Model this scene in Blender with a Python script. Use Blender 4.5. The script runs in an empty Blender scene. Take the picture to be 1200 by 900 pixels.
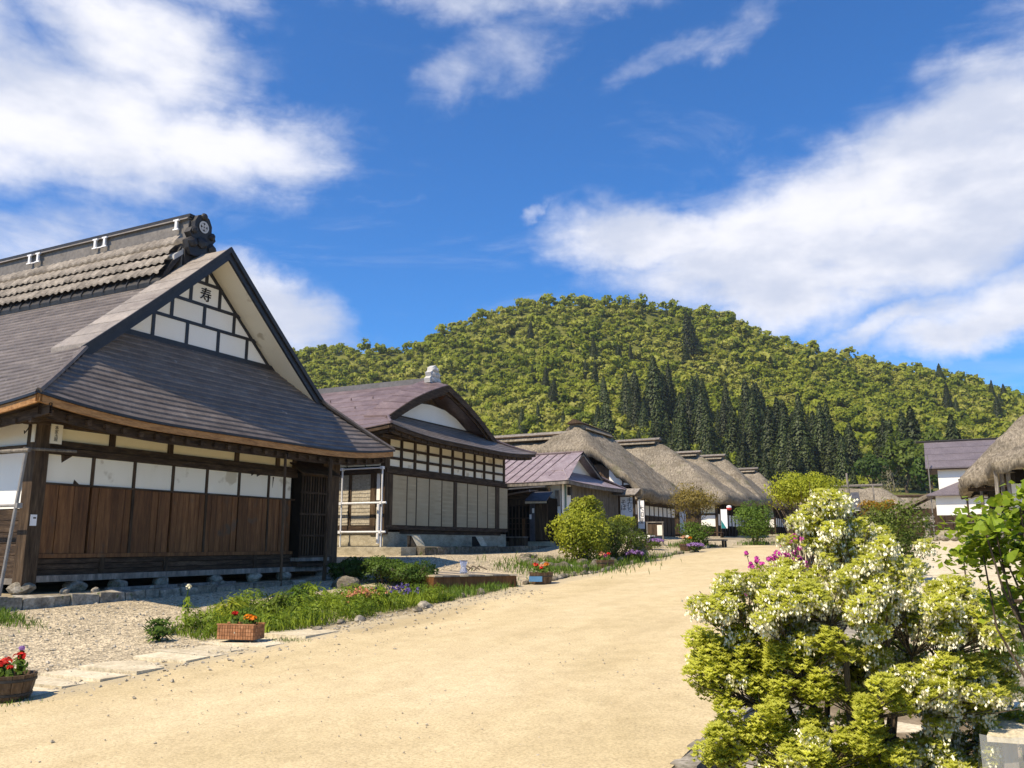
import bpy, math, random
import numpy as np
from mathutils import Vector

scene = bpy.context.scene
COL = scene.collection
R = math.radians
random.seed(7)
rng = np.random.default_rng(11)

# ------------------------------------------------------------------ camera
cam_d = bpy.data.cameras.new("camera")
cam = bpy.data.objects.new("camera", cam_d)
COL.objects.link(cam)
cam.location = (0.0, 0.0, 1.6)
cam.rotation_euler = (R(90 + 10.7), 0, R(27.0))
cam_d.sensor_width = 36.0
cam_d.lens = 29.7
cam_d.clip_start = 0.05
cam_d.clip_end = 6000
scene.camera = cam

# ------------------------------------------------------------------ sun and sky
SUN_EL, SUN_AZ = 52.4, 204.6          # azimuth clockwise from +Y
sun_d = bpy.data.lights.new("sun", 'SUN')
sun_d.energy = 4.2
sun_d.angle = R(0.5)
sun_d.color = (1.0, 0.95, 0.88)
sun = bpy.data.objects.new("sun", sun_d)
COL.objects.link(sun)
sun.rotation_euler = Vector((-math.sin(R(SUN_AZ)) * math.cos(R(SUN_EL)), -math.cos(R(SUN_AZ)) * math.cos(R(SUN_EL)),
                             -math.sin(R(SUN_EL)))).to_track_quat('-Z', 'Y').to_euler()
scene.view_settings.view_transform = 'Standard'
scene.view_settings.look = 'None'
scene.view_settings.gamma = 1.0
scene.view_settings.exposure = 0.62
scene.view_settings.use_white_balance = True
scene.view_settings.white_balance_temperature = 8200
scene.view_settings.use_curve_mapping = False

world = bpy.data.worlds.new("World")
scene.world = world
world.use_nodes = True


class NT:
    """small helper to write node graphs"""
    def __init__(s, nt):
        s.nt = nt

    def node(s, t, **kw):
        n = s.nt.nodes.new(t)
        for k, v in kw.items():
            setattr(n, k, v)
        return n

    def link(s, a, b):
        s.nt.links.new(a, b)

    def _in(s, sock, v):
        if isinstance(v, bpy.types.NodeSocket):
            s.link(v, sock)
        elif v is not None:
            sock.default_value = v

    def math(s, op, a, b=None, c=None, clamp=False):
        n = s.node('ShaderNodeMath', operation=op, use_clamp=clamp)
        s._in(n.inputs[0], a)
        if b is not None: s._in(n.inputs[1], b)
        if c is not None: s._in(n.inputs[2], c)
        return n.outputs[0]

    def vmath(s, op, a, b=None):
        n = s.node('ShaderNodeVectorMath', operation=op)
        s._in(n.inputs[0], a)
        if b is not None: s._in(n.inputs[1], b)
        return n.outputs[0]

    def noise(s, vec, scale, detail=5, rough=0.55, dist=0.0, out=0):
        n = s.node('ShaderNodeTexNoise')
        s.link(vec, n.inputs['Vector'])
        n.inputs['Scale'].default_value = scale
        n.inputs['Detail'].default_value = detail
        n.inputs['Roughness'].default_value = rough
        n.inputs['Distortion'].default_value = dist
        return n.outputs[out]

    def ramp(s, f, stops, interp='LINEAR'):
        n = s.node('ShaderNodeValToRGB')
        n.color_ramp.interpolation = interp
        el = n.color_ramp.elements
        while len(el) < len(stops):
            el.new(0.5)
        for e, (p, c) in zip(el, stops):
            e.position = p
            e.color = (*c, 1) if len(c) == 3 else c
        s._in(n.inputs[0], f)
        return n.outputs[0]

    def smooth(s, f, a, b):
        n = s.node('ShaderNodeMapRange', interpolation_type='SMOOTHSTEP')
        s._in(n.inputs[0], f)
        n.inputs[1].default_value = a
        n.inputs[2].default_value = b
        return n.outputs[0]

    def mix(s, f, a, b, mode='MIX'):
        n = s.node('ShaderNodeMix', data_type='RGBA', blend_type=mode)
        s._in(n.inputs[0], f)
        s._in(n.inputs[6], (*a, 1) if isinstance(a, tuple) and len(a) == 3 else a)
        s._in(n.inputs[7], (*b, 1) if isinstance(b, tuple) and len(b) == 3 else b)
        return n.outputs[2]


def build_world():
    g = NT(world.node_tree)
    bg = world.node_tree.nodes['Background']
    sk = g.node('ShaderNodeTexSky', sky_type='NISHITA', sun_disc=False)
    sk.sun_elevation = R(SUN_EL)
    sk.sun_rotation = R(SUN_AZ)
    sk.altitude = 650
    sk.air_density = 1.0
    sk.dust_density = 0.4
    sk.ozone_density = 2.0
    blue = g.mix(1.0, sk.outputs[0], (0.18, 0.745, 1.46), 'MULTIPLY')
    tc = g.node('ShaderNodeTexCoord')
    d = tc.outputs['Generated']
    warp = g.vmath('MULTIPLY', g.vmath('SUBTRACT', g.noise(d, 7.0, 6, 0.6, out=1), (0.5, 0.5, 0.5)), (0.16, 0.16, 0.10))
    dw = g.vmath('ADD', d, warp)
    sp = g.node('ShaderNodeSeparateXYZ')
    g.link(dw, sp.inputs[0])
    x, y, z = sp.outputs
    az = g.math('MULTIPLY', g.math('ARCTAN2', x, y), 180 / math.pi)
    el = g.math('MULTIPLY', g.math('ARCSINE', g.math('MAXIMUM', g.math('MINIMUM', z, 1.0), -1.0)), 180 / math.pi)
    # cloud banks of the day: azimuth, elevation, half length, half height, tilt, weight
    banks = [(-58, 24.0, 13, 4.6, 4, 1.1), (-48, 24.8, 10, 3.0, 5, 1.0), (-52.5, 29.5, 8, 4.6, -20, 1.0), (-66, 27, 12, 9, 0, .8), (-42, 25.2, 5, 1.6, 5, .75),
             (-58, 17.8, 9, 3.0, 6, .75), (-44.5, 15.4, 7.5, 2.5, -14, 1.15), (-52, 15, 6, 3.2, 0, 1.0), (-50, 34.5, 7, 2.5, -12, .7),
             (-29, 35.5, 9, 2.8, 0, .9), (-31, 31.0, 6, 2.6, 30, .58), (-27, 32.5, 8, 3.2, 10, .60), (-15, 31.4, 10, 1.5, 18, .54), (-20, 34.5, 9, 1.6, 12, .5), (-38, 37, 9, 3, 0, .7),
             (-17.5, 20.2, 6.8, 2.7, -3, 1.15), (-8, 19.8, 10, 4.6, 8, 1.2), (2.5, 20.5, 9, 5.6, 10, 1.2), (5, 26.4, 6.5, 2.6, 12, .75), (8, 31, 5, 4.0, 30, .45),
             (-11, 16.9, 10, 3.2, -5, 1.15), (4, 24, 7, 3.2, 10, 1.1), (-2, 17.5, 9, 3, 4, 1.1), (6, 14.4, 9, 2.6, 12, 1.0), (-2.5, 13.2, 5, 1.2, 6, .8), (3, 12.4, 7, 1.7, 5, 1.0), (-25.0, 22.6, 1.4, .6, 10, .5),
             (-22, 18.5, 4, .5, 4, .45), (-36, 23.3, 4, .6, 10, .4), (-30.5, 17.6, 1.8, .4, 0, .35), (-57, 8.5, 7, 2, 0, .7), (25, 20, 16, 7, 0, .8),
             (60, 28, 20, 9, 10, .8), (110, 22, 22, 8, -8, .9), (165, 30, 22, 9, 5, .9), (-150, 24, 22, 8, -5, .8), (-100, 30, 16, 8, 10, .8)]
    tot = None
    for a0, e0, ra, re, tilt, wt in banks:
        c, s_ = math.cos(R(tilt)), math.sin(R(tilt))
        da = g.math('SUBTRACT', az, a0)
        de = g.math('SUBTRACT', el, e0)
        p = g.math('MULTIPLY', g.math('ADD', g.math('MULTIPLY', da, c), g.math('MULTIPLY', de, s_)), 1 / ra)
        q = g.math('MULTIPLY', g.math('SUBTRACT', g.math('MULTIPLY', de, c), g.math('MULTIPLY', da, s_)), 1 / re)
        r2 = g.math('ADD', g.math('MULTIPLY', p, p), g.math('MULTIPLY', q, q))
        v = g.math('MULTIPLY', g.math('EXPONENT', g.math('MULTIPLY', r2, -0.9)), wt)
        tot = v if tot is None else g.math('MAXIMUM', tot, v)
    st = g.vmath('MULTIPLY', d, (1.0, 1.0, 2.6))
    n1 = g.noise(st, 4.5, 9, 0.60, 0.4)
    n2 = g.noise(st, 16.0, 7, 0.62, 0.6)
    nn = g.math('ADD', g.math('MULTIPLY', g.math('SUBTRACT', n1, 0.5), 0.95), g.math('MULTIPLY', g.math('SUBTRACT', n2, 0.5), 0.40))
    dens = g.smooth(g.math('ADD', tot, nn), 0.24, 1.02)
    thin = g.math('MULTIPLY', g.smooth(g.noise(st, 3.0, 10, 0.68, 1.2), 0.52, 0.78), 0.22)
    dens = g.math('MAXIMUM', dens, thin)
    shade = g.noise(g.vmath('MULTIPLY', d, (1, 1, 2.2)), 6.0, 6, 0.55)
    white = g.mix(g.smooth(shade, 0.35, 0.62), (3.9, 4.8, 7.0), (6.0, 6.8, 8.7))
    col = g.mix(g.math('MULTIPLY', dens, 0.97), blue, white)
    g.link(col, bg.inputs[0])
    bg.inputs[1].default_value = 0.10


build_world()

# ------------------------------------------------------------------ materials
def base_mat(name, rough=0.8, spec=0.3, metal=0.0):
    m = bpy.data.materials.new(name)
    m.use_nodes = True
    b = m.node_tree.nodes['Principled BSDF']
    b.inputs['Roughness'].default_value = rough
    b.inputs['Specular IOR Level'].default_value = spec
    b.inputs['Metallic'].default_value = metal
    return m, NT(m.node_tree), b


def surf(name, cols, scale=(1, 1, 1), freq=1.0, rough=0.8, spec=0.25, bump=0.15, rand=0.12, detail=6, metal=0.0, lo=0.3, hi=0.7,
         fine=None, spots=None, bdist=0.02):
    """procedural surface: stretched noise through a colour ramp, per-piece variation, fine relief"""
    m, g, b = base_mat(name, rough, spec, metal)
    pos = g.node('ShaderNodeNewGeometry').outputs['Position']
    oi = g.node('ShaderNodeObjectInfo').outputs['Random']
    v = g.vmath('MULTIPLY', pos, scale)
    off = g.node('ShaderNodeCombineXYZ')
    g.link(g.math('MULTIPLY', oi, 17.0), off.inputs[0])
    v = g.vmath('ADD', v, off.outputs[0])
    n = g.noise(v, freq, detail, 0.6)
    k = len(cols)
    c = g.ramp(n, [(lo + (hi - lo) * i / max(1, k - 1), cols[i]) for i in range(k)])
    if fine:
        n2 = g.noise(v, freq * fine, 4, 0.6)
        c = g.mix(0.55, c, g.ramp(n2, [(0.3, (0.55,) * 3), (0.7, (1.35,) * 3)]), 'MULTIPLY')
    if spots:
        sc, colr, th = spots
        n3 = g.noise(pos, sc, 3, 0.5)
        c = g.mix(g.smooth(n3, th, th + 0.08), c, colr)
    val = g.math('ADD', g.math('MULTIPLY', oi, 2 * rand), 1 - rand)
    vv = g.node('ShaderNodeCombineXYZ')
    for i in range(3):
        g.link(val, vv.inputs[i])
    c = g.mix(1.0, c, vv.outputs[0], 'MULTIPLY')
    g.link(c, b.inputs['Base Color'])
    if bump:
        bn = g.node('ShaderNodeBump')
        bn.inputs['Strength'].default_value = bump
        bn.inputs['Distance'].default_value = bdist
        g.link(g.noise(v, freq * (fine or 3), 5, 0.6), bn.inputs['Height'])
        g.link(bn.outputs[0], b.inputs['Normal'])
    return m


MT = {}
MT['dark_wood'] = surf('dark_wood', [(.024, .015, .009), (.060, .038, .022), (.100, .068, .042)], (1, 1, .12), 9, .75, .2, .3, .25, fine=4)
MT['dark_wood_h'] = surf('dark_wood_h', [(.022, .014, .009), (.054, .034, .021), (.094, .064, .041)], (.25, .25, 1.6), 9, .75, .2, .3, .25, fine=4)
MT['plank_wood'] = surf('plank_wood', [(.085, .034, .012), (.155, .066, .023), (.225, .105, .040)], (1, 1, .10), 11, .65, .25, .25, .22, fine=5, spots=(1.3, (.10, .065, .04), .60))
MT['grey_wood'] = surf('grey_wood', [(.09, .08, .07), (.19, .17, .145), (.30, .27, .23)], (1, 1, .25), 8, .85, .2, .3, .18, fine=5)
MT['pale_wood'] = surf('pale_wood', [(.33, .27, .18), (.47, .39, .27), (.58, .50, .36)], (.5, 1.5, 1), 7, .8, .2, .2, .12, fine=5)
MT['table_plank'] = surf('table_plank', [(.50, .43, .29), (.62, .55, .40), (.70, .63, .48)], (1.5, .4, 1), 7, .7, .2, .15, .10, fine=5)
MT['orange_wood'] = surf('orange_wood', [(.22, .10, .035), (.34, .17, .06), (.42, .22, .09)], (1, .3, 2), 8, .6, .3, .1, .08, fine=4)
MT['black_paint'] = surf('black_paint', [(.010, .011, .014), (.022, .023, .028)], (1, 1, 1), 5, .45, .4, .05, .1)
MT['plaster'] = surf('plaster', [(.66, .61, .50), (.77, .725, .61), (.80, .76, .65)], (1, 1, .5), .9, .9, .1, .04, .05, lo=.25, hi=.55, spots=(1.7, (.55, .49, .38), .61))
MT['cream_plaster'] = surf('cream_plaster', [(.68, .61, .42), (.78, .72, .53), (.82, .765, .58)], (1, 1, 1), .9, .9, .1, .04, .07, lo=.25, hi=.55)
MT['white_plaster'] = surf('white_plaster', [(.76, .745, .69), (.82, .81, .76)], (1, 1, 1), .8, .9, .1, .03, .03)
MT['roof_metal'] = surf('roof_metal', [(.085, .070, .063), (.135, .114, .102), (.205, .178, .160)], (1.2, 1.2, 1.2), 1.6, .52, .3, .05, .13, lo=.25, hi=.78, fine=9,
                        spots=(3.6, (.30, .27, .25), .70))
MT['verge_metal'] = surf('verge_metal', [(.20, .17, .145), (.28, .245, .21), (.33, .29, .25)], (1, 1, 1), 2.0, .5, .4, .05, .1, fine=7)
MT['ridge_tile'] = surf('ridge_tile', [(.14, .122, .104), (.22, .194, .165), (.30, .268, .23)], (1, 1, 1), 4.0, .8, .25, .2, .2, fine=5)
MT['ridge_grey'] = surf('ridge_grey', [(.12, .11, .10), (.18, .165, .15)], (1, 1, 1), 2.0, .6, .3, .1, .1, fine=5)
MT['iron_black'] = surf('iron_black', [(.012, .011, .011), (.03, .028, .027)], (1, 1, 1), 6, .5, .4, .2, .1, fine=4)
MT['zinc'] = surf('zinc', [(.38, .38, .37), (.52, .52, .50)], (1, 1, 1), 5, .55, .3, .05, .08)
MT['white_enamel'] = surf('white_enamel', [(.72, .72, .72), (.82, .82, .82)], (1, 1, 1), 3, .4, .5, .02, .03)
MT['purple_metal'] = surf('purple_metal', [(.105, .072, .072), (.155, .113, .113), (.21, .162, .160)], (1, 1, 1), 1.2, .48, .35, .05, .08, fine=9)
MT['purple_seam'] = surf('purple_seam', [(.19, .145, .155), (.255, .205, .218), (.32, .27, .283)], (1, 1, 1), 1.5, .5, .35, .05, .06, fine=8)
MT['kura_metal'] = surf('kura_metal', [(.115, .098, .112), (.16, .138, .152)], (1, 1, 1), 1.5, .5, .4, .05, .05, fine=8)
MT['slate_metal'] = surf('slate_metal', [(.045, .047, .055), (.080, .082, .092)], (1, 1, 1), 2, .6, .25, .05, .1, fine=5)
MT['beige_siding'] = surf('beige_siding', [(.30, .265, .20), (.40, .36, .28), (.46, .42, .335)], (1, 1, .4), 2.5, .7, .25, .06, .06, fine=8)
MT['olive_shutter'] = surf('olive_shutter', [(.33, .265, .165), (.40, .325, .21), (.44, .36, .24)], (1, 1, .4), 1.0, .65, .25, .03, .06)
MT['grey_board'] = surf('grey_board', [(.085, .075, .062), (.14, .125, .105), (.18, .165, .14)], (1, 1, .2), 5, .85, .2, .2, .12, fine=4)
MT['stone'] = surf('stone', [(.13, .115, .09), (.25, .225, .18), (.38, .35, .29)], (1, 1, 1), 5, .9, .2, .5, .25, fine=4, spots=(9, (.10, .12, .05), .62))
MT['dark_stone'] = surf('dark_stone', [(.07, .06, .045), (.15, .13, .098), (.25, .22, .17)], (1, 1, 1), 6, .9, .2, .5, .25, fine=4, spots=(8, (.07, .09, .035), .58))
MT['plinth'] = surf('plinth', [(.24, .21, .15), (.38, .34, .25), (.47, .425, .32)], (1, 1, 2), 2.5, .9, .15, .3, .08, fine=7)
MT['slab'] = surf('slab', [(.42, .36, .25), (.56, .49, .35), (.64, .57, .43)], (1, 1, 1), 3, .9, .15, .25, .08, fine=8)
MT['steel_pipe'] = surf('steel_pipe', [(.62, .63, .64), (.75, .76, .77)], (1, 1, 1), 6, .35, .5, .02, .05)
MT['grey_pipe'] = surf('grey_pipe', [(.16, .15, .14), (.26, .25, .235)], (1, 1, 1), 6, .5, .4, .05, .1)
MT['terracotta'] = surf('terracotta', [(.24, .10, .045), (.34, .155, .075), (.42, .21, .11)], (1, 1, 1), 5, .85, .2, .2, .15, fine=5)
MT['barrel_wood'] = surf('barrel_wood', [(.045, .026, .014), (.095, .058, .032), (.15, .10, .06)], (1, 1, .2), 12, .6, .3, .2, .2, fine=4)
MT['soil'] = surf('soil', [(.03, .022, .015), (.07, .05, .035)], (1, 1, 1), 30, 1, .1, .6, .1)
MT['cloth_white'] = surf('cloth_white', [(.72, .73, .76), (.80, .81, .83)], (1, 1, 1), 2, .9, .1, .05, .03)
MT['ink'] = surf('ink', [(.010, .010, .012), (.02, .02, .022)], (1, 1, 1), 4, .7, .2, 0, .05)
MT['teal_cloth'] = surf('teal_cloth', [(.010, .16, .17), (.02, .22, .23)], (1, 1, 1), 2, .9, .1, 0, .05)
MT['red_paint'] = surf('red_paint', [(.45, .03, .03), (.55, .05, .05)], (1, 1, 1), 2, .6, .3, 0, .05)
MT['blue_plate'] = surf('blue_plate', [(.05, .16, .30), (.08, .22, .38)], (1, 1, 1), 2, .5, .4, 0, .05)
MT['noren'] = surf('noren', [(.19, .135, .10), (.25, .18, .135)], (1, 1, 1), 2, .9, .1, 0, .05)
MT['bark'] = surf('bark', [(.045, .032, .022), (.10, .075, .052), (.17, .135, .10)], (1, 1, .3), 22, .95, .1, .6, .15, fine=3)
MT['pale_bark'] = surf('pale_bark', [(.20, .18, .14), (.34, .31, .26)], (1, 1, .3), 6, .95, .1, .3, .15)
MT['green_pipe'] = surf('green_pipe', [(.10, .17, .13), (.15, .23, .18)], (1, 1, 1), 6, .5, .4, 0, .1)
MT['void'] = surf('void', [(.010, .008, .006), (.02, .016, .012)], (1, 1, 1), 3, .95, .05, 0, .1)  # interior and channel-gap shade put into a near-black colour


def ground_mats():
    m, g, b = base_mat('sandy_road', .95, .1)
    pos = g.node('ShaderNodeNewGeometry').outputs['Position']
    c = g.ramp(g.noise(g.vmath('MULTIPLY', pos, (1, .45, 1)), .42, 8, .62), [(.28, (.46, .373, .215)), (.5, (.555, .455, .278)), (.72, (.615, .512, .33))])
    c = g.mix(.5, c, g.ramp(g.noise(pos, 2.6, 8, .66), [(.32, (.78, .755, .72)), (.68, (1.15, 1.14, 1.13))]), 'MULTIPLY')
    c = g.mix(.55, c, g.ramp(g.noise(pos, 34, 5, .7), [(.34, (.55, .53, .50)), (.5, (1.0, 1.0, 1.0)), (.66, (1.32, 1.32, 1.32))]), 'MULTIPLY')
    c = g.mix(.32, c, g.ramp(g.noise(g.vmath('MULTIPLY', pos, (2.0, .5, 1)), 1.0, 7, .65), [(.50, (1, 1, 1)), (.72, (.74, .70, .64))]), 'MULTIPLY')
    sx = g.node('ShaderNodeSeparateXYZ')
    g.link(pos, sx.inputs[0])
    wob = g.math('MULTIPLY', g.math('SUBTRACT', g.noise(g.vmath('MULTIPLY', pos, (.2, .2, 1)), .8, 3, .5), .5), 1.6)
    for cx_ in (-7.9, -6.4, -4.7, -3.3):                      # faint wheel tracks along the street
        dd = g.math('ABSOLUTE', g.math('SUBTRACT', g.math('ADD', sx.outputs[0], wob), cx_))
        k_ = g.math('MULTIPLY', g.math('SUBTRACT', 1.0, g.smooth(dd, .05, .34)), g.smooth(g.noise(pos, 1.1, 6, .65), .38, .66))
        c = g.mix(g.math('MULTIPLY', k_, .15), c, (.33, .255, .15))
    # old damp patch beside the planting strip
    ex = g.math('DIVIDE', g.math('SUBTRACT', g.math('ADD', sx.outputs[0], wob), -9.3), .55)
    ey = g.math('DIVIDE', g.math('SUBTRACT', sx.outputs[1], 14.2), 2.6)
    rr_ = g.math('ADD', g.math('ADD', g.math('MULTIPLY', ex, ex), g.math('MULTIPLY', ey, ey)), g.math('MULTIPLY', g.math('SUBTRACT', g.noise(pos, 1.6, 6, .65), .5), 1.6))
    c = g.mix(g.math('MULTIPLY', g.math('SUBTRACT', 1.0, g.smooth(rr_, .45, 1.25)), .42), c, (.30, .235, .135))
    edge = g.math('ADD', g.smooth(sx.outputs[0], -8.7, -10.3), g.math('MULTIPLY', g.math('SUBTRACT', g.noise(pos, 2.2, 6, .65), .5), 1.1))
    c = g.mix(g.math('MULTIPLY', g.smooth(edge, .35, .8), .55), c, (.36, .315, .225))
    c = g.mix(g.math('MULTIPLY', g.smooth(g.noise(pos, 70, 2, .5), .67, .73), .6), c, (.20, .165, .115))
    g.link(c, b.inputs['Base Color'])
    bn = g.node('ShaderNodeBump')
    bn.inputs['Strength'].default_value = .5
    bn.inputs['Distance'].default_value = .03
    g.link(g.math('ADD', g.noise(pos, 6, 8, .7), g.math('MULTIPLY', g.noise(pos, 55, 4, .6), .35)), bn.inputs['Height'])
    g.link(bn.outputs[0], b.inputs['Normal'])
    MT['road'] = m
    m, g, b = base_mat('gravel', .95, .1)
    pos = g.node('ShaderNodeNewGeometry').outputs['Position']
    vo = g.node('ShaderNodeTexVoronoi')
    g.link(pos, vo.inputs['Vector'])
    vo.inputs['Scale'].default_value = 26
    bw = g.node('ShaderNodeRGBToBW')
    g.link(vo.outputs['Color'], bw.inputs[0])
    c = g.mix(1.0, (.70, .60, .43), g.ramp(bw.outputs[0], [(.2, (.34, .34, .35)), (.8, (.95, .95, .95))]), 'MULTIPLY')
    hs = g.node('ShaderNodeHueSaturation')
    hs.inputs['Saturation'].default_value = 1.0
    g.link(c, hs.inputs['Color'])
    c = g.mix(.55, hs.outputs[0], g.ramp(g.noise(pos, .7, 7, .62), [(.3, (.66, .64, .6)), (.7, (1.25, 1.22, 1.15))]), 'MULTIPLY')
    c = g.mix(.5, c, g.ramp(g.noise(pos, 48, 4, .7), [(.34, (.55, .53, .5)), (.66, (1.35, 1.35, 1.33))]), 'MULTIPLY')
    g.link(c, b.inputs['Base Color'])
    bn = g.node('ShaderNodeBump')
    bn.inputs['Strength'].default_value = .8
    bn.inputs['Distance'].default_value = .03
    g.link(vo.outputs['Distance'], bn.inputs['Height'])
    g.link(bn.outputs[0], b.inputs['Normal'])
    MT['gravel'] = m
    MT['earth'] = surf('earth', [(.20, .165, .10), (.34, .285, .19), (.42, .36, .25)], (1, 1, 1), .8, .95, .1, .4, 0, fine=20)
    MT['grass_ground'] = surf('grass_ground', [(.07, .09, .025), (.13, .145, .045), (.18, .18, .07)], (1, 1, 1), .08, .95, .1, .3, 0, fine=14)
    MT['forest_floor'] = surf('forest_floor', [(.06, .07, .014), (.10, .11, .024), (.15, .155, .04)], (1, 1, 1), .05, .95, .1, 0, 0, fine=8)
    # weathered thatch: fibres run down the slope
    m, g, b = base_mat('thatch', .95, .08)
    gn = g.node('ShaderNodeNewGeometry')
    sp = g.node('ShaderNodeSeparateXYZ'); g.link(gn.outputs['Position'], sp.inputs[0])
    sn = g.node('ShaderNodeSeparateXYZ'); g.link(gn.outputs['True Normal'], sn.inputs[0])
    u = g.math('SUBTRACT', g.math('MULTIPLY', sp.outputs[0], sn.outputs[1]), g.math('MULTIPLY', sp.outputs[1], sn.outputs[0]))
    cv = g.node('ShaderNodeCombineXYZ')
    g.link(g.math('MULTIPLY', u, 9.0), cv.inputs[0]); g.link(g.math('MULTIPLY', sp.outputs[2], 2.4), cv.inputs[1])
    f = g.noise(cv.outputs[0], 1.5, 8, .72)
    c = g.ramp(f, [(.32, (.070, .062, .050)), (.48, (.205, .180, .142)), (.66, (.375, .335, .27))])
    c = g.mix(.75, c, g.ramp(g.noise(gn.outputs['Position'], .55, 7, .65), [(.30, (.60, .58, .55)), (.70, (1.28, 1.24, 1.18))]), 'MULTIPLY')
    zz_ = g.math('ADD', g.math('MULTIPLY', sp.outputs[2], 1.9), g.math('MULTIPLY', g.noise(gn.outputs['Position'], .8, 4, .6), 1.2))
    band = g.smooth(g.math('FRACT', zz_), .0, .25)
    c = g.mix(.30, c, g.ramp(band, [(0.0, (.62, .60, .57)), (1.0, (1.08, 1.07, 1.06))]), 'MULTIPLY')
    c = g.mix(g.math('MULTIPLY', g.smooth(g.noise(gn.outputs['Position'], .7, 6, .6), .56, .72), .5), c, (.115, .118, .05))
    c = g.mix(g.math('MULTIPLY', g.smooth(g.noise(gn.outputs['Position'], .45, 5, .6), .58, .66), .4), c, (.10, .082, .058))
    g.link(c, b.inputs['Base Color'])
    bn = g.node('ShaderNodeBump')
    bn.inputs['Strength'].default_value = .7
    bn.inputs['Distance'].default_value = .12
    g.link(f, bn.inputs['Height']); g.link(bn.outputs[0], b.inputs['Normal'])
    MT['thatch'] = m


ground_mats()


def leaf_mat(name, dark, light, trans=0.35, rand=0.12, rough=.55, spec=.25):
    m, g, b = base_mat(name, rough, spec)
    at = g.node('ShaderNodeAttribute')
    at.attribute_name = 'tint'
    oi = g.node('ShaderNodeObjectInfo').outputs['Random']
    c = g.mix(at.outputs['Fac'], dark, light)
    val = g.math('ADD', g.math('MULTIPLY', oi, 2 * rand), 1 - rand)
    vv = g.node('ShaderNodeCombineXYZ')
    for i in range(3):
        g.link(val, vv.inputs[i])
    c = g.mix(1.0, c, vv.outputs[0], 'MULTIPLY')
    g.link(c, b.inputs['Base Color'])
    if trans:
        t = g.node('ShaderNodeBsdfTranslucent')
        g.link(c, t.inputs['Color'])
        mx = g.node('ShaderNodeMixShader')
        mx.inputs[0].default_value = trans
        g.link(b.outputs[0], mx.inputs[1])
        g.link(t.outputs[0], mx.inputs[2])
        g.link(mx.outputs[0], m.node_tree.nodes['Material Output'].inputs['Surface'])
    return m


def forest_mat():
    m, g, b = base_mat('forest_leaf', .6, .2)
    at = g.node('ShaderNodeAttribute')
    at.attribute_name = 'tint'
    oi = g.node('ShaderNodeObjectInfo').outputs['Random']
    f = g.math('ADD', g.math('MULTIPLY', at.outputs['Fac'], .82), g.math('MULTIPLY', g.math('SUBTRACT', oi, .5), .42))
    c = g.ramp(f, [(0.0, (.085, .125, .018)), (.25, (.155, .205, .022)), (.50, (.240, .290, .030)), (.74, (.315, .345, .048)), (1.0, (.385, .385, .095))])
    g.link(c, b.inputs['Base Color'])
    t = g.node('ShaderNodeBsdfTranslucent')
    g.link(c, t.inputs['Color'])
    mx = g.node('ShaderNodeMixShader')
    mx.inputs[0].default_value = .45
    g.link(b.outputs[0], mx.inputs[1])
    g.link(t.outputs[0], mx.inputs[2])
    g.link(mx.outputs[0], m.node_tree.nodes['Material Output'].inputs['Surface'])
    return m


MT['leaf_shrub'] = leaf_mat('leaf_shrub', (.36, .39, .06), (.70, .72, .18), .50)
MT['leaf_bright'] = leaf_mat('leaf_bright', (0.09, 0.16, 0.016), (0.3, 0.4, 0.045), .45)
MT['leaf_mid'] = leaf_mat('leaf_mid', (0.05, 0.085, 0.014), (0.18, 0.24, 0.04), .45)
MT['leaf_yellow'] = leaf_mat('leaf_yellow', (.15,.19,.02), (.48,.52,.06), .45)
MT['leaf_green'] = leaf_mat('leaf_green', (0.045, 0.1, 0.014), (0.16, 0.26, 0.04), .45)
MT['leaf_dark'] = leaf_mat('leaf_dark', (.030,.065,.012), (.11,.19,.030), .45)
MT['leaf_orange'] = leaf_mat('leaf_orange', (.22, .12, .015), (.50, .30, .04), .35)
MT['leaf_brown'] = leaf_mat('leaf_brown', (0.12, 0.095, 0.022), (0.33, 0.26, 0.07), .45)
MT['forest_leaf'] = forest_mat()
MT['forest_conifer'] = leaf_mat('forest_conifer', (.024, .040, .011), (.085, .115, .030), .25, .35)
MT['bare_twig'] = leaf_mat('bare_twig', (.13, .12, .05), (.26, .25, .12), .2)
MT['petal_white'] = leaf_mat('petal_white', (.84,.81,.56), (.93,.91,.78), .35, .03)
MT['petal_red'] = leaf_mat('petal_red', (.45, .015, .015), (.75, .05, .03), .3, .05)
MT['petal_orange'] = leaf_mat('petal_orange', (.65, .16, .01), (.85, .30, .02), .3, .05)
MT['petal_pink'] = leaf_mat('petal_pink', (.42, .03, .25), (.70, .10, .45), .3, .05)
MT['petal_salmon'] = leaf_mat('petal_salmon', (.50, .20, .11), (.72, .36, .22), .3, .05)
MT['petal_purple'] = leaf_mat('petal_purple', (.20, .10, .30), (.38, .24, .48), .3, .05)
MT['petal_violet'] = leaf_mat('petal_violet', (.07, .05, .20), (.15, .12, .32), .3, .05)

# ------------------------------------------------------------------ object helpers
WL = {}
OBJ = {}


def tag(o, label=None, cat=None, group=None, kind=None):
    if label: o['label'] = label
    if cat: o['category'] = cat
    if group: o['group'] = group
    if kind: o['kind'] = kind
    return o


def thing(name, label, cat, loc, group=None):
    o = bpy.data.objects.new(name, None)
    o.empty_display_size = .3
    COL.objects.link(o)
    o.location = loc
    WL[o.name] = Vector(loc)
    return tag(o, label, cat, group)


def link_mesh(name, me, parent=None, loc=(0, 0, 0)):
    o = bpy.data.objects.new(name, me)
    COL.objects.link(o)
    if parent is not None:
        o.parent = parent
        o.location = Vector(loc) - WL[parent.name]
    else:
        o.location = loc
    WL[o.name] = Vector(loc)
    return o


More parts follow.
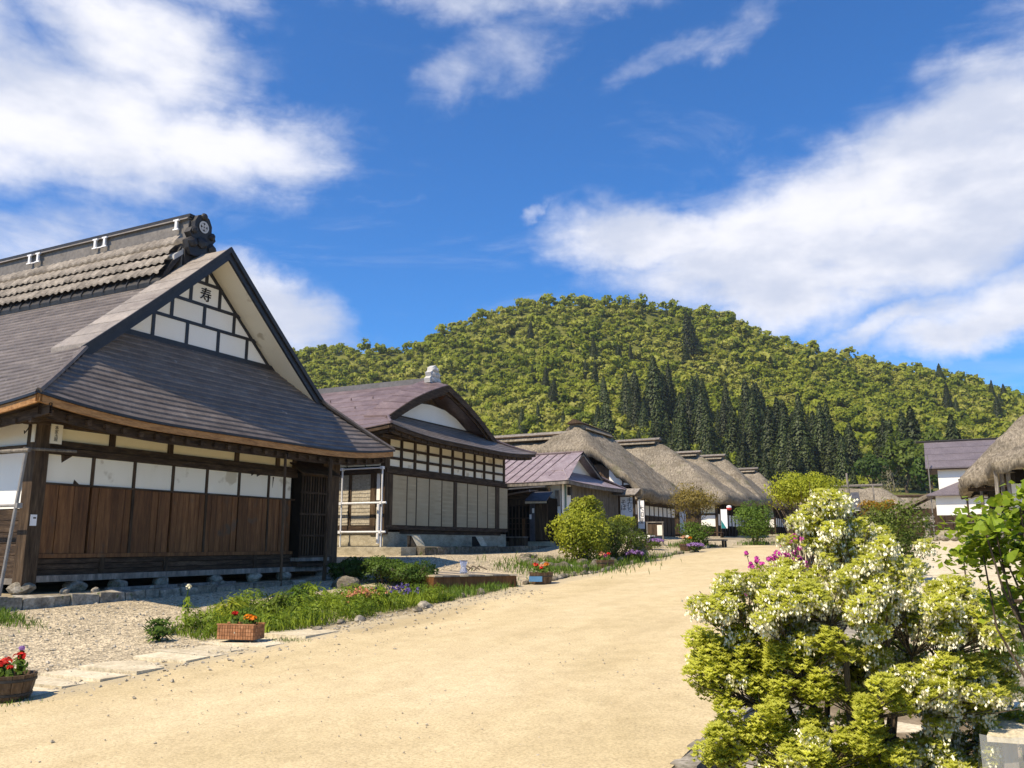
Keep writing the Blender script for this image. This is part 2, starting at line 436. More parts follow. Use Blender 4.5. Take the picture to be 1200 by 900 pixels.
class MB:
    def __init__(s):
        s.v = []
        s.f = []

    def add(s, vs, fs):
        k = len(s.v)
        s.v += [tuple(p) for p in vs]
        s.f += [tuple(i + k for i in q) for q in fs]
        return s

    def box(s, x0, x1, y0, y1, z0, z1):
        v = [(x0, y0, z0), (x1, y0, z0), (x1, y1, z0), (x0, y1, z0), (x0, y0, z1), (x1, y0, z1), (x1, y1, z1), (x0, y1, z1)]
        return s.hexa(v)

    def hexa(s, v):
        return s.add(v, [(0, 3, 2, 1), (4, 5, 6, 7), (0, 1, 5, 4), (1, 2, 6, 5), (2, 3, 7, 6), (3, 0, 4, 7)])

    def prism_x(s, poly, x0, x1):          # poly in (y, z), counter-clockwise seen from +x
        n = len(poly)
        v = [(x0, y, z) for y, z in poly] + [(x1, y, z) for y, z in poly]
        f = [tuple(range(n))[::-1], tuple(range(n, 2 * n))]
        f += [(i, (i + 1) % n, (i + 1) % n + n, i + n) for i in range(n)]
        return s.add(v, f)

    def prism_y(s, poly, y0, y1):          # poly in (x, z)
        n = len(poly)
        v = [(x, y0, z) for x, z in poly] + [(x, y1, z) for x, z in poly]
        f = [tuple(range(n)), tuple(range(n, 2 * n))[::-1]]
        f += [(i, i + n, (i + 1) % n + n, (i + 1) % n) for i in range(n)]
        return s.add(v, f)

    def prism_z(s, poly, z0, z1):
        n = len(poly)
        v = [(x, y, z0) for x, y in poly] + [(x, y, z1) for x, y in poly]
        f = [tuple(range(n))[::-1], tuple(range(n, 2 * n))]
        f += [(i, (i + 1) % n, (i + 1) % n + n, i + n) for i in range(n)]
        return s.add(v, f)

    def tube(s, pts, rad, n=6, caps=True):
        pts = [Vector(p) for p in pts]
        if not hasattr(rad, '__len__'):
            rad = [rad] * len(pts)
        k = len(s.v)
        up = None
        for i, p in enumerate(pts):
            d = (pts[min(i + 1, len(pts) - 1)] - pts[max(i - 1, 0)])
            d = d.normalized() if d.length > 1e-9 else Vector((0, 0, 1))
            if up is None:
                up = d.orthogonal().normalized()
            a = (up - d * up.dot(d))
            a = a.normalized() if a.length > 1e-6 else d.orthogonal().normalized()
            up = a
            b = d.cross(a)
            for j in range(n):
                t = 2 * math.pi * j / n
                s.v.append(tuple(p + (a * math.cos(t) + b * math.sin(t)) * rad[i]))
        for i in range(len(pts) - 1):
            for j in range(n):
                a0 = k + i * n + j
                a1 = k + i * n + (j + 1) % n
                s.f.append((a0, a1, a1 + n, a0 + n))
        if caps:
            s.f.append(tuple(k + j for j in range(n))[::-1])
            s.f.append(tuple(k + (len(pts) - 1) * n + j for j in range(n)))
        return s

    def lathe(s, c, prof, n=16):           # prof: (r, z)
        k = len(s.v)
        for r, z in prof:
            for j in range(n):
                t = 2 * math.pi * j / n
                s.v.append((c[0] + r * math.cos(t), c[1] + r * math.sin(t), c[2] + z))
        for i in range(len(prof) - 1):
            for j in range(n):
                s.f.append((k + i * n + j, k + i * n + (j + 1) % n, k + (i + 1) * n + (j + 1) % n, k + (i + 1) * n + j))
        return s

    def rock(s, c, r, seed, sub=1, flat=0.75):
        q = random.Random(seed)
        t = (1 + 5 ** .5) / 2
        vs = [Vector(p).normalized() for p in [(-1, t, 0), (1, t, 0), (-1, -t, 0), (1, -t, 0), (0, -1, t), (0, 1, t), (0, -1, -t), (0, 1, -t),
                                               (t, 0, -1), (t, 0, 1), (-t, 0, -1), (-t, 0, 1)]]
        fs = [(0, 11, 5), (0, 5, 1), (0, 1, 7), (0, 7, 10), (0, 10, 11), (1, 5, 9), (5, 11, 4), (11, 10, 2), (10, 7, 6), (7, 1, 8), (3, 9, 4), (3, 4, 2),
              (3, 2, 6), (3, 6, 8), (3, 8, 9), (4, 9, 5), (2, 4, 11), (6, 2, 10), (8, 6, 7), (9, 8, 1)]
        for _ in range(sub):
            cache, nf = {}, []

            def mid(a, b):
                key = (min(a, b), max(a, b))
                if key not in cache:
                    vs.append(((vs[a] + vs[b]) / 2).normalized())
                    cache[key] = len(vs) - 1
                return cache[key]
            for a, b, cc in fs:
                ab, bc, ca = mid(a, b), mid(b, cc), mid(cc, a)
                nf += [(a, ab, ca), (b, bc, ab), (cc, ca, bc), (ab, bc, ca)]
            fs = nf
        rx, ry, rz = r if hasattr(r, '__len__') else (r, r * q.uniform(.8, 1.2), r * flat)
        cut = [(Vector((q.uniform(-1, 1), q.uniform(-1, 1), q.uniform(-.6, 1))).normalized(), q.uniform(.62, .9)) for _ in range(6)]
        out = []
        for v in vs:
            w = v * (1 + q.uniform(-.06, .06))
            for nrm, dd in cut:
                e = w.dot(nrm) - dd
                if e > 0: w = w - nrm * e
            out.append((c[0] + w.x * rx, c[1] + w.y * ry, c[2] + w.z * rz))
        return s.add(out, fs)

    def build(s, name, mat, parent=None, smooth=False, origin=None):
        org = WL[parent.name] if parent is not None else Vector(origin if origin is not None else (0, 0, 0))
        me = bpy.data.meshes.new(name)
        me.from_pydata([(x - org.x, y - org.y, z - org.z) for x, y, z in s.v], [], s.f)
        me.materials.append(MT[mat])
        if smooth:
            me.shade_smooth()
        return link_mesh(name, me, parent, org)


_boxes = {}


def piece(name, mat, parent, lo, hi, rot=None, label=None):
    """box-shaped piece; alike pieces share one mesh"""
    sz = tuple(round(b - a, 3) for a, b in zip(lo, hi))
    key = (sz, mat)
    if key not in _boxes:
        b = MB().box(-sz[0] / 2, sz[0] / 2, -sz[1] / 2, sz[1] / 2, -sz[2] / 2, sz[2] / 2)
        me = bpy.data.meshes.new(name)
        me.from_pydata(b.v, [], b.f)
        me.materials.append(MT[mat])
        _boxes[key] = me
    c = tuple((a + b) / 2 for a, b in zip(lo, hi))
    o = link_mesh(name, _boxes[key], parent, c)
    if rot: o.rotation_euler = rot
    if label: o['label'] = label
    return o


class Leaves:
    """many small leaf faces gathered in numpy; each keeps a softened normal of the clump it belongs to"""
    def __init__(s):
        s.V = []
        s.T = []
        s.M = []
        s.S = []

    def add(s, P, N, L, W, tint, mat=0, droop=None, axis=None, soft=None):
        P = np.asarray(P, float); N = np.asarray(N, float)
        n = len(P)
        if n == 0: return
        L = np.broadcast_to(L, n)[:, None]
        W = np.broadcast_to(W, n)[:, None]
        N = N / (np.linalg.norm(N, axis=1, keepdims=True) + 1e-9)
        a = rng.normal(size=(n, 3)) if axis is None else np.asarray(axis, float) + rng.normal(size=(n, 3)) * .25
        t = a - N * (a * N).sum(1, keepdims=True)
        t /= np.linalg.norm(t, axis=1, keepdims=True) + 1e-9
        S = N * .45 + np.array([0, 0, .7]) if soft is None else np.asarray(soft, float) + N * .35
        S = S / (np.linalg.norm(S, axis=1, keepdims=True) + 1e-9)
        sg = np.where((S * N).sum(1, keepdims=True) < 0, -1.0, 1.0)
        N = N * sg
        b = np.cross(N, t)
        q = np.stack([P - t * L * .5, P - b * W * .5 + N * L * .06, P + t * L * .5, P + b * W * .5 + N * L * .06], 1)
        s.V.append(q.reshape(-1, 3))
        s.S.append(np.repeat(S, 4, 0))
        s.T.append(np.repeat(np.clip(np.broadcast_to(tint, n), 0, 1), 4))
        s.M.append(np.full(n, mat, np.int32))

    def mesh(s, name, mats, origin=(0, 0, 0), extra=None):
        V = np.concatenate(s.V) - np.asarray(origin)
        T = np.concatenate(s.T)
        M = np.concatenate(s.M)
        S = np.concatenate(s.S)
        nq = len(V) // 4
        F = np.arange(nq * 4, dtype=np.int32)
        sizes = np.full(nq, 4, np.int32)
        if extra is not None:
            b, mi = extra
            ev = np.array(b.v) - np.asarray(origin)
            ef = np.concatenate([np.array(q, np.int32) for q in b.f]) + len(V)
            es = np.array([len(q) for q in b.f], np.int32)
            cen = ev.copy(); cen[:, 2] = 0
            S = np.concatenate([S, cen / (np.linalg.norm(cen, axis=1, keepdims=True) + 1e-6)])
            V = np.concatenate([V, ev]); T = np.concatenate([T, np.zeros(len(ev))])
            F = np.concatenate([F, ef]); sizes = np.concatenate([sizes, es]); M = np.concatenate([M, np.full(len(es), mi, np.int32)])
        me = bpy.data.meshes.new(name)
        me.vertices.add(len(V)); me.vertices.foreach_set('co', V.astype(np.float32).ravel())
        me.loops.add(len(F)); me.loops.foreach_set('vertex_index', F.astype(np.int32))
        me.polygons.add(len(sizes))
        me.polygons.foreach_set('loop_start', np.concatenate([[0], np.cumsum(sizes)[:-1]]).astype(np.int32))
        at = me.attributes.new('tint', 'FLOAT', 'POINT')
        at.data.foreach_set('value', T.astype(np.float32))
        for m in mats: me.materials.append(MT[m])
        me.polygons.foreach_set('material_index', M)
        me.update(calc_edges=True)
        me.shade_smooth()
        me.normals_split_custom_set_from_vertices(S.astype(np.float32))
        return me

    def build(s, name, mats, parent=None, origin=None):
        if isinstance(mats, str): mats = [mats]
        org = WL[parent.name] if parent is not None else Vector(origin if origin is not None else (0, 0, 0))
        return link_mesh(name, s.mesh(name, mats, org), parent, org)


def blob(n, c, r, up=.25, shell=(.55, 1.0), flat_bottom=0.0):
    """points and outward normals in an ellipsoid's outer shell"""
    d = rng.normal(size=(n, 3))
    d[:, 2] += up
    d /= np.linalg.norm(d, axis=1, keepdims=True)
    if flat_bottom: d[:, 2] = np.where(d[:, 2] < 0, d[:, 2] * flat_bottom, d[:, 2])
    k = rng.uniform(shell[0] ** 3, shell[1] ** 3, n)[:, None] ** (1 / 3)
    return np.asarray(c) + d * np.asarray(r) * k, d / np.asarray(r)


def crown(lv, c, r, nb, per, L, W, tint=(.2, .9), bl=.42, mat=0, jit=.7, up=.2, low=-.45):
    """uneven crown: several leaf clumps spread through an ellipsoid"""
    c = np.asarray(c, float); r = np.asarray(r, float)
    for i in range(nb):
        d = rng.normal(size=3)
        d /= np.linalg.norm(d)
        if d[2] < low: d[2] *= -.5
        cc = c + d * r * rng.uniform(.35, .78)
        rr = r * bl * rng.uniform(.7, 1.25)
        P, N = blob(per, cc, rr, up)
        N = N / np.linalg.norm(N, axis=1, keepdims=True)
        O = N * .75 + (P - c) / r * .35 + np.array([0, 0, .25])
        N = N + rng.normal(size=N.shape) * jit
        t0 = rng.uniform(*tint)
        lv.add(P, N, L * rng.uniform(.7, 1.3, per), W * rng.uniform(.7, 1.3, per), t0 * .6 + rng.uniform(0, .4, per), mat, soft=O)


def text_mesh(name, body, size, org, right, up, mat, parent, depth=.006, line=1.0, align='CENTER'):
    cu = bpy.data.curves.new(name, 'FONT')
    cu.body = body
    cu.size = size
    cu.extrude = depth
    cu.align_x = align
    cu.align_y = 'CENTER'
    cu.space_line = line
    t = bpy.data.objects.new(name + '_curve', cu)
    COL.objects.link(t)
    bpy.context.view_layer.update()
    dg = bpy.context.evaluated_depsgraph_get()
    me0 = bpy.data.meshes.new_from_object(t.evaluated_get(dg))
    bpy.data.objects.remove(t)
    rt, upv = Vector(right), Vector(up)
    nn = rt.cross(upv)
    b = MB()
    b.v = [tuple(Vector(org) + rt * v.co.x + upv * v.co.y + nn * v.co.z) for v in me0.vertices]
    b.f = [tuple(p.vertices) for p in me0.polygons]
    bpy.data.meshes.remove(me0)
    return b.build(name, mat, parent)


# ------------------------------------------------------------------ terrain
def lerp_tab(tab, v):
    xs = [a for a, _ in tab]; ys = [b for _, b in tab]
    return np.interp(v, xs, ys)


ROAD_Z = [(-60, -.6), (-20, -.6), (0, -.47), (5, -.29), (11, 0), (40, 1.36), (60, 1.72), (80, 1.95), (100, 2.25), (140, 2.8), (200, 4), (260, 6)]
YARD_Z = [(-60, -.5), (-20, -.45), (0, -.1), (6, .16), (10, .40), (13, .45), (17, .54), (19.5, .64), (22, .95), (24, 1.19), (33, 1.25), (38, 1.68), (45, 1.87), (60, 2.0),
          (80, 2.15), (100, 2.4), (140, 2.9), (200, 4.1), (260, 6.1)]


def gz(x, y):
    x = np.asarray(x, float); y = np.asarray(y, float)
    r = lerp_tab(ROAD_Z, y)
    w = lerp_tab(YARD_Z, y)
    t = np.clip((-10.4 - x) / 4.6, 0, 1)
    t = t ** 1.5
    z = r + (w - r) * t
    ch = (x > -2.15) & (x < -1.5) & (y < 60)                      # lined water channel
    return z - np.where(ch, .45, 0.0)


def sheet(name, xs, ys, zf, mat, dz=0.0, kind='structure', keep=None, rough=0.0):
    X, Y = np.meshgrid(xs, ys)
    Z = zf(X, Y) + dz
    if rough: Z = Z + rng.normal(size=Z.shape) * rough
    nx, ny = len(xs), len(ys)
    v = np.stack([X.ravel(), Y.ravel(), Z.ravel()], 1)
    f = []
    for j in range(ny - 1):
        for i in range(nx - 1):
            if keep is None or keep((xs[i] + xs[i + 1]) / 2, (ys[j] + ys[j + 1]) / 2):
                a = j * nx + i
                f.append((a, a + 1, a + nx + 1, a + nx))
    b = MB(); b.v = [tuple(p) for p in v]; b.f = f
    o = b.build(name, mat, None, True)
    o['kind'] = kind
    return o


YS = sorted(set([-400, -200, -120, -60, -20, -10] + list(np.arange(-4, 44, 1.0)) + list(range(44, 200, 4)) + [220, 260, 320, 400, 600, 1000]))
GX = sorted(set([-1200, -800, -500, -300, -200, -120, -80, -60, -40, -30, -24] + list(np.arange(-20, -10, .5)) + [-10, -8, -6, -4, -2.16, -2.14, -1.51, -1.49, -1, 0, 1, 2, 4, 8, 16, 30, 60, 100,
             160, 250, 400, 700, 1200]))
tag(sheet('ground', GX, YS, gz, 'earth'), 'pale bare earth ground of the village and the fields round it')


def edge_l(y):
    return -10.25 + .22 * math.sin(y * .55) + .12 * math.sin(y * 1.7 + 1)


def road_sheet():
    ys = list(np.arange(-12, 60, .5)) + list(range(60, 112, 2))
    b = MB()
    n = 14
    for y in ys:
        xl = edge_l(y)
        xr = -2.16
        for i in range(n + 1):
            x = xl + (xr - xl) * i / n
            b.v.append((x, y, float(gz(x, y)) + .008 + (.015 * math.sin(x * 1.3 + y * .7) * math.sin(x * .6 - y * .4) + .012 if 0 < i < n else 0)))
    m = n + 1
    for j in range(len(ys) - 1):
        for i in range(n):
            a = j * m + i
            b.f.append((a, a + 1, a + m + 1, a + m))
    o = b.build('road', 'road', None, True)
    tag(o, 'wide sandy unpaved village street running uphill between the houses', kind='structure')


road_sheet()
tag(sheet('gravel_yard', list(np.arange(-24, -9.9, .5)), list(np.arange(-4, 60, 1.0)), gz, 'gravel', .004, keep=lambda x, y: x < -10.3), 'gravel forecourt in front of the houses')
tag(sheet('yard', [-1.48, 0, 2, 5, 9, 20], list(np.arange(-6, 70, 2.0)), gz, 'slab', .004), 'pale trodden yard on the right of the water channel')


def channel():
    b = MB()
    y = -6.0
    q = random.Random(3)
    t = thing('water_channel', 'stone lined water channel along the right edge of the sandy street', 'channel', (-1.85, 8, 0))
    while y < 34:
        l = q.uniform(.35, .75)
        zz = float(gz(-2.3, y + l / 2))
        for x0, x1 in ((-2.19 - q.uniform(0, .03), -1.98), (-1.66, -1.46 + q.uniform(0, .04))):
            v = []
            for k in range(8):
                sx = (x0, x1)[k in (1, 2, 5, 6)]; sy = (y + .01, y + l - .01)[k in (2, 3, 6, 7)]; sz = (zz - .55, zz + .004 + q.uniform(-.004, .008))[k > 3]
                v.append((sx + q.uniform(-.006, .006), sy, sz))
            MB().hexa(v).build('edging_stone', 'stone', t)
        y += l
    for yy in range(-6, 34, 4):
        b.add([(-1.98, yy, float(gz(-2.3, yy)) - .40), (-1.66, yy, float(gz(-2.3, yy)) - .40), (-1.66, yy + 4, float(gz(-2.3, yy + 4)) - .40), (-1.98, yy + 4, float(gz(-2.3, yy + 4)) - .40)], [(0, 1, 2, 3)])
    b.build('channel_bed', 'void', t)


channel()


# hill: a wooded ridge across the end of the valley (a: across, b: along the camera's heading)
HEAD = R(27.0)
CREST = [(-420, 48), (-300, 62), (-180, 76), (-110, 84.5), (-84, 88), (-72, 86), (-52, 88), (-36, 95), (-16, 102), (8, 108), (32, 110.5), (56, 109), (79, 107), (100, 103.5),
         (120, 96), (143, 88), (167, 83), (190, 78), (215, 73), (238, 67), (300, 54), (420, 34)]


def hill_ab(a, b):
    h = lerp_tab(CREST, a) * 1.065
    t = np.clip((b - 165) / (400 - 165), 0, 1)
    p = t ** 1.25
    p = p * (1 - .18 * np.sin(t * math.pi))
    back = np.clip((b - 400) / 300, 0, 1)
    z = 2.8 + (h - 2.8) * p * (1 - .75 * back ** 1.5)
    z = z + (1.6 * np.sin(a * .06 + b * .02) + 1.2 * np.sin(a * .11 - b * .045 + 2)) * np.minimum(t * 3, 1) * (1 - p * .6)
    return z


def ab_xy(a, b):
    return a * math.cos(HEAD) - b * math.sin(HEAD), a * math.sin(HEAD) + b * math.cos(HEAD)


def hill_mesh():
    A = np.linspace(-420, 420, 106)
    B = np.concatenate([np.linspace(150, 420, 46), np.linspace(430, 700, 10)])
    AA, BB = np.meshgrid(A, B)
    Z = hill_ab(AA, BB) - np.where(BB < 160, 2.0, 0)
    X, Y = ab_xy(AA, BB)
    b = MB()
    b.v = list(map(tuple, np.stack([X.ravel(), Y.ravel(), Z.ravel()], 1)))
    n = len(A)
    b.f = [(j * n + i, j * n + i + 1, (j + 1) * n + i + 1, (j + 1) * n + i) for j in range(len(B) - 1) for i in range(n - 1)]
    o = b.build('hill', 'forest_floor', None, True)
    tag(o, 'rounded wooded hill closing the valley behind the village', kind='structure')
    # grassy lower slope on the right
    A = np.linspace(40, 160, 31); B = np.linspace(118, 190, 15)
    AA, BB = np.meshgrid(A, B)
    Z = np.maximum(hill_ab(AA, BB), 2.8 + (BB - 118) * .16) + .15
    Z[0, :] -= 1.5
    X, Y = ab_xy(AA, BB)
    b = MB()
    b.v = list(map(tuple, np.stack([X.ravel(), Y.ravel(), Z.ravel()], 1)))
    n = len(A)
    b.f = [(j * n + i, j * n + i + 1, (j + 1) * n + i + 1, (j + 1) * n + i) for j in range(len(B) - 1) for i in range(n - 1)]
    o = b.build('grass_slope', 'grass_ground', None, True)
    tag(o, 'mown grass bank at the foot of the wooded hill', kind='structure')


hill_mesh()


# ------------------------------------------------------------------ forest on the hill
def broadleaf_template(k, per, nb, L):
    lv = Leaves()
    h = 7.5
    crown(lv, (0, 0, h * .55), (3.7, 3.7, 3.2), nb, per, L, L * .8, (.15, 1.0), .45, 0, .55, .5)
    b = MB().tube([(0, 0, -1.5), (.1, 0, h * .3), (0, .2, h * .6)], [.28, .2, .08], 5)
    return lv.mesh('broadleaf_tree', ['forest_leaf', 'bark'], extra=(b, 1))


def conifer_template(k, h, r, rings, per):
    lv = Leaves()
    for i in range(rings):
        f = i / (rings - 1)
        z = h * (.10 + .88 * f)
        rr = r * (1 - f) ** .8 * rng.uniform(.8, 1.15) + .15
        n = max(4, int(per * (1 - f * .75)))
        an = rng.uniform(0, 2 * math.pi, n)
        q = rr * rng.uniform(.35, 1.0, n)
        P = np.stack([np.cos(an) * q, np.sin(an) * q, z - q * .25 + rng.uniform(-.3, .3, n)], 1)
        N = np.stack([np.cos(an) * .8, np.sin(an) * .8, np.full(n, .8)], 1) + rng.normal(size=(n, 3)) * .35
        ax = np.stack([np.cos(an), np.sin(an), np.full(n, -.5)], 1)
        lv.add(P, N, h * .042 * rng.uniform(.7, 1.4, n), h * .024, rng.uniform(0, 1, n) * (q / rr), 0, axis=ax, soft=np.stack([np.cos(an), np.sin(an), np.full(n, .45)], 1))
    b = MB().tube([(0, 0, -1), (0, 0, h * .5), (0, 0, h * .97)], [.32, .2, .03], 5)
    return lv.mesh('cedar_tree', ['forest_conifer', 'bark'], extra=(b, 1))


def forest():
    q = np.random.default_rng(5)
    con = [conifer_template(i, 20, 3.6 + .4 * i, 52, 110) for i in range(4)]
    bro = [broadleaf_template(i, 120, 14, .72) for i in range(6)]
    cones, broads = [], []
    # cedar stand on the lower slope and single cedars above
    def stand(n, a0, a1, b0, b1, s0, s1):
        c = 0
        while c < n:
            a, b = q.uniform(a0, a1), q.uniform(b0, b1)
            if all((a - e[0]) ** 2 + (b - e[1]) ** 2 > 9 for e in cones):
                cones.append((a, b, q.uniform(s0, s1))); c += 1
    stand(46, 26, 82, 205, 268, .55, 1.18)
    stand(20, 36, 84, 258, 292, .7, 1.0)
    stand(22, 20, 100, 172, 218, .32, .62)
    stand(26, 18, 62, 178, 206, .6, .9)
    stand(22, 62, 100, 182, 225, .75, 1.05)
    stand(16, -40, 22, 180, 235, .35, .6)
    stand(10, -62, -10, 185, 260, .3, .5)
    stand(7, 84, 108, 172, 190, .6, .8)
    for u, v, s in [(600, 372, .42), (622, 382, .5), (820, 400, 1.0), (812, 412, .7), (700, 410, .55), (640, 440, .4), (730, 408, .5), (745, 405, .4), (1120, 432, .62), (1126, 468, .6), (1136, 470, .45),
                    (1180, 455, .5), (1190, 468, .45), (1196, 460, .5), (1185, 482, .55), (968, 420, .45), (880, 392, .3), (760, 350, .3), (850, 362, .4), (790, 352, .3), (965, 398, .3),
                    (625, 430, .5), (648, 460, .5), (632, 486, .45), (662, 490, .4), (575, 440, .35), (612, 500, .4), (700, 440, .6), (712, 470, .6), (690, 425, .45)]:
        # slope position that the ridge line shows at this bearing
        aa = (u - 600) / 1007.5
        bs = np.linspace(175, 400, 300)
        zz = hill_ab(aa * bs, bs)
        el = (zz - 1.6) / bs
        b = float(bs[int(np.argmin(np.abs(el - (637 - v - 14) / 1007.5)))])
        cones.append((aa * b, b, s))
    # broadleaves over the whole visible face
    tries = 0
    grid = {}
    while len(broads) < 6200 and tries < 220000:
        tries += 1
        b = 170 + 255 * q.uniform() ** .85
        a = q.uniform(-.42, .68) * b
        s = q.uniform(.40, .78) + (.35 if q.uniform() < .12 else 0)
        if 25 < a < 82 and 200 < b < 262 and q.uniform() < .62: continue
        key = (int(a // 5), int(b // 5))
        near = [e for i in (-1, 0, 1) for j in (-1, 0, 1) for e in grid.get((key[0] + i, key[1] + j), [])]
        if any((a - e[0]) ** 2 + (b - e[1]) ** 2 < (2.25 * (s + e[2])) ** 2 * .75 for e in near): continue
        grid.setdefault(key, []).append((a, b, s))
        broads.append((a, b, s))
    broads.sort(key=lambda e: e[1] / e[2])
    for i, (a, b, s) in enumerate(cones):
        x, y = ab_xy(a, b)
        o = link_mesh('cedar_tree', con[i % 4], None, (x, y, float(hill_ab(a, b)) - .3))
        sc = s * q.uniform(.75, 1.2)
        o.scale = (sc * q.uniform(.9, 1.25), sc * q.uniform(.9, 1.25), sc * q.uniform(.8, 1.15))
        lean = (q.normal() * .035, q.normal() * .035)
        o.rotation_euler = (lean[0], lean[1], q.uniform(0, 6.28))
        if i < 136: tag(o, 'tall cedar in the dense dark stand behind the thatched roofs', 'tree', 'cedars of the dense dark stand')
        elif i < 169: tag(o, 'small dark cedar among broadleaf trees left of the dense stand', 'tree', 'small cedars left of the dense stand')
        else: tag(o, 'lone dark cedar standing out of the light green upper hillside', 'tree', 'lone cedars on the upper hillside')
    for i, (a, b, s) in enumerate(broads[:296]):
        x, y = ab_xy(a, b)
        o = link_mesh('broadleaf_tree', bro[i % 6], None, (x, y, float(hill_ab(a, b)) - .8))
        sc = s * q.uniform(.9, 1.1)
        o.scale = (sc * q.uniform(.9, 1.1), sc, sc * q.uniform(.85, 1.15))
        o.rotation_euler = (0, 0, q.uniform(0, 6.28))
        tag(o, 'yellow green rounded broadleaf tree low on the wooded hillside', 'tree', 'broadleaf trees low on the wooded hill')
    # the woods above: one mass
    lv = Leaves()
    small = []
    for k in range(8):
        t = Leaves()
        crown(t, (0, 0, 4.0), (3.7, 3.7, 3.3), 8, 14, 1.7, 1.4, (.0, .5), .50, 0, .45, .55)
        small.append((np.concatenate(t.V), np.concatenate(t.T), np.concatenate(t.S)))
    VV, TT, SS = [], [], []
    for i, (a, b, s) in enumerate(broads[296:]):
        x, y = ab_xy(a, b)
        V, T, S0 = small[i % 8]
        an = q.uniform(0, 6.28)
        c, sn = math.cos(an), math.sin(an)
        sc = s * q.uniform(.9, 1.15)
        zz = sc * q.uniform(.8, 1.15)
        W = np.stack([(V[:, 0] * c - V[:, 1] * sn) * sc + x, (V[:, 0] * sn + V[:, 1] * c) * sc + y, V[:, 2] * zz + float(hill_ab(a, b)) - .8], 1)
        VV.append(W)
        SS.append(np.stack([S0[:, 0] * c - S0[:, 1] * sn, S0[:, 0] * sn + S0[:, 1] * c, S0[:, 2]], 1))
        patch = .20 * math.sin(a * .045 + 1) * math.sin(b * .05) + .14 * math.sin(a * .11 + b * .07) + q.normal() * .17 + .22
        if q.uniform() < .10: patch -= .5
        TT.append(np.clip(T + patch, 0, 1))
    lv.V = VV; lv.T = TT; lv.S = SS; lv.M = [np.zeros(sum(len(v) for v in VV) // 4, np.int32)]
    o = lv.build('forest', ['forest_leaf'])
    tag(o, 'spring green broadleaf woods covering the upper hill', 'woods', kind='stuff')


forest()


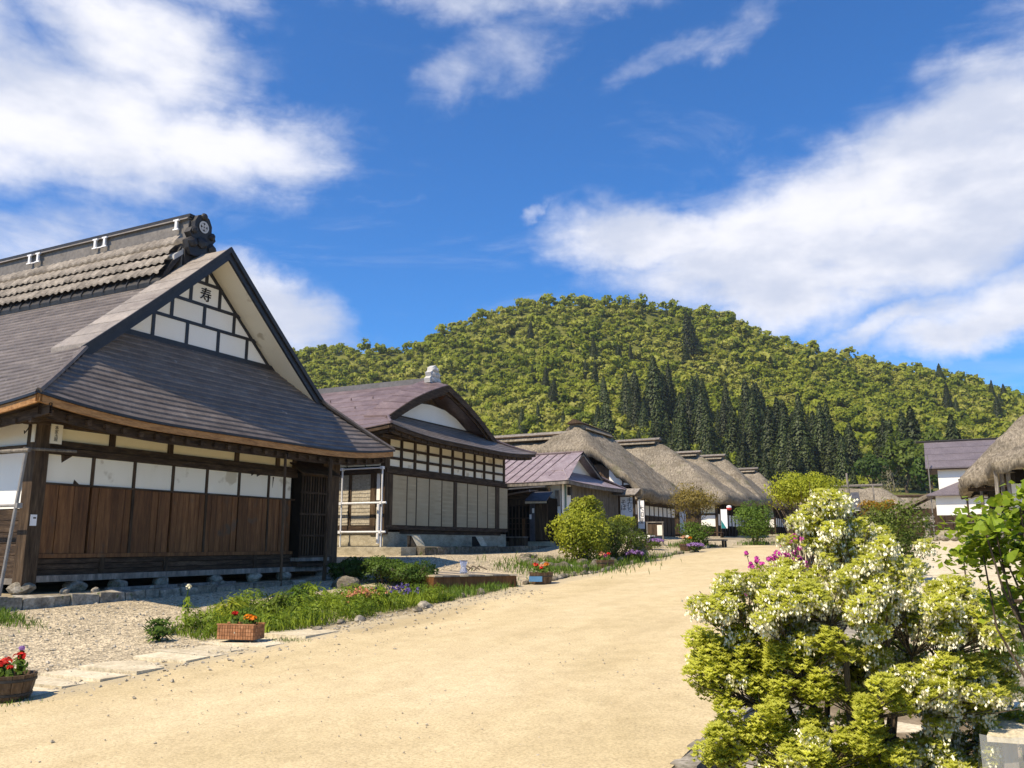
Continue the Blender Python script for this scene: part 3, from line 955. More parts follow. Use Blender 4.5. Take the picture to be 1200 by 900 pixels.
# ------------------------------------------------------------------ hip-and-gable roof used by the tall houses
class Irimoya:
    def __init__(s, parent, Xe, Xb, Xg, yc, hw, ze, zr, zt, hr, back, lift, mat, nf, ns, lip=.03, conc=.12, droop=0.0):
        s.__dict__.update(locals())

    def lf(s, d):
        return s.lift * max(0.0, 1 - d / 3.6) ** 2.2

    def front(s, sgn, w):                 # sgn 0..1 from left hip to right hip, w 0..1 up the skirt
        a = (s.Xe - s.Xg) * w
        b = a * s.hr
        y0, y1 = s.yc - s.hw + b, s.yc + s.hw - b
        y = y0 + (y1 - y0) * sgn
        d = min(y - y0, y1 - y)
        z = s.ze + (s.zt - s.ze) * ((1 - s.conc) * w + s.conc * w * w) + s.lf(d) * (1 - w) ** 2
        return (s.Xe - a, y, z)

    def side(s, sgn, w, left=True):       # w 0..1 from the eave to the ridge
        b = s.hw * w
        xf = max(s.Xe - b / s.hr, s.Xb)
        x = s.back + (xf - s.back) * sgn
        z = s.ze + (s.zr - s.ze) * ((1 - s.conc * .5) * w + s.conc * .5 * w * w) + s.lf(xf - x) * (1 - w) ** 3 * (1 if w < .4 else 0)
        y = s.yc - s.hw + b if left else s.yc + s.hw - b
        if s.droop and x > s.Xb - 1.4: z -= s.droop * min(1, w * 1.3) * (1 - (s.Xb - x) / 1.4) ** 1.5
        return (x, y, z)

    def course(s, fn, w0, w1, m, name, bias=1.0):
        b = MB()
        ss = [1 - (1 - i / m) ** 1 if bias == 1 else 1 - ((1 - i / m) ** bias) for i in range(m + 1)]
        top = [fn(t, w1) for t in ss]
        bot = [fn(t, w0) for t in ss]
        n = m + 1
        b.v += [(x, y, z + .004) for x, y, z in top] + [(x, y, z + s.lip) for x, y, z in bot] + [(x, y, z - .012) for x, y, z in bot]
        for i in range(m):
            b.f.append((n + i, n + i + 1, i + 1, i))
            b.f.append((2 * n + i, 2 * n + i + 1, n + i + 1, n + i))
        return b.build(name, s.mat, s.parent)

    def courses(s, name='roof_course'):
        for k in range(s.nf):
            s.course(lambda t, w: s.front(t, w), k / s.nf, (k + 1) / s.nf, 22, name)
        for k in range(s.ns):
            s.course(lambda t, w: s.side(t, w), k / s.ns, (k + 1) / s.ns, 20, name, 2.2)
        b = MB()                                                   # far slope in one sheet
        for k in range(9):
            for i in range(7):
                b.v.append(s.side(i / 6, k / 8, False))
        b.f = [(k * 7 + i, k * 7 + i + 1, (k + 1) * 7 + i + 1, (k + 1) * 7 + i) for k in range(8) for i in range(6)]
        b.build('far_slope', s.mat, s.parent)

    def fascia(s, mat, h, drop=.02, name='eave_board', off=.0):
        b = MB()
        m = 26
        pts = [s.front(i / m, 0) for i in range(m + 1)]
        for i, p in enumerate(pts):
            x = p[0] - .03 - off
            yy = p[1] + (off if i == 0 else -off if i == m else 0)
            b.v += [(x, yy, p[2] - drop), (x, yy, p[2] - drop - h), (x - .05, yy, p[2] - drop - h), (x - .05, yy, p[2] - drop)]
        for i in range(m):
            for j in range(4):
                b.f.append((4 * i + j, 4 * i + (j + 1) % 4, 4 * i + 4 + (j + 1) % 4, 4 * i + 4 + j))
        b.build(name, mat, s.parent)
        b = MB()
        m = 24
        pts = [s.side(1 - ((1 - i / m) ** 2.2), 0) for i in range(m + 1)]
        for p in pts:
            y = p[1] + .03 + off
            b.v += [(p[0], y, p[2] - drop), (p[0], y, p[2] - drop - h), (p[0], y + .05, p[2] - drop - h), (p[0], y + .05, p[2] - drop)]
        for i in range(m):
            for j in range(4):
                b.f.append((4 * i + j, 4 * i + 4 + j, 4 * i + 4 + (j + 1) % 4, 4 * i + (j + 1) % 4))
        b.build(name, mat, s.parent)

    def slopez(s, y):                     # height of the roof plane at y on the ridge part
        w = 1 - abs(y - s.yc) / s.hw
        return s.ze + (s.zr - s.ze) * ((1 - s.conc * .5) * w + s.conc * .5 * w * w)

    def barge(s, mat, depth, th, ylow, raise_, name='barge_board', x=None, curve=0.0):
        X = s.Xb if x is None else x
        for sg in (-1, 1):
            b = MB()
            m = 10
            for i in range(m + 1):
                y = s.yc + sg * ylow * i / m
                z = s.slopez(y) + raise_ + curve * math.sin(math.pi * i / m) - s.droop * (1 - i / m * .8)
                b.v += [(X, y, z), (X, y, z - depth), (X + th, y, z - depth), (X + th, y, z)]
            for i in range(m):
                for j in range(4):
                    q = (4 * i + j, 4 * i + 4 + j, 4 * i + 4 + (j + 1) % 4, 4 * i + (j + 1) % 4)
                    b.f.append(q if sg < 0 else q[::-1])
            b.f += [(0, 1, 2, 3), (4 * m, 4 * m + 1, 4 * m + 2, 4 * m + 3)]
            b.build(name, mat, s.parent)

    def verge(s, mat, x0, x1, ylow, raise_, n, name='verge_plate', curve=0.0):
        for sg in (-1, 1):
            for k in range(n):
                a0, a1 = k / n + .006, (k + 1) / n - .006
                y0, y1 = s.yc + sg * ylow * a0, s.yc + sg * ylow * a1
                z0 = s.slopez(y0) + raise_ + curve * math.sin(math.pi * a0); z1 = s.slopez(y1) + raise_ + curve * math.sin(math.pi * a1)
                e0, e1 = s.droop * (1 - a0 * .8), s.droop * (1 - a1 * .8)
                b = MB()
                t = .12 if not s.droop else .05
                b.hexa([(x0, y0, z0 - t), (x1, y0, z0 - e0 - t), (x1, y1, z1 - e1 - t), (x0, y1, z1 - t), (x0, y0, z0), (x1, y0, z0 - e0), (x1, y1, z1 - e1), (x0, y1, z1)])
                b.build(name, mat, s.parent)

    def hips(s, mat, rad):
        for l in (True, False):
            wmax = (s.Xe - s.Xb) * s.hr / s.hw
            pts = [s.side(1, wmax * i / 8, l) for i in range(9)]
            MB().tube([(p[0], p[1], p[2] + .03) for p in pts], rad, 6).build('hip_cap', mat, s.parent)

    def soffit(s, mat, inset, zdrop):
        b = MB()
        x0, x1 = s.back, s.Xe - .08
        y0, y1 = s.yc - s.hw + .08, s.yc + s.hw - .08
        m = 20
        for i in range(m + 1):
            p = s.front(i / m, 0)
            b.v += [(p[0] - .08, min(max(p[1], y0), y1), p[2] - .14), (p[0] - inset, min(max(p[1], y0 + inset), y1 - inset), s.ze + zdrop)]
        b.f = [(2 * i, 2 * i + 2, 2 * i + 3, 2 * i + 1)[::-1] for i in range(m)]
        k = len(b.v)
        for i in range(m + 1):
            p = s.side(1 - ((1 - i / m) ** 2.2), 0)
            b.v += [(min(p[0], x1), p[1] + .08, p[2] - .14), (min(p[0], x1 - inset), p[1] + inset, s.ze + zdrop)]
        b.f += [(k + 2 * i, k + 2 * i + 2, k + 2 * i + 3, k + 2 * i + 1) for i in range(m)]
        b.build('soffit', mat, s.parent)


def clip_poly(poly, f):
    """keep the part of a (y, z) polygon where f >= 0"""
    out = []
    for i in range(len(poly)):
        p, q = poly[i], poly[(i + 1) % len(poly)]
        a, b = f(p), f(q)
        if a >= 0: out.append(p)
        if (a >= 0) != (b >= 0):
            t = a / (a - b)
            out.append((p[0] + (q[0] - p[0]) * t, p[1] + (q[1] - p[1]) * t))
    return out


# ------------------------------------------------------------------ the near farmhouse with the grey metal roof
def near_house():
    h = thing('farmhouse', 'nearest farmhouse with steep grey metal roof, brown plank wall and a black and white gable', 'house', (-16.4, 15.0, .7))
    X = -16.4
    r = Irimoya(h, -15.1, -16.55, -17.3, 15.77, 5.83, 4.16, 9.2, 6.62, 1.35, -37.0, .26, 'roof_metal', 17, 34, .042)
    r.courses()
    r.fascia('orange_wood', .15)
    r.fascia('black_paint', .05, -.035, 'eave_edge', -.04)
    r.fascia('dark_wood_h', .20, .17, 'eave_beam', .22)
    r.soffit('dark_wood_h', 1.25, .02)
    r.hips('roof_metal', .06)
    r.verge('verge_metal', -17.85, -16.50, 3.86, .16, 9)
    r.barge('black_paint', .29, .07, 4.02, .13, x=-16.56)
    r.barge('iron_black', .16, .05, 4.06, .20, 'barge_trim', x=-16.49)
    # white soffit of the gable overhang
    for sg in (-1, 1):
        b = MB()
        for i in range(9):
            y = 15.77 + sg * 3.75 * i / 8
            z = r.slopez(y) - .16
            b.v += [(-17.32, y, z), (-16.56, y, z)]
        b.f = [(2 * i, 2 * i + 1, 2 * i + 3, 2 * i + 2) for i in range(8)]
        b.build('gable_soffit', 'plaster', h)
    # gable wall: bars and white panels
    gx, yc = -17.3, 15.77
    top = lambda y: r.slopez(y) - .24
    inside = lambda p: top(p[0]) - p[1]
    rows = [(6.48, 6.71), (7.27, 7.35), (7.84, 7.92), (8.44, 8.52)]
    MB().prism_x([(yc - 2.75, 6.45), (yc + 2.75, 6.45), (yc, top(yc))], gx - .3, gx - .02).build('gable_wall', 'plaster', h)
    for i, (z0, z1) in enumerate(rows):
        e = .05 if i == 0 else .03
        poly = [(yc - 4, z0), (yc + 4, z0), (yc + 4, z1), (yc - 4, z1)]
        for sgn in (1, -1):
            k = (r.zr - r.ze) / r.hw
            poly = clip_poly(poly, lambda p, sgn=sgn: top(yc) - k * sgn * (p[0] - yc) - p[1])
        MB().prism_x(poly, gx - .02, gx + e).build('gable_beam', 'black_paint', h)
    k = (r.zr - r.ze) / r.hw
    divs = [[-1.60, -.535, .535, 1.60], [-1.07, 0, 1.07], [-.5, .5], [0]]
    sp = [rows[0][1], rows[1][0], rows[1][1], rows[2][0], rows[2][1], rows[3][0], rows[3][1], 9.2]
    for i in range(4):
        z0, z1 = sp[2 * i], sp[2 * i + 1]
        ds = divs[i]
        for d in ds:
            poly = [(yc + d - .05, z0), (yc + d + .05, z0), (yc + d + .05, z1), (yc + d - .05, z1)]
            for sgn in (1, -1):
                poly = clip_poly(poly, lambda p, sgn=sgn: top(yc) - k * sgn * (p[0] - yc) - p[1])
            if len(poly) > 2: MB().prism_x(poly, gx - .02, gx + .027).build('gable_post', 'black_paint', h)
        ed = [-4] + ds + [4]
        for a, b_ in zip(ed[:-1], ed[1:]):
            poly = [(yc + a + .05, z0 + .004), (yc + b_ - .05, z0 + .004), (yc + b_ - .05, z1 - .004), (yc + a + .05, z1 - .004)]
            for sgn in (1, -1):
                if poly: poly = clip_poly(poly, lambda p, sgn=sgn: top(yc) - .05 - k * sgn * (p[0] - yc) - p[1])
            if len(poly) > 2: MB().prism_x(poly, gx - .018, gx + .006).build('gable_panel', 'white_plaster', h)
    for sg in (-1, 1):                       # slanted trim under the rafters
        b = MB()
        ya, yb = yc, yc + sg * 3.4
        b.hexa([(gx, ya, top(ya) - .12), (gx + .035, ya, top(ya) - .12), (gx + .035, yb, top(yb) - .12), (gx, yb, top(yb) - .12),
                (gx, ya, top(ya) - .02), (gx + .035, ya, top(ya) - .02), (gx + .035, yb, top(yb) - .02), (gx, yb, top(yb) - .02)])
        b.build('gable_trim', 'black_paint', h)
    text_mesh('gable_character', '寿', .40, (gx + .02, yc, 8.15), (0, 1, 0), (0, 0, 1), 'ink', h, .012)
    # ridge: box, three rows of tiles, black cap, end ornament
    x1, x0 = -17.75, -37
    zb = r.zr + .16
    piece('ridge_base', 'ridge_grey', h, (-37, yc - .5, r.zr - .55), (-17.75, yc + .5, r.zr + .16))
    piece('ridge_box', 'ridge_grey', h, (x0, yc - .34, zb), (x1, yc + .34, zb + .95))
    for sg in (-1, 1):
        MB().hexa([(x0, yc + sg * 1.12, r.zr - .98), (x1, yc + sg * 1.12, r.zr - .98), (x1, yc + sg * .45, zb - .1), (x0, yc + sg * .45, zb - .1),
                   (x0, yc + sg * 1.14, r.zr - .86), (x1, yc + sg * 1.14, r.zr - .86), (x1, yc + sg * .52, zb + .10), (x0, yc + sg * .52, zb + .10)]).build('ridge_flashing', 'iron_black', h)  # black so the gaps between tile rows read as shaded lines
    MB().hexa([(x0, yc - .42, zb + .93), (x1, yc - .42, zb + .93), (x1, yc + .42, zb + .93), (x0, yc + .42, zb + .93),
               (x0, yc - .36, zb + 1.0), (x1, yc - .36, zb + 1.0), (x1, yc + .36, zb + 1.0), (x0, yc + .36, zb + 1.0)]).build('ridge_flashing', 'ridge_grey', h)
    piece('ridge_end', 'iron_black', h, (x1 - .04, yc - .46, r.zr - .5), (x1 + .08, yc + .46, zb + .1))
    tile = MB()
    pts = [(-.135 + .27 * i / 6, .045 * math.sin(i / 6 * math.pi * 2)) for i in range(7)]
    for x, d in pts:
        tile.v += [(x, -.20, -.20 + d * .6), (x, -.01, .03 + d * .3), (x, -.20, -.26 + d * .6)]
    for i in range(6):
        tile.f += [(3 * i, 3 * i + 3, 3 * i + 4, 3 * i + 1), (3 * i + 2, 3 * i + 5, 3 * i + 3, 3 * i)]
    me = bpy.data.meshes.new('ridge_tile'); me.from_pydata(tile.v, [], tile.f); me.materials.append(MT['ridge_tile'])
    for row in range(4):
        for i in range(62):
            xx = x1 - .16 - i * .27 - row * .03
            o = link_mesh('ridge_tile', me, h, (xx, yc - .96 + row * .165, zb - .56 + row * .33))
            o.rotation_euler = (random.uniform(-.03, .03), random.uniform(-.02, .02), 0)
    for i in range(40):                      # snow stops under the tiles
        xx = x1 - .4 - i * .45
        MB().add([(xx, yc - 1.17, r.zr - .90), (xx + .05, yc - 1.17, r.zr - .90), (xx + .10, yc - .98, r.zr - .52), (xx + .05, yc - .98, r.zr - .52), (xx + .06, yc - 1.12, r.zr - .70)],
                 [(0, 1, 4), (1, 2, 4), (2, 3, 4), (3, 0, 4)]).build('snow_stop', 'iron_black', h)
    MB().box(x0, x1 + .05, yc - .36, yc + .3, zb + 1.003, zb + 1.09).build('ridge_cap', 'iron_black', h)
    for xx in (-18.1, -21.2, -24.2):         # white bracket pairs on the ridge side
        b = MB()
        w = .20 if xx < -19 else .04
        for sx in ((-w, w) if xx < -19 else (0,)):
            b.box(xx + sx - .04, xx + sx + .04, yc - .47, yc - .42, zb + .68, zb + .90)
            b.box(xx + sx - .10, xx + sx + .10, yc - .475, yc - .425, zb + .90, zb + .945)
            b.box(xx + sx - .10, xx + sx + .10, yc - .475, yc - .425, zb + .64, zb + .68)
        if xx < -19: b.box(xx - w, xx + w, yc - .465, yc - .43, zb + .64, zb + .67)
        b.build('ridge_bracket', 'white_enamel', h)
    # ridge-end ornament
    b = MB()
    prof = [(-.62, .05), (-.50, -.15), (.50, -.15), (.62, .05), (.66, .30), (.50, .42), (.62, .55), (.52, .72), (.40, .74), (.40, .95), (.26, 1.16), (0, 1.26), (-.26, 1.16), (-.40, .95), (-.40, .74),
            (-.52, .72), (-.62, .55), (-.50, .42), (-.66, .30)]
    b.prism_x([(yc + p[0] * .74, zb + p[1] * .90 + .03) for p in prof], x1 - .02, x1 + .20)
    orn = b.build('ridge_ornament', 'iron_black', h)
    for dy, dz, rr in ((0, .32, .20), (-.34, .25, .16), (.34, .25, .16), (-.3, .6, .12), (.3, .6, .12), (0, 1.08, .12)):
        MB().rock((x1 + .2, yc + dy, zb + dz), (.10, rr, rr), int(dy * 100 + dz * 31), 1).build('scroll', 'iron_black', orn)
    b = MB()
    cz = zb + .78
    for i in range(20):
        t = 2 * math.pi * i / 20
        b.v += [(x1 + .225, yc + .17 * math.cos(t), cz + .17 * math.sin(t)), (x1 + .225, yc + .12 * math.cos(t), cz + .12 * math.sin(t))]
    b.f = [(2 * i, 2 * ((i + 1) % 20), 2 * ((i + 1) % 20) + 1, 2 * i + 1) for i in range(20)]
    for t in (R(45), R(135), R(225), R(315)):
        c, s_ = math.cos(t), math.sin(t)
        k = len(b.v)
        b.v += [(x1 + .226, yc + .02 * c - .035 * s_, cz + .02 * s_ + .035 * c), (x1 + .226, yc + .02 * c + .035 * s_, cz + .02 * s_ - .035 * c),
                (x1 + .226, yc + .11 * c + .045 * s_, cz + .11 * s_ - .045 * c), (x1 + .226, yc + .11 * c - .045 * s_, cz + .11 * s_ + .045 * c)]
        b.f.append((k, k + 1, k + 2, k + 3))
    b.build('crest', 'zinc', orn)
    MB().prism_x([(yc - .75, zb - .35), (yc, zb + .28), (yc + .75, zb - .35), (yc + .75, zb - .2), (yc, zb + .45), (yc - .75, zb - .2)], x1 - .3, x1 + .02).build('ridge_end_flashing', 'zinc', h)
    # walls
    YA, YB = 10.9, 20.6
    piece('wall_core', 'void', h, (-34, YA + .12, .9), (X - .09, YB - .1, 4.22))  # near-black filler box, added to block light inside the house
    q = random.Random(2)
    piece('corner_post', 'dark_wood', h, (X - .16, YA - .14, .74), (X + .14, YA + .16, 4.2))
    divY = [11.06, 12.19, 13.25, 14.34, 15.39, 16.48, 17.57, 18.5]
    for a, b_ in zip(divY[:-1], divY[1:]):
        piece('wall_panel', 'plaster', h, (X - .05, a + .04, 2.83), (X + .01, b_ - .04, 3.42))
        n = 6
        w = (b_ - a - .05) / n
        y = a + .025
        for i in range(n):
            ww = w * q.uniform(.985, 1.0)
            dx = q.uniform(0, .022)
            piece('plank', 'plank_wood', h, (X - .05, y, 1.40), (X + .012 + round(dx, 3), y + round(ww - .006, 3), 2.80))
            y += w
    for y in divY[1:-1]:
        piece('panel_post', 'dark_wood', h, (X - .05, y - .035, 2.80), (X + .035, y + .035, 3.43))
    for y in (13.25, 15.39, 17.57):
        piece('batten', 'dark_wood', h, (X - .04, y - .03, 1.36), (X + .05, y + .03, 2.80))
    # torn plaster
    for (y, z, dy, dz) in ((11.42, 3.42, .26, -.16), (11.75, 2.83, .15, .10), (17.1, 3.42, .14, -.06), (17.72, 3.40, .05, -.3), (16.9, 3.42, .1, -.05)):
        MB().prism_x([(y, z), (y + dy, z), (y + dy * .15, z + dz)] if dz > 0 else [(y, z), (y + dy * .1, z + dz), (y + dy, z)], X + .008, X + .016).build('plaster_hole', 'dark_wood', h)
    piece('window_rail', 'dark_wood_h', h, (X - .06, YA + .16, 2.79), (X + .05, 18.62, 2.835))
    piece('lintel', 'dark_wood_h', h, (X - .08, YA + .1, 3.43), (X + .10, 18.62, 3.56))
    piece('lintel_beam', 'dark_wood_h', h, (X - .08, YA + .16, 3.57), (X + .07, 18.62, 3.71))
    strip = [11.21, 12.60, 14.20, 16.34, 17.87, 18.55]
    for a, b_ in zip(strip[:-1], strip[1:]):
        piece('upper_panel', 'cream_plaster', h, (X - .05, a + .07, 3.715), (X + .005, b_ - .07, 3.97))
    for y in strip:
        piece('upper_post', 'dark_wood', h, (X - .06, y - .07, 3.712), (X + .05, y + .07, 3.99))
    piece('top_beam', 'dark_wood_h', h, (X - .1, YA - .3, 3.98), (X + .15, YB + .5, 4.16))
    piece('sill_rail', 'plank_wood', h, (X - .06, YA + .16, 1.31), (X + .06, 18.6, 1.395))
    for i, (z0, z1) in enumerate(((1.20, 1.305), (1.08, 1.195), (.97, 1.075))):
        for a, b_ in ((11.06, 14.3), (14.3, 17.2), (17.2, 20.4)):
            piece('base_board', 'dark_wood_h', h, (X - .05, a, z0), (X + .01 + .01 * ((i + int(a)) % 3), b_ - .01, z1 - .008))
    piece('ground_sill', 'grey_wood', h, (X - .14, YA - .12, .84), (X + .13, 20.6, .965), label='weathered grey ground sill under the plank wall')
    for y in (12.6, 14.3, 17.2, 19.0):
        piece('base_post', 'dark_wood', h, (X - .05, y - .06, .97), (X + .045, y + .06, 1.31))
    # rafters and old thatch ends below the eave
    for i in range(27):
        y = 10.35 + i * .42
        p = r.front((y - 9.94) / 11.66, 0)
        MB().hexa([(X + .1, y - .045, 4.13), (p[0] - .16, y - .045, p[2] - .33), (p[0] - .16, y + .045, p[2] - .33), (X + .1, y + .045, 4.13),
                   (X + .1, y - .045, 4.24), (p[0] - .16, y - .045, p[2] - .22), (p[0] - .16, y + .045, p[2] - .22), (X + .1, y + .045, 4.24)]).build('rafter', 'dark_wood_h', h)
    for i in range(16):
        x = -15.6 - i * .5
        p = r.side(0, 0)
        MB().hexa([(x - .045, 10.15, 3.90), (x + .045, 10.15, 3.90), (x + .045, YA + .1, 4.08), (x - .045, YA + .1, 4.08),
                   (x - .045, 10.15, 4.0), (x + .045, 10.15, 4.0), (x + .045, YA + .1, 4.2), (x - .045, YA + .1, 4.2)]).build('rafter', 'dark_wood_h', h)
    # side wall
    piece('side_panel', 'white_plaster', h, (-18.9, YA - .02, 3.60), (X - .2, YA + .12, 4.05))
    piece('side_panel', 'white_plaster', h, (-18.9, YA - .02, 2.30), (X - .2, YA + .12, 3.44))
    piece('side_panel', 'white_plaster', h, (-21.5, YA - .02, 2.30), (-19.0, YA + .12, 3.44))
    piece('side_panel', 'white_plaster', h, (-21.5, YA - .02, 3.60), (-19.0, YA + .12, 4.05))
    piece('side_lintel', 'dark_wood_h', h, (-22, YA - .07, 3.45), (X - .16, YA + .1, 3.59))
    piece('side_beam', 'dark_wood_h', h, (-24, YA - .09, 4.06), (X - .16, YA + .1, 4.2))
    piece('side_post', 'dark_wood', h, (-19.0, YA - .06, .8), (-18.88, YA + .1, 4.06))
    for i in range(6):
        z = .92 + i * .228
        piece('side_board', 'dark_wood_h', h, (-22, YA - .03 - .008 * (i % 2), z), (X - .24, YA + .1, z + .218))
    piece('side_sill', 'grey_wood', h, (-22, YA - .1, .80), (X - .14, YA + .14, .915))
    piece('far_wall', 'dark_wood_h', h, (-34, YB - .08, .8), (X - .1, YB, 4.2))
    # lattice bay with its own small roof
    b0, b1 = 18.62, 19.82
    piece('bay_wall', 'void', h, (X - .05, b0, 1.20), (X + .24, b1, 3.55))
    for i in range(11):
        y = b0 + .02 + i * (b1 - b0 - .06) / 10
        piece('lattice_bar', 'dark_wood', h, (X + .25, y, 1.28), (X + .285, y + .035, 3.5))
    for z in (1.22, 1.8, 2.4, 3.0, 3.5):
        piece('lattice_rail', 'dark_wood_h', h, (X + .242, b0, z), (X + .30, b1, z + .05))
    piece('bay_sill', 'grey_wood', h, (X - .02, b0 - .05, 1.12), (X + .33, b1 + .05, 1.215))
    for i in range(4):
        o = MB().hexa([(X + .48 - i * .16, b0 - .25 + .03 * i, 3.52 + .10 * i), (X + .50 - i * .16, b0 - .25, 3.55 + .10 * i), (X + .50 - i * .16, b1 + .25, 3.55 + .10 * i), (X + .48 - i * .16, b1 + .25, 3.52 + .10 * i),
                       (X + .30 - i * .16, b0 - .25, 3.64 + .10 * i), (X + .32 - i * .16, b0 - .25, 3.67 + .10 * i), (X + .32 - i * .16, b1 + .25, 3.67 + .10 * i), (X + .30 - i * .16, b1 + .25, 3.64 + .10 * i)]).build('bay_shingle', 'dark_wood_h', h)
    piece('bay_side_wall', 'dark_wood', h, (X - .06, b1 + .01, .97), (X + .02, YB, 4.0))
    piece('side_wing', 'dark_wood_h', h, (X - .06, b0, .97), (X + .24, b1, 1.11))
    # name board and meter tag
    sign = piece('name_board', 'plaster', h, (X + .14, 11.17 - .13, 3.62), (X + .165, 11.17 + .13, 4.02))
    text_mesh('name_lettering', '本\n家\n玉\n屋', .088, (X + .168, 11.16, 3.825), (0, 1, 0), (0, 0, 1), 'ink', sign, .002, .92)
    piece('narrow_board', 'plaster', h, (X + .0, 10.735, 3.62), (X + .10, 10.757, 3.98))
    mt = piece('meter_tag', 'white_enamel', h, (X + .141, 10.80, 1.95), (X + .16, 10.93, 2.17))
    piece('tag_window', 'ink', mt, (X + .161, 10.85, 2.09), (X + .163, 10.91, 2.12))
    MB().tube([(X + .02, 10.70, 4.0), (X + .04, 10.62, 3.86), (X - .02, 10.60, 3.78), (X - .06, 10.62, 3.84)], .012, 5).build('iron_hook', 'iron_black', h)
    # foundation
    y = 10.6
    i = 0
    while y < 20.4:                          # stones carrying the sill
        w = q.uniform(.35, .55)
        MB().rock((X + .02, y + w / 2, .73), (.26, w / 2, .15), 40 + i, 1).build('foundation_stone', 'stone', h)
        y += w + q.uniform(.5, 1.3)
        i += 1
    return h


near_house()


# stone edging of the plinth in front of the near farmhouse
def plinth_edging():
    t = thing('stone_plinth', 'low rough stone edging along the foot of the nearest farmhouse', 'stone edging', (-15.4, 15, .4))
    q = random.Random(9)
    y = 9.6
    k = 0
    while y < 20.2:
        l = q.uniform(.35, .75)
        x = -15.35 + q.uniform(-.05, .05)
        z0 = float(gz(x, y)) - .1
        v = []
        for i in range(8):
            sx = (x - .2, x + .14)[i in (1, 2, 5, 6)] + q.uniform(-.03, .03)
            sy = (y + .015, y + l - .015)[i in (2, 3, 6, 7)] + q.uniform(-.01, .01)
            sz = (z0, .64 + q.uniform(-.04, .03))[i > 3]
            v.append((sx, sy, sz))
        MB().hexa(v).build('edging_stone', 'stone', t)
        y += l
    x = -15.5
    while x > -20:                            # round the corner
        l = q.uniform(.4, .7)
        z0 = float(gz(x, 9.9)) - .1
        v = [((x - l + .015, x)[i in (1, 2, 5, 6)] + q.uniform(-.02, .02), (9.7, 10.0)[i in (2, 3, 6, 7)] + q.uniform(-.03, .03), (z0, .64 + q.uniform(-.04, .03))[i > 3]) for i in range(8)]
        MB().hexa(v).build('edging_stone', 'stone', t)
        x -= l
    b = MB().box(-34, -15.5, 9.95, 20.3, .0, .615)
    b.build('earth_floor', 'earth', t)
    for i in range(7):
        MB().rock((-15.7 + q.uniform(-.1, .15), q.uniform(10, 19.5), .66), q.uniform(.06, .13), 70 + i).build('loose_stone', 'stone', t)
    for (ya, yb) in ((12.4, 14.2), (14.3, 16.0)):
        piece('loose_board', 'grey_wood', t, (-15.95, ya, .63), (-15.82, yb, .69))


plinth_edging()


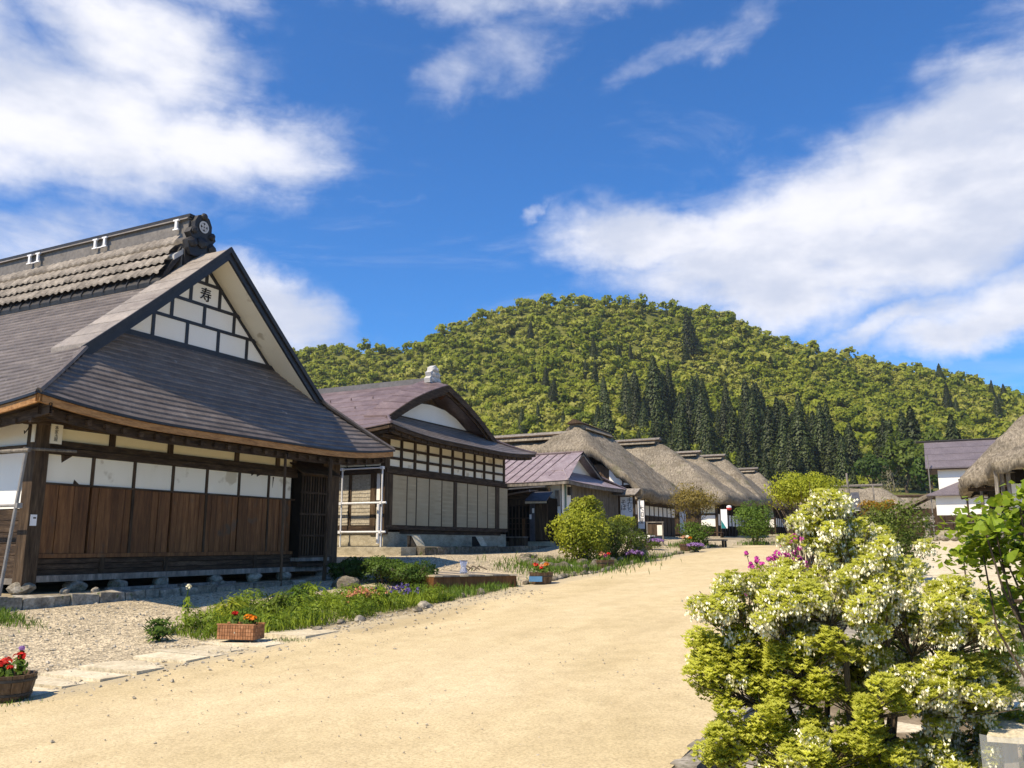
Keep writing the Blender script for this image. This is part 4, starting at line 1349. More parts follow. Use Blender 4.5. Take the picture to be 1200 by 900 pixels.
# ------------------------------------------------------------------ second house: purple metal roof, shutters
def shutter_house():
    h = thing('shuttered_house', 'house with purple metal roof, latticed cream panels and closed olive shutters', 'house', (-16.4, 27, 1.3))
    X = -16.4
    r = Irimoya(h, -15.3, -16.5, -17.25, 27.0, 5.3, 5.12, 7.74, 6.12, 1.25, -31.0, .22, 'purple_metal', 0, 9, .018, droop=.30)
    r.courses()
    r.nf = 9
    r.mat = 'roof_metal'
    for k in range(9):
        r.course(lambda t, w: r.front(t, w), k / 9, (k + 1) / 9, 22, 'roof_course')
    r.fascia('dark_wood_h', .12)
    r.fascia('dark_wood_h', .12, .13, 'eave_beam', .12)
    r.soffit('dark_wood_h', 1.05, -.02)
    r.hips('purple_metal', .05)
    cv = .17
    r.verge('purple_metal', -17.5, -16.47, 3.85, .09, 7, curve=cv)
    r.barge('dark_wood_h', .26, .07, 3.98, .07, x=-16.50, curve=cv)
    r.barge('dark_wood_h', .16, .06, 3.9, -.12, 'barge_trim', x=-16.60, curve=cv)
    for sg in (-1, 1):
        b = MB()
        for i in range(9):
            y = 27 + sg * 3.7 * i / 8
            z = r.slopez(y) - .36 + cv * math.sin(math.pi * i / 8) + .24 * i / 8
            b.v += [(-17.3, y, z), (-16.56, y, z)]
        b.f = [(2 * i, 2 * i + 1, 2 * i + 3, 2 * i + 2) for i in range(8)]
        b.build('gable_soffit', 'plank_wood', h)
    MB().prism_x([(24.1, 6.05), (29.9, 6.05), (28.9, 6.50), (28, 6.74), (27, 6.80), (26, 6.74), (25.1, 6.50)], -17.4, -17.22).build('gable_panel', 'white_plaster', h)
    MB().prism_x([(24.1, 6.0), (29.9, 6.0), (27, 7.2)], -17.55, -17.41).build('gable_wall', 'dark_wood', h)
    piece('gable_beam', 'dark_wood_h', h, (-17.24, 23.6, 5.98), (-17.1, 30.4, 6.10))
    # ridge
    MB().hexa([(-31, 26.75, 7.62), (-17.3, 26.75, 7.62), (-17.3, 27.25, 7.62), (-31, 27.25, 7.62), (-31, 26.88, 7.86), (-17.3, 26.88, 7.86), (-17.3, 27.12, 7.86), (-31, 27.12, 7.86)]).build('ridge_cap', 'slate_metal', h)
    fin = MB().prism_x([(26.62, 7.62), (27.38, 7.62), (27.42, 7.78), (27.30, 7.88), (27.36, 8.02), (27.22, 8.10), (27.2, 8.24), (27.0, 8.34), (26.8, 8.24), (26.78, 8.10), (26.64, 8.02), (26.70, 7.88), (26.58, 7.78)],
                       -17.3, -17.05).build('ridge_ornament', 'zinc', h)
    for z in (7.75, 7.95, 8.16):
        for dy in (-.22, .22):
            MB().rock((-17.05, 27 + dy * (8.6 - z), z), (.08, .13, .09), int(z * 100), 1).build('scroll', 'zinc', fin)
    for w in (.50, .70):                      # snow rails
        p0 = r.side(0, w); p1 = r.side(1, w)
        MB().tube([(-30, p0[1], p0[2] + .10), (-17.5, p1[1], p1[2] + .07)], .02, 5).build('snow_rail', 'iron_black', h)
        for i in range(12):
            x = -17.8 - i
            piece('rail_bracket', 'purple_metal', h, (x - .02, p0[1] - .02, p0[2] + .01), (x + .02, p0[1] + .02, p0[2] + .1))
    # front wall
    Y0, Y1 = 22.95, 31.5
    piece('wall_core', 'void', h, (-30, Y0 + .1, 1.6), (X - .06, Y1 - .05, 5.12))
    cols = [23.11, 23.86, 24.69, 25.52, 26.38, 27.23, 28.06, 28.92, 29.69, 30.49, 31.4]
    zs = [4.10, 4.42, 4.75, 5.09]
    for a, b_ in zip(cols[:-1], cols[1:]):
        for z0, z1 in zip(zs[:-1], zs[1:]):
            piece('lattice_panel', 'plaster', h, (X - .05, a + .06, z0 + .045), (X, b_ - .06, z1 - .045))
    for y in cols:
        piece('lattice_post', 'dark_wood', h, (X - .05, y - .06, 4.06), (X + .05, y + .06, 5.14))
    for z in zs:
        piece('lattice_rail', 'dark_wood_h', h, (X - .05, Y0, z - .045), (X + .04, Y1, z + .045))
    piece('lintel', 'dark_wood_h', h, (X - .06, Y0 - .05, 3.90), (X + .12, Y1 + .05, 4.05))
    piece('lintel_trim', 'dark_wood_h', h, (X - .06, Y0 - .05, 3.86), (X + .07, 31.75, 3.895))
    sh = [(23.33, 24.17), (24.22, 24.75), (24.80, 25.57), (25.62, 26.42), (26.47, 27.26), (27.50, 28.28), (28.33, 29.08), (29.13, 29.90), (29.95, 30.56), (30.90, 31.66)]
    for a, b_ in sh:
        s = piece('shutter', 'olive_shutter', h, (X - .02, a, 2.21), (X + .055, b_, 3.86))
        for k in range(10):
            z = 2.30 + k * .155
            piece('slat_line', 'olive_shutter', s, (X + .0551, a + .02, z), (X + .0585, b_ - .02, z + .06))
    for y, w in ((23.2, .12), (24.19, .02), (24.775, .02), (25.595, .02), (26.445, .02), (27.38, .11), (28.305, .02), (29.105, .02), (29.925, .02), (30.73, .16)):
        piece('shutter_post', 'dark_wood', h, (X - .03, y - w, 2.1), (X + .065 + (.02 if w > .05 else 0), y + w, 3.87))
    piece('sill', 'dark_wood_h', h, (X - .05, Y0, 2.06), (X + .10, Y1 + .1, 2.195))
    piece('sill_shadow_board', 'dark_wood_h', h, (X - .05, Y0 + .9, 1.92), (X + .03, Y1 - .4, 2.055))
    piece('corner_post', 'dark_wood', h, (X - .1, Y0 - .09, 1.9), (X + .085, Y0 + .16, 5.1))
    # side wall towards the viewer
    piece('side_shutter', 'beige_siding', h, (-17.68, Y0 - .05, 2.2), (-16.9, Y0 + .05, 3.86))
    piece('side_shutter', 'beige_siding', h, (-18.75, Y0 - .07, 2.2), (-17.80, Y0 + .05, 3.86))
    piece('side_shutter', 'beige_siding', h, (-20.4, Y0 - .05, 2.2), (-18.88, Y0 + .05, 3.86))
    for x in (-17.74, -18.81):
        piece('side_post', 'dark_wood', h, (x - .055, Y0 - .08, 2.0), (x + .055, Y0 + .08, 4.0))
    for x0, x1 in ((-17.68, -16.9), (-18.75, -17.8)):
        for k in range(13):
            z = 2.26 + k * .122
            piece('siding_line', 'beige_siding', h, (x0 + .01, Y0 - .078 - (.004 if x0 < -18 else -.016), z), (x1 - .01, Y0 - .045, z + .05))
    piece('side_post', 'dark_wood', h, (-16.9, Y0 - .08, 1.9), (-16.68, Y0 + .08, 4.0))
    piece('white_post', 'white_plaster', h, (-16.66, Y0 - .06, 3.0), (-16.48, Y0 + .06, 3.92))
    piece('white_post', 'beige_siding', h, (-16.66, Y0 - .06, 2.0), (-16.48, Y0 + .06, 2.78))
    MB().tube([(-16.52, Y0 - .12, 1.6), (-16.52, Y0 - .12, 2.92)], .055, 8).build('drain_pipe', 'white_enamel', h)
    piece('side_lintel', 'dark_wood_h', h, (-22, Y0 - .1, 3.88), (X - .05, Y0 + .06, 4.06))
    for i in range(6):
        a = -16.5 - i * .75
        piece('side_panel', 'cream_plaster', h, (a - .66, Y0 - .03, 4.14), (a, Y0 + .05, 4.62))
        piece('side_panel', 'cream_plaster', h, (a - .66, Y0 - .03, 4.70), (a, Y0 + .05, 5.05))
    piece('side_rail', 'dark_wood_h', h, (-22, Y0 - .05, 4.63), (X - .1, Y0 + .06, 4.69))
    piece('side_sill', 'dark_wood_h', h, (-22, Y0 - .1, 1.98), (-16.68, Y0 + .06, 2.18))
    # rafters
    for i in range(26):
        y = 22.1 + i * .392
        p = r.front((y - 21.7) / 10.6, 0)
        MB().hexa([(X + .06, y - .04, 5.14), (p[0] - .12, y - .04, p[2] - .24), (p[0] - .12, y + .04, p[2] - .24), (X + .06, y + .04, 5.14),
                   (X + .06, y - .04, 5.22), (p[0] - .12, y - .04, p[2] - .14), (p[0] - .12, y + .04, p[2] - .14), (X + .06, y + .04, 5.22)]).build('rafter', 'dark_wood_h', h)
    for i in range(10):
        x = -15.8 - i * .5
        piece('rafter', 'dark_wood_h', h, (x - .04, 21.9, 4.93), (x + .04, Y0, 5.03))
    # stone base
    piece('base_wall', 'plinth', h, (-30, Y0 - .02, 1.0), (X + .02, Y1 + .1, 1.975))
    b = MB()
    piece('base_ledge', 'plinth', h, (-22, Y0 - .5, 1.0), (X + .5, Y0 - .03, 1.5))


shutter_house()


def terrace_edge():
    t = thing('stone_step', 'long low stone step in front of the shuttered house', 'stone step', (-14.6, 28, 1.2))
    q = random.Random(4)
    y = 23.2
    while y < 33.5:
        l = q.uniform(.6, 1.3)
        x = -15.0
        v = [((x - .3, x + .06)[i in (1, 2, 5, 6)] + q.uniform(-.02, .02), (y + .012, y + l - .012)[i in (2, 3, 6, 7)], (.95, 1.50 + q.uniform(-.025, .02))[i > 3]) for i in range(8)]
        MB().hexa(v).build('step_stone', 'dark_stone', t)
        y += l
    b = MB().box(-23, -15.28, 22.36, 33.5, 1.0, 1.485)
    b.build('terrace_fill', 'plinth', t)


terrace_edge()


def ground_lamp(y, label):
    t = thing('floodlight', label, 'lamp', (-15.75, y, 1.49))
    MB().hexa([(-15.9, y - .28, 1.49), (-15.55, y - .28, 1.49), (-15.55, y + .28, 1.49), (-15.9, y + .28, 1.49),
               (-15.92, y - .26, 1.86), (-15.78, y - .26, 1.86), (-15.78, y + .26, 1.86), (-15.92, y + .26, 1.86)]).build('housing', 'iron_black', t)
    MB().add([(-15.535, y - .26, 1.52), (-15.535, y + .26, 1.52), (-15.765, y + .25, 1.865), (-15.765, y - .25, 1.865), (-15.555, y - .26, 1.50), (-15.555, y + .26, 1.50)], [(0, 1, 2, 3), (4, 5, 1, 0)]).build('face_plate', 'slab', t)


ground_lamp(23.9, 'squat grey slanted box on the step near the corner with the pipes')
ground_lamp(28.2, 'squat grey slanted box on the step under the middle olive shutters')


def pipe_frame():
    t = thing('pipe_frame', 'white steel pipe frame standing beside the shuttered house', 'pipe frame', (-16.5, 21.9, 1.5))
    for x in (-16.25, -17.87, -19.4):
        MB().tube([(x, 22.62, 1.0), (x, 22.62, 4.08)], .028, 8).build('upright', 'steel_pipe', t)
    for i, (z, x1) in enumerate(((4.03, -16.18), (2.90, -16.05), (1.97, -16.05))):
        MB().tube([(-20.2, 22.58, z), (x1, 22.58, z)], .034 if i else .026, 8).build('rail', 'steel_pipe', t)
    for x in (-16.25, -17.87):
        for z in (4.03, 2.90, 1.97):
            piece('clamp', 'steel_pipe', t, (x - .045, 22.53, z - .045), (x + .045, 22.67, z + .045))


pipe_frame()


def poles():
    t = thing('prop_pole', 'thin brown wooden pole propping the middle of the near eave', 'pole', (-15.25, 16.95, .5))
    MB().tube([(-15.25, 16.97, .45), (-15.28, 16.95, 3.9)], .038, 7).build('shaft', 'dark_wood', t)
    t = thing('prop_pole', 'dark leaning pole under the far corner of the near eave', 'pole', (-15.2, 18.62, .5))
    MB().tube([(-15.2, 18.6, .4), (-15.2, 18.70, 3.9)], .055, 7).build('shaft', 'dark_wood', t)
    t = thing('leaning_pole', 'grey metal pole leaning against the corner of the nearest house', 'pole', (-16.27, 10.4, .7))
    MB().tube([(-16.27, 10.35, .6), (-16.05, 10.42, 3.15), (-16.03, 10.43, 3.45)], .035, 8).build('shaft', 'grey_pipe', t)
    piece('clamp', 'grey_pipe', t, (-16.13, 10.37, 2.28), (-16.05, 10.48, 2.38))
    t = thing('handrail_pole', 'weathered horizontal pole tied under the eave at the house corner', 'pole', (-16, 10.4, 3.4))
    MB().tube([(-19, 10.4, 3.44), (-15.9, 10.4, 3.40)], .04, 8).build('shaft', 'grey_wood', t)
    MB().tube([(-16.05, 10.38, 3.44), (-16.03, 11.5, 3.48)], .03, 8).build('bracket', 'grey_wood', t)
    t = thing('handrail_pole', 'thin low pole crossing the dark side boards of the nearest house', 'pole', (-17, 10.4, 2.3))
    MB().tube([(-19, 10.4, 2.34), (-16.05, 10.4, 2.33)], .028, 8).build('shaft', 'grey_pipe', t)


poles()


def stand_back(k=1.08):
    """the second house and what stands at its foot were measured at the first house's front line; it stands farther back"""
    eye = Vector((0, 0, 1.6))
    for o in list(COL.objects):
        if o.parent is None and o.name.split('.')[0] in ('shuttered_house', 'stone_step', 'floodlight', 'pipe_frame'):
            o.location = eye + (o.location - eye) * k
            o.scale = (k, k, k)
            WL[o.name] = Vector(o.location)


stand_back()


# ------------------------------------------------------------------ thatched houses
def thatch(parent, x0, x1, y0, y1, fn, thick, res, name='thatch_roof', inset=.35, rough=.05, seed=1):
    nx = max(4, int((x1 - x0) / res)); ny = max(4, int((y1 - y0) / res))
    xs = np.linspace(x0, x1, nx + 1); ys = np.linspace(y0, y1, ny + 1)
    X, Y = np.meshgrid(xs, ys)
    q = np.random.default_rng(seed)
    Z = fn(X, Y)
    wob = .10 * np.sin(X * 1.1 + seed) * np.sin(Y * .9 + seed * 2) + .05 * np.sin(X * 3.1 + Y * 2.2)
    Z = Z + wob * .8 + q.normal(size=Z.shape) * rough
    Xj = X + q.normal(size=X.shape) * rough * .8
    Yj = Y + q.normal(size=X.shape) * rough * .8
    b = MB()
    b.v = list(map(tuple, np.stack([Xj.ravel(), Yj.ravel(), Z.ravel()], 1)))
    m = nx + 1
    for j in range(ny):
        for i in range(nx):
            a = j * m + i
            b.f.append((a, a + 1, a + m + 1, a + m))
    ring = [i for i in range(m)] + [j * m + nx for j in range(1, ny + 1)] + [ny * m + i for i in range(nx - 1, -1, -1)] + [j * m for j in range(ny - 1, 0, -1)]
    k = len(b.v)
    cx, cy = (x0 + x1) / 2, (y0 + y1) / 2
    n = len(ring)
    for lay, (dz, ins) in enumerate(((-thick, .10), (-thick * .9, inset + .25))):
        for r_ in ring:
            x, y, z = b.v[r_]
            ix = ins * (1 if x < x0 + .3 else -1 if x > x1 - .3 else 0)
            iy = ins * (1 if y < y0 + .3 else -1 if y > y1 - .3 else 0)
            jz = q.normal() * .03
            b.v.append((x + ix, y + iy, z + dz + jz))
    for lay in range(2):
        for i in range(n):
            a0 = ring[i] if lay == 0 else k + i
            a1 = ring[(i + 1) % n] if lay == 0 else k + (i + 1) % n
            c0 = k + lay * n + i; c1 = k + lay * n + (i + 1) % n
            b.f.append((a1, a0, c0, c1))
    return b.build(name, 'thatch', parent, True)


def smin(vals, s):
    a = np.stack(vals)
    m = a.min(0)
    return m - np.log(np.exp(-s * (a - m)).sum(0)) / s


def smax(vals, s):
    return -smin([-v for v in vals], s)


def ridge_cap(h, xa, xb, ya, yb, z, along='x', over=.35):
    """old ridge: bark and boards weighed down along the top"""
    if along == 'x':
        MB().hexa([(xa, ya - .75, z - .42), (xb, ya - .75, z - .42), (xb, ya + .75, z - .42), (xa, ya + .75, z - .42), (xa, ya - .35, z), (xb + .1, ya - .35, z), (xb + .1, ya + .35, z), (xa, ya + .35, z)]).build('ridge_band', 'thatch', h)
        MB().hexa([(xa, ya - .55, z - .10), (xb + over, ya - .55, z - .06), (xb + over, ya + .55, z - .06), (xa, ya + .55, z - .10), (xa, ya - .08, z + .12), (xb + over, ya - .08, z + .16), (xb + over, ya + .08, z + .16), (xa, ya + .08, z + .12)]).build('ridge_board', 'grey_wood', h)
        for s in (-.62, .62):
            MB().tube([(xa, ya + s, z - .16), (xb + .15, ya + s, z - .13)], .06, 6).build('ridge_pole', 'dark_wood', h)
    else:
        MB().hexa([(xa - .75, ya, z - .42), (xa + .75, ya, z - .42), (xa + .75, yb, z - .42), (xa - .75, yb, z - .42), (xa - .35, ya, z), (xa + .35, ya, z), (xa + .35, yb, z), (xa - .35, yb, z)]).build('ridge_band', 'thatch', h)
        MB().hexa([(xa - .55, ya - over, z - .05), (xa + .55, ya - over, z - .05), (xa + .55, yb + over, z - .12), (xa - .55, yb + over, z - .12), (xa - .07, ya - over, z + .24), (xa + .07, ya - over, z + .20), (xa + .07, yb + over, z + .1), (xa - .07, yb + over, z + .12)]).build('ridge_board', 'dark_wood', h)


def row_house():
    """the long thatched house whose street slope starts behind the white cloth sign"""
    h = thing('thatched_house', 'largest thatched house, with a steep hipped end and white gable panels behind the cloth sign', 'house', (-16.4, 51, 1.9))
    y0, y1 = 46.2, 57.0

    def fn(X, Y):
        ridge = 9.0
        st = ridge - (X + 20.2) * .905                     # street slope
        bk = ridge + (X + 20.2) * .905
        hipA = ridge - (48.6 - Y) * .80
        hipB = ridge - (Y - 53.6) * 1.1
        A = smin([st, bk, hipA, hipB], 6.0)
        rid = 8.6
        B = smin([rid - (51.0 - Y) * .92, rid - (Y - 51.0) * .92, rid - (X + 21.5) * 1.3, np.full_like(X, rid)], 3.0)
        return smax([A, B], 3.0)
    thatch(h, -36, -15.3, y0, y1, fn, .45, .30, seed=3)
    ridge_cap(h, -20.2, 0, 48.5, 53.2, 9.0, 'y')
    ridge_cap(h, -36, -21.6, 51.0, 0, 8.75, 'x')
    X = -16.4
    Yg = 46.95
    piece('wall_core', 'void', h, (-34, Yg + .05, 1.9), (X - .05, 56.5, 4.9))
    # gable wall under the cut verge
    def vz(x): return min(6.75, 9.0 - (x + 20.2) * .905) - .55
    MB().prism_y([(-24, 4.9), (X, 4.9), (X, vz(X)), (-18.0, vz(-18.0)), (-24, vz(-18.0))], Yg, Yg + .3).build('gable_wall', 'dark_wood', h)
    MB().prism_y([(-17.50, 4.95), (-16.72, 4.95), (-16.72, vz(-16.72) - .12), (-17.50, vz(-17.50) - .12)], Yg - .03, Yg).build('gable_panel', 'white_plaster', h)
    MB().prism_y([(-16.62, 4.95), (-16.1, 4.95), (-16.1, max(vz(-16.1) - .1, 4.98)), (-16.62, vz(-16.62) - .12)], Yg - .03, Yg).build('gable_panel', 'white_plaster', h)
    piece('gable_beam', 'dark_wood_h', h, (-19, Yg - .06, 4.82), (-15.9, Yg + .02, 4.94))
    # street wall
    for i in range(10):
        a = 47.2 + i * .92
        piece('upper_panel', 'cream_plaster', h, (X - .04, a + .05, 4.14), (X, a + .87, 4.42))
        piece('shoji', 'white_plaster', h, (X - .04, a + .04, 3.30), (X, a + .44, 3.88))
        piece('shoji', 'white_plaster', h, (X - .04, a + .48, 3.30), (X, a + .88, 3.88))
        piece('post', 'dark_wood', h, (X - .05, a - .04, 2.0), (X + .04, a + .04, 4.6))
        for k in range(3):
            piece('wall_board', 'dark_wood', h, (X - .04, a + .05 + k * .28, 2.1), (X + .005 + .006 * (k % 2), a + .32 + k * .28, 3.24))
    piece('rail', 'dark_wood_h', h, (X - .04, 47, 3.90), (X + .06, 56.4, 4.12))
    piece('rail', 'dark_wood_h', h, (X - .04, 47, 3.24), (X + .05, 56.4, 3.30))
    piece('eave_beam', 'dark_wood_h', h, (X - .04, 47, 4.44), (X + .12, 56.4, 4.6))
    piece('stone_base', 'plinth', h, (-34, 46.8, 1.2), (X + .15, 56.6, 2.05))
    for i in range(14):
        y = 46.8 + i * .72
        MB().tube([(-16.3, y, 4.72), (-15.5, y, 4.22)], .045, 5).build('rafter', 'dark_wood', h)


row_house()


def hip_house(yA, xf, xr, zh, zr, half, label, zg, seed, res=.42, cream=True):
    h = thing('thatched_house', label, 'house', (xf - 1.2, yA + half, zg), 'thatched houses in a row along the street')
    yc = yA + half
    kf = (zr - zh) / (xf - xr)
    ks = (zr - zh) / half

    def fn(X, Y):
        return smin([zh + (Y - yA) * ks, zh + (yA + 2 * half - Y) * ks, zh + (xf - X) * kf, np.full_like(X, zr + .05)], 7.0)
    thatch(h, xf - 19, xf, yA, yA + 2 * half, fn, .5, res, seed=seed)
    ridge_cap(h, xf - 19, xr - .2, yc, 0, zr + .12)
    X = xf - 1.2
    y0 = yA + .95
    piece('wall_core', 'void', h, (xf - 18, y0 + .05, zg), (X - .05, yA + 2 * half - .9, zh + .1))
    for i in range(8):
        a = X - i * 1.35
        piece('post', 'dark_wood', h, (a - .08, y0 - .06, zg), (a + .06, y0 + .08, zh))
        if i < 7:
            piece('upper_panel', 'noren' if i in (1, 2) else 'cream_plaster', h, (a - 1.25, y0 - .02, zg + 1.95), (a - .12, y0 + .04, zh - .35))
            if i % 3 == 0: piece('wall_panel', 'white_plaster', h, (a - 1.25, y0 - .02, zg + .9), (a - .12, y0 + .04, zg + 1.8))
            else:
                for k in range(4): piece('wall_board', 'dark_wood', h, (a - 1.25 + k * .285, y0 - .02 - .008 * (k % 2), zg + .3), (a - 1.25 + k * .285 + .27, y0 + .04, zg + 1.85))
    piece('beam', 'dark_wood_h', h, (xf - 14, y0 - .07, zg + 1.82), (X + .05, y0 + .05, zg + 1.95))
    for i in range(6):
        a = y0 + .1 + i * 1.25
        piece('post', 'dark_wood', h, (X - .07, a, zg), (X + .07, a + .13, zh))
        piece('wall_panel', 'white_plaster' if cream else 'grey_board', h, (X - .04, a + .15, zg + 1.0), (X + .01, a + 1.22, zg + 1.9))
    piece('stone_base', 'plinth', h, (xf - 18, y0 - .25, zg - .6), (X + .3, yA + 2 * half - .7, zg + .12))
    return h


hip_house(67.6, -15.3, -22.2, 5.25, 10.55, 4.6, 'thatched house behind the brown-leaved tree, second thatched roof along the street', 2.05, 11)
hip_house(77.8, -16.1, -21.2, 5.72, 10.35, 4.5, 'thatched house right of the teal banner, third thatched roof in the row', 2.2, 12)
hip_house(86.0, -16.3, -20.7, 6.0, 10.75, 4.6, 'thatched house behind the round green bush, fourth roof in the row', 2.3, 13)
hip_house(97.5, -16.0, -19.6, 6.0, 10.2, 4.8, 'farthest thatched house in the left row, half behind the round-topped tree', 2.5, 14)


def far_white_roof():
    t = thing('far_roof', 'pale roof end showing between the last thatched house and the round-topped tree', 'house', (-14, 112, 2.5))
    b = MB().prism_y([(-22, 6.2), (-13.5, 6.2), (-14.4, 7.4), (-22, 7.4)], 110, 116)
    b.build('roof', 'grey_wood', t)
    piece('wall', 'dark_wood', t, (-21.5, 110.5, 2.4), (-14.2, 115.5, 6.15))
    piece('ridge_board', 'slab', t, (-22, 112.4, 7.405), (-14.2, 113.6, 7.6))


far_white_roof()


# ------------------------------------------------------------------ small purple-roofed house and its annex
def purple_house():
    h = thing('small_house', 'small house with ribbed purple roof, grey boards and white gable before the largest thatch', 'house', (-16.3, 40.5, 1.7))
    X = -16.3
    r = Irimoya(h, -15.6, -16.5, -17.0, 40.4, 4.0, 4.47, 6.2, 5.2, 1.67, -26.5, .06, 'purple_seam', 5, 1, .012, conc=.02)
    r.courses('roof_sheet')
    r.fascia('grey_wood', .16, name='eave_board')
    r.hips('purple_seam', .04)
    r.soffit('dark_wood_h', .7, -.05)
    for i in range(18):                       # standing seams
        xx = -16.9 - i * .5
        pts = [r.side(0, w / 6) for w in range(7)]
        MB().tube([(xx, p[1], p[2] + .03) for p in pts if True][(1 if xx > -17.2 else 0):], .03, 4).build('roof_seam', 'purple_metal', h)
    r.verge('purple_seam', -17.1, -16.45, 2.62, .06, 1)
    r.barge('grey_wood', .20, .05, 2.7, .05, x=-16.5)
    MB().prism_x([(37.9, 5.12), (42.9, 5.12), (40.4, 6.12)], -17.1, -16.98).build('gable_panel', 'white_plaster', h)
    piece('gable_vent', 'dark_wood', h, (-16.98, 40.2, 5.62), (-16.95, 40.6, 5.82))
    MB().tube([(-27, 40.4, 6.24), (-16.45, 40.4, 6.24)], .07, 6).build('ridge_cap', 'purple_metal', h)
    piece('wall_core', 'dark_wood', h, (-26, 37.3, 1.75), (X - .06, 45.4, 4.42))
    piece('side_wall', 'white_plaster', h, (-17.6, 37.2, 2.9), (X, 37.295, 4.45))
    piece('side_base', 'dark_wood', h, (-17.6, 37.18, 1.75), (X, 37.29, 2.88))
    piece('corner_wall', 'white_plaster', h, (X - .05, 37.2, 2.6), (X + .01, 38.3, 4.4))
    for i in range(11):
        a = 38.45 + i * .63
        piece('wall_board', 'grey_board', h, (X - .05, a, 2.75), (X + .012 + .006 * (i % 3), a + .615, 4.40))
    piece('lower_wall', 'dark_wood', h, (X - .05, 38.4, 1.75), (X, 45.4, 2.73))
    piece('eave_beam', 'grey_wood', h, (X - .05, 37.2, 4.405), (X + .05, 45.4, 4.5))
    MB().tube([(X + .06, 37.55, 1.75), (X + .06, 37.55, 4.42)], .045, 6).build('drain_pipe', 'green_pipe', h)
    piece('wall_plaque', 'grey_wood', h, (-16.62, 37.14, 3.35), (-16.38, 37.19, 4.10))
    piece('lamp_box', 'iron_black', h, (X + .02, 37.85, 3.9), (X + .18, 38.10, 4.3))
    piece('wall_rail', 'iron_black', h, (X + .015, 37.7, 3.1), (X + .05, 38.4, 3.18))
    piece('floor_base', 'plinth', h, (-26, 37.1, 1.2), (X + .1, 45.5, 1.745))
    # annex with lattice door
    Y = 36.0
    piece('annex_core', 'void', h, (-19.6, Y + .05, 1.7), (-16.5, 37.15, 3.7))
    piece('annex_wall', 'dark_wood', h, (-19.6, Y + .02, 3.35), (-17.40, Y + .1, 3.62))
    MB().prism_y([(-19.4, 3.62), (-17.36, 3.62), (-17.36, 4.02), (-19.4, 3.70)], Y + .02, Y + .1).build('annex_gable', 'dark_wood_h', h)
    for i in range(8):
        x = -18.72 + i * .185
        piece('door_bar', 'dark_wood', h, (x, Y - .03, 1.9), (x + .04, Y + .02, 3.35))
    for z in (1.88, 2.25, 2.5, 2.75, 3.33):
        piece('door_rail', 'dark_wood_h', h, (-18.76, Y - .022, z), (-17.38, Y + .024, z + .05))
    piece('leaning_board', 'plank_wood', h, (-17.78, Y - .08, 1.9), (-17.62, Y - .04, 2.75))
    piece('slab_post', 'slate_metal', h, (-17.36, Y - .10, 1.72), (-17.13, Y + .06, 3.50))
    for z in (2.72, 3.0): piece('notice', 'white_enamel', h, (-17.37 + (z - 2.72) * .5, Y - .12, z), (-17.27 + (z - 2.72) * .5, Y - .101, z + .22))
    for i in range(3):
        piece('door_board', 'dark_wood', h, (-17.12 + i * .21, Y - .02 - .006 * (i % 2), 1.75), (-16.915 + i * .21, Y + .03, 3.42))
    for i in range(4):
        z = 3.52 + i * .10
        MB().hexa([(-17.36 + i * .02, Y - .62 + i * .16, z), (-16.25, Y - .62 + i * .16, z - .02), (-16.25, Y - .42 + i * .16, z + .12), (-17.36 + i * .02, Y - .42 + i * .16, z + .13),
                   (-17.36 + i * .02, Y - .62 + i * .16, z + .04), (-16.25, Y - .62 + i * .16, z + .02), (-16.25, Y - .42 + i * .16, z + .16), (-17.36 + i * .02, Y - .42 + i * .16, z + .17)]).build('canopy_tile', 'slate_metal', h)
    piece('canopy_fascia', 'pale_wood', h, (-17.36, Y - .60, 3.42), (-16.28, Y - .56, 3.52))
    MB().hexa([(-19.9, Y - .5, 3.66), (-17.2, Y - .5, 3.98), (-17.2, Y + 1.2, 4.10), (-19.9, Y + 1.2, 3.78), (-19.9, Y - .5, 3.72), (-17.2, Y - .5, 4.04), (-17.2, Y + 1.2, 4.16), (-19.9, Y + 1.2, 3.84)]).build('annex_roof', 'noren', h)
    MB().hexa([(-22, Y + .3, 4.02), (-16.75, Y + .3, 4.22), (-16.75, Y + 1.1, 4.34), (-22, Y + 1.1, 4.14), (-22, Y + .3, 4.08), (-16.75, Y + .3, 4.28), (-16.75, Y + 1.1, 4.40), (-22, Y + 1.1, 4.20)]).build('lean_to_roof', 'slate_metal', h)
    piece('upper_wall', 'dark_wood', h, (-17.35, Y + .5, 3.5), (-16.6, Y + .58, 4.2))
    MB().rock((-17.32, Y - .2, 4.02), .07, 5, 1).build('porch_lamp', 'white_enamel', h)
    piece('annex_base', 'plinth', h, (-19.7, Y - .35, 1.25), (-16.2, Y + 1.2, 1.70))


purple_house()


def bench(name, label, x0, x1, y0, y1, z, top, seat, legs='dark_wood', back=False, cat='bench'):
    t = thing(name, label, cat, ((x0 + x1) / 2, (y0 + y1) / 2, z))
    piece('seat' if not cat == 'table' else 'table_top', seat, t, (x0, y0, z + top - .07), (x1, y1, z + top))
    for x in (x0 + .05, x1 - .15):
        for y in (y0 + .04, y1 - .12):
            piece('leg', legs, t, (x, y, z - .05), (x + .1, y + .08, z + top - .07))
    return t


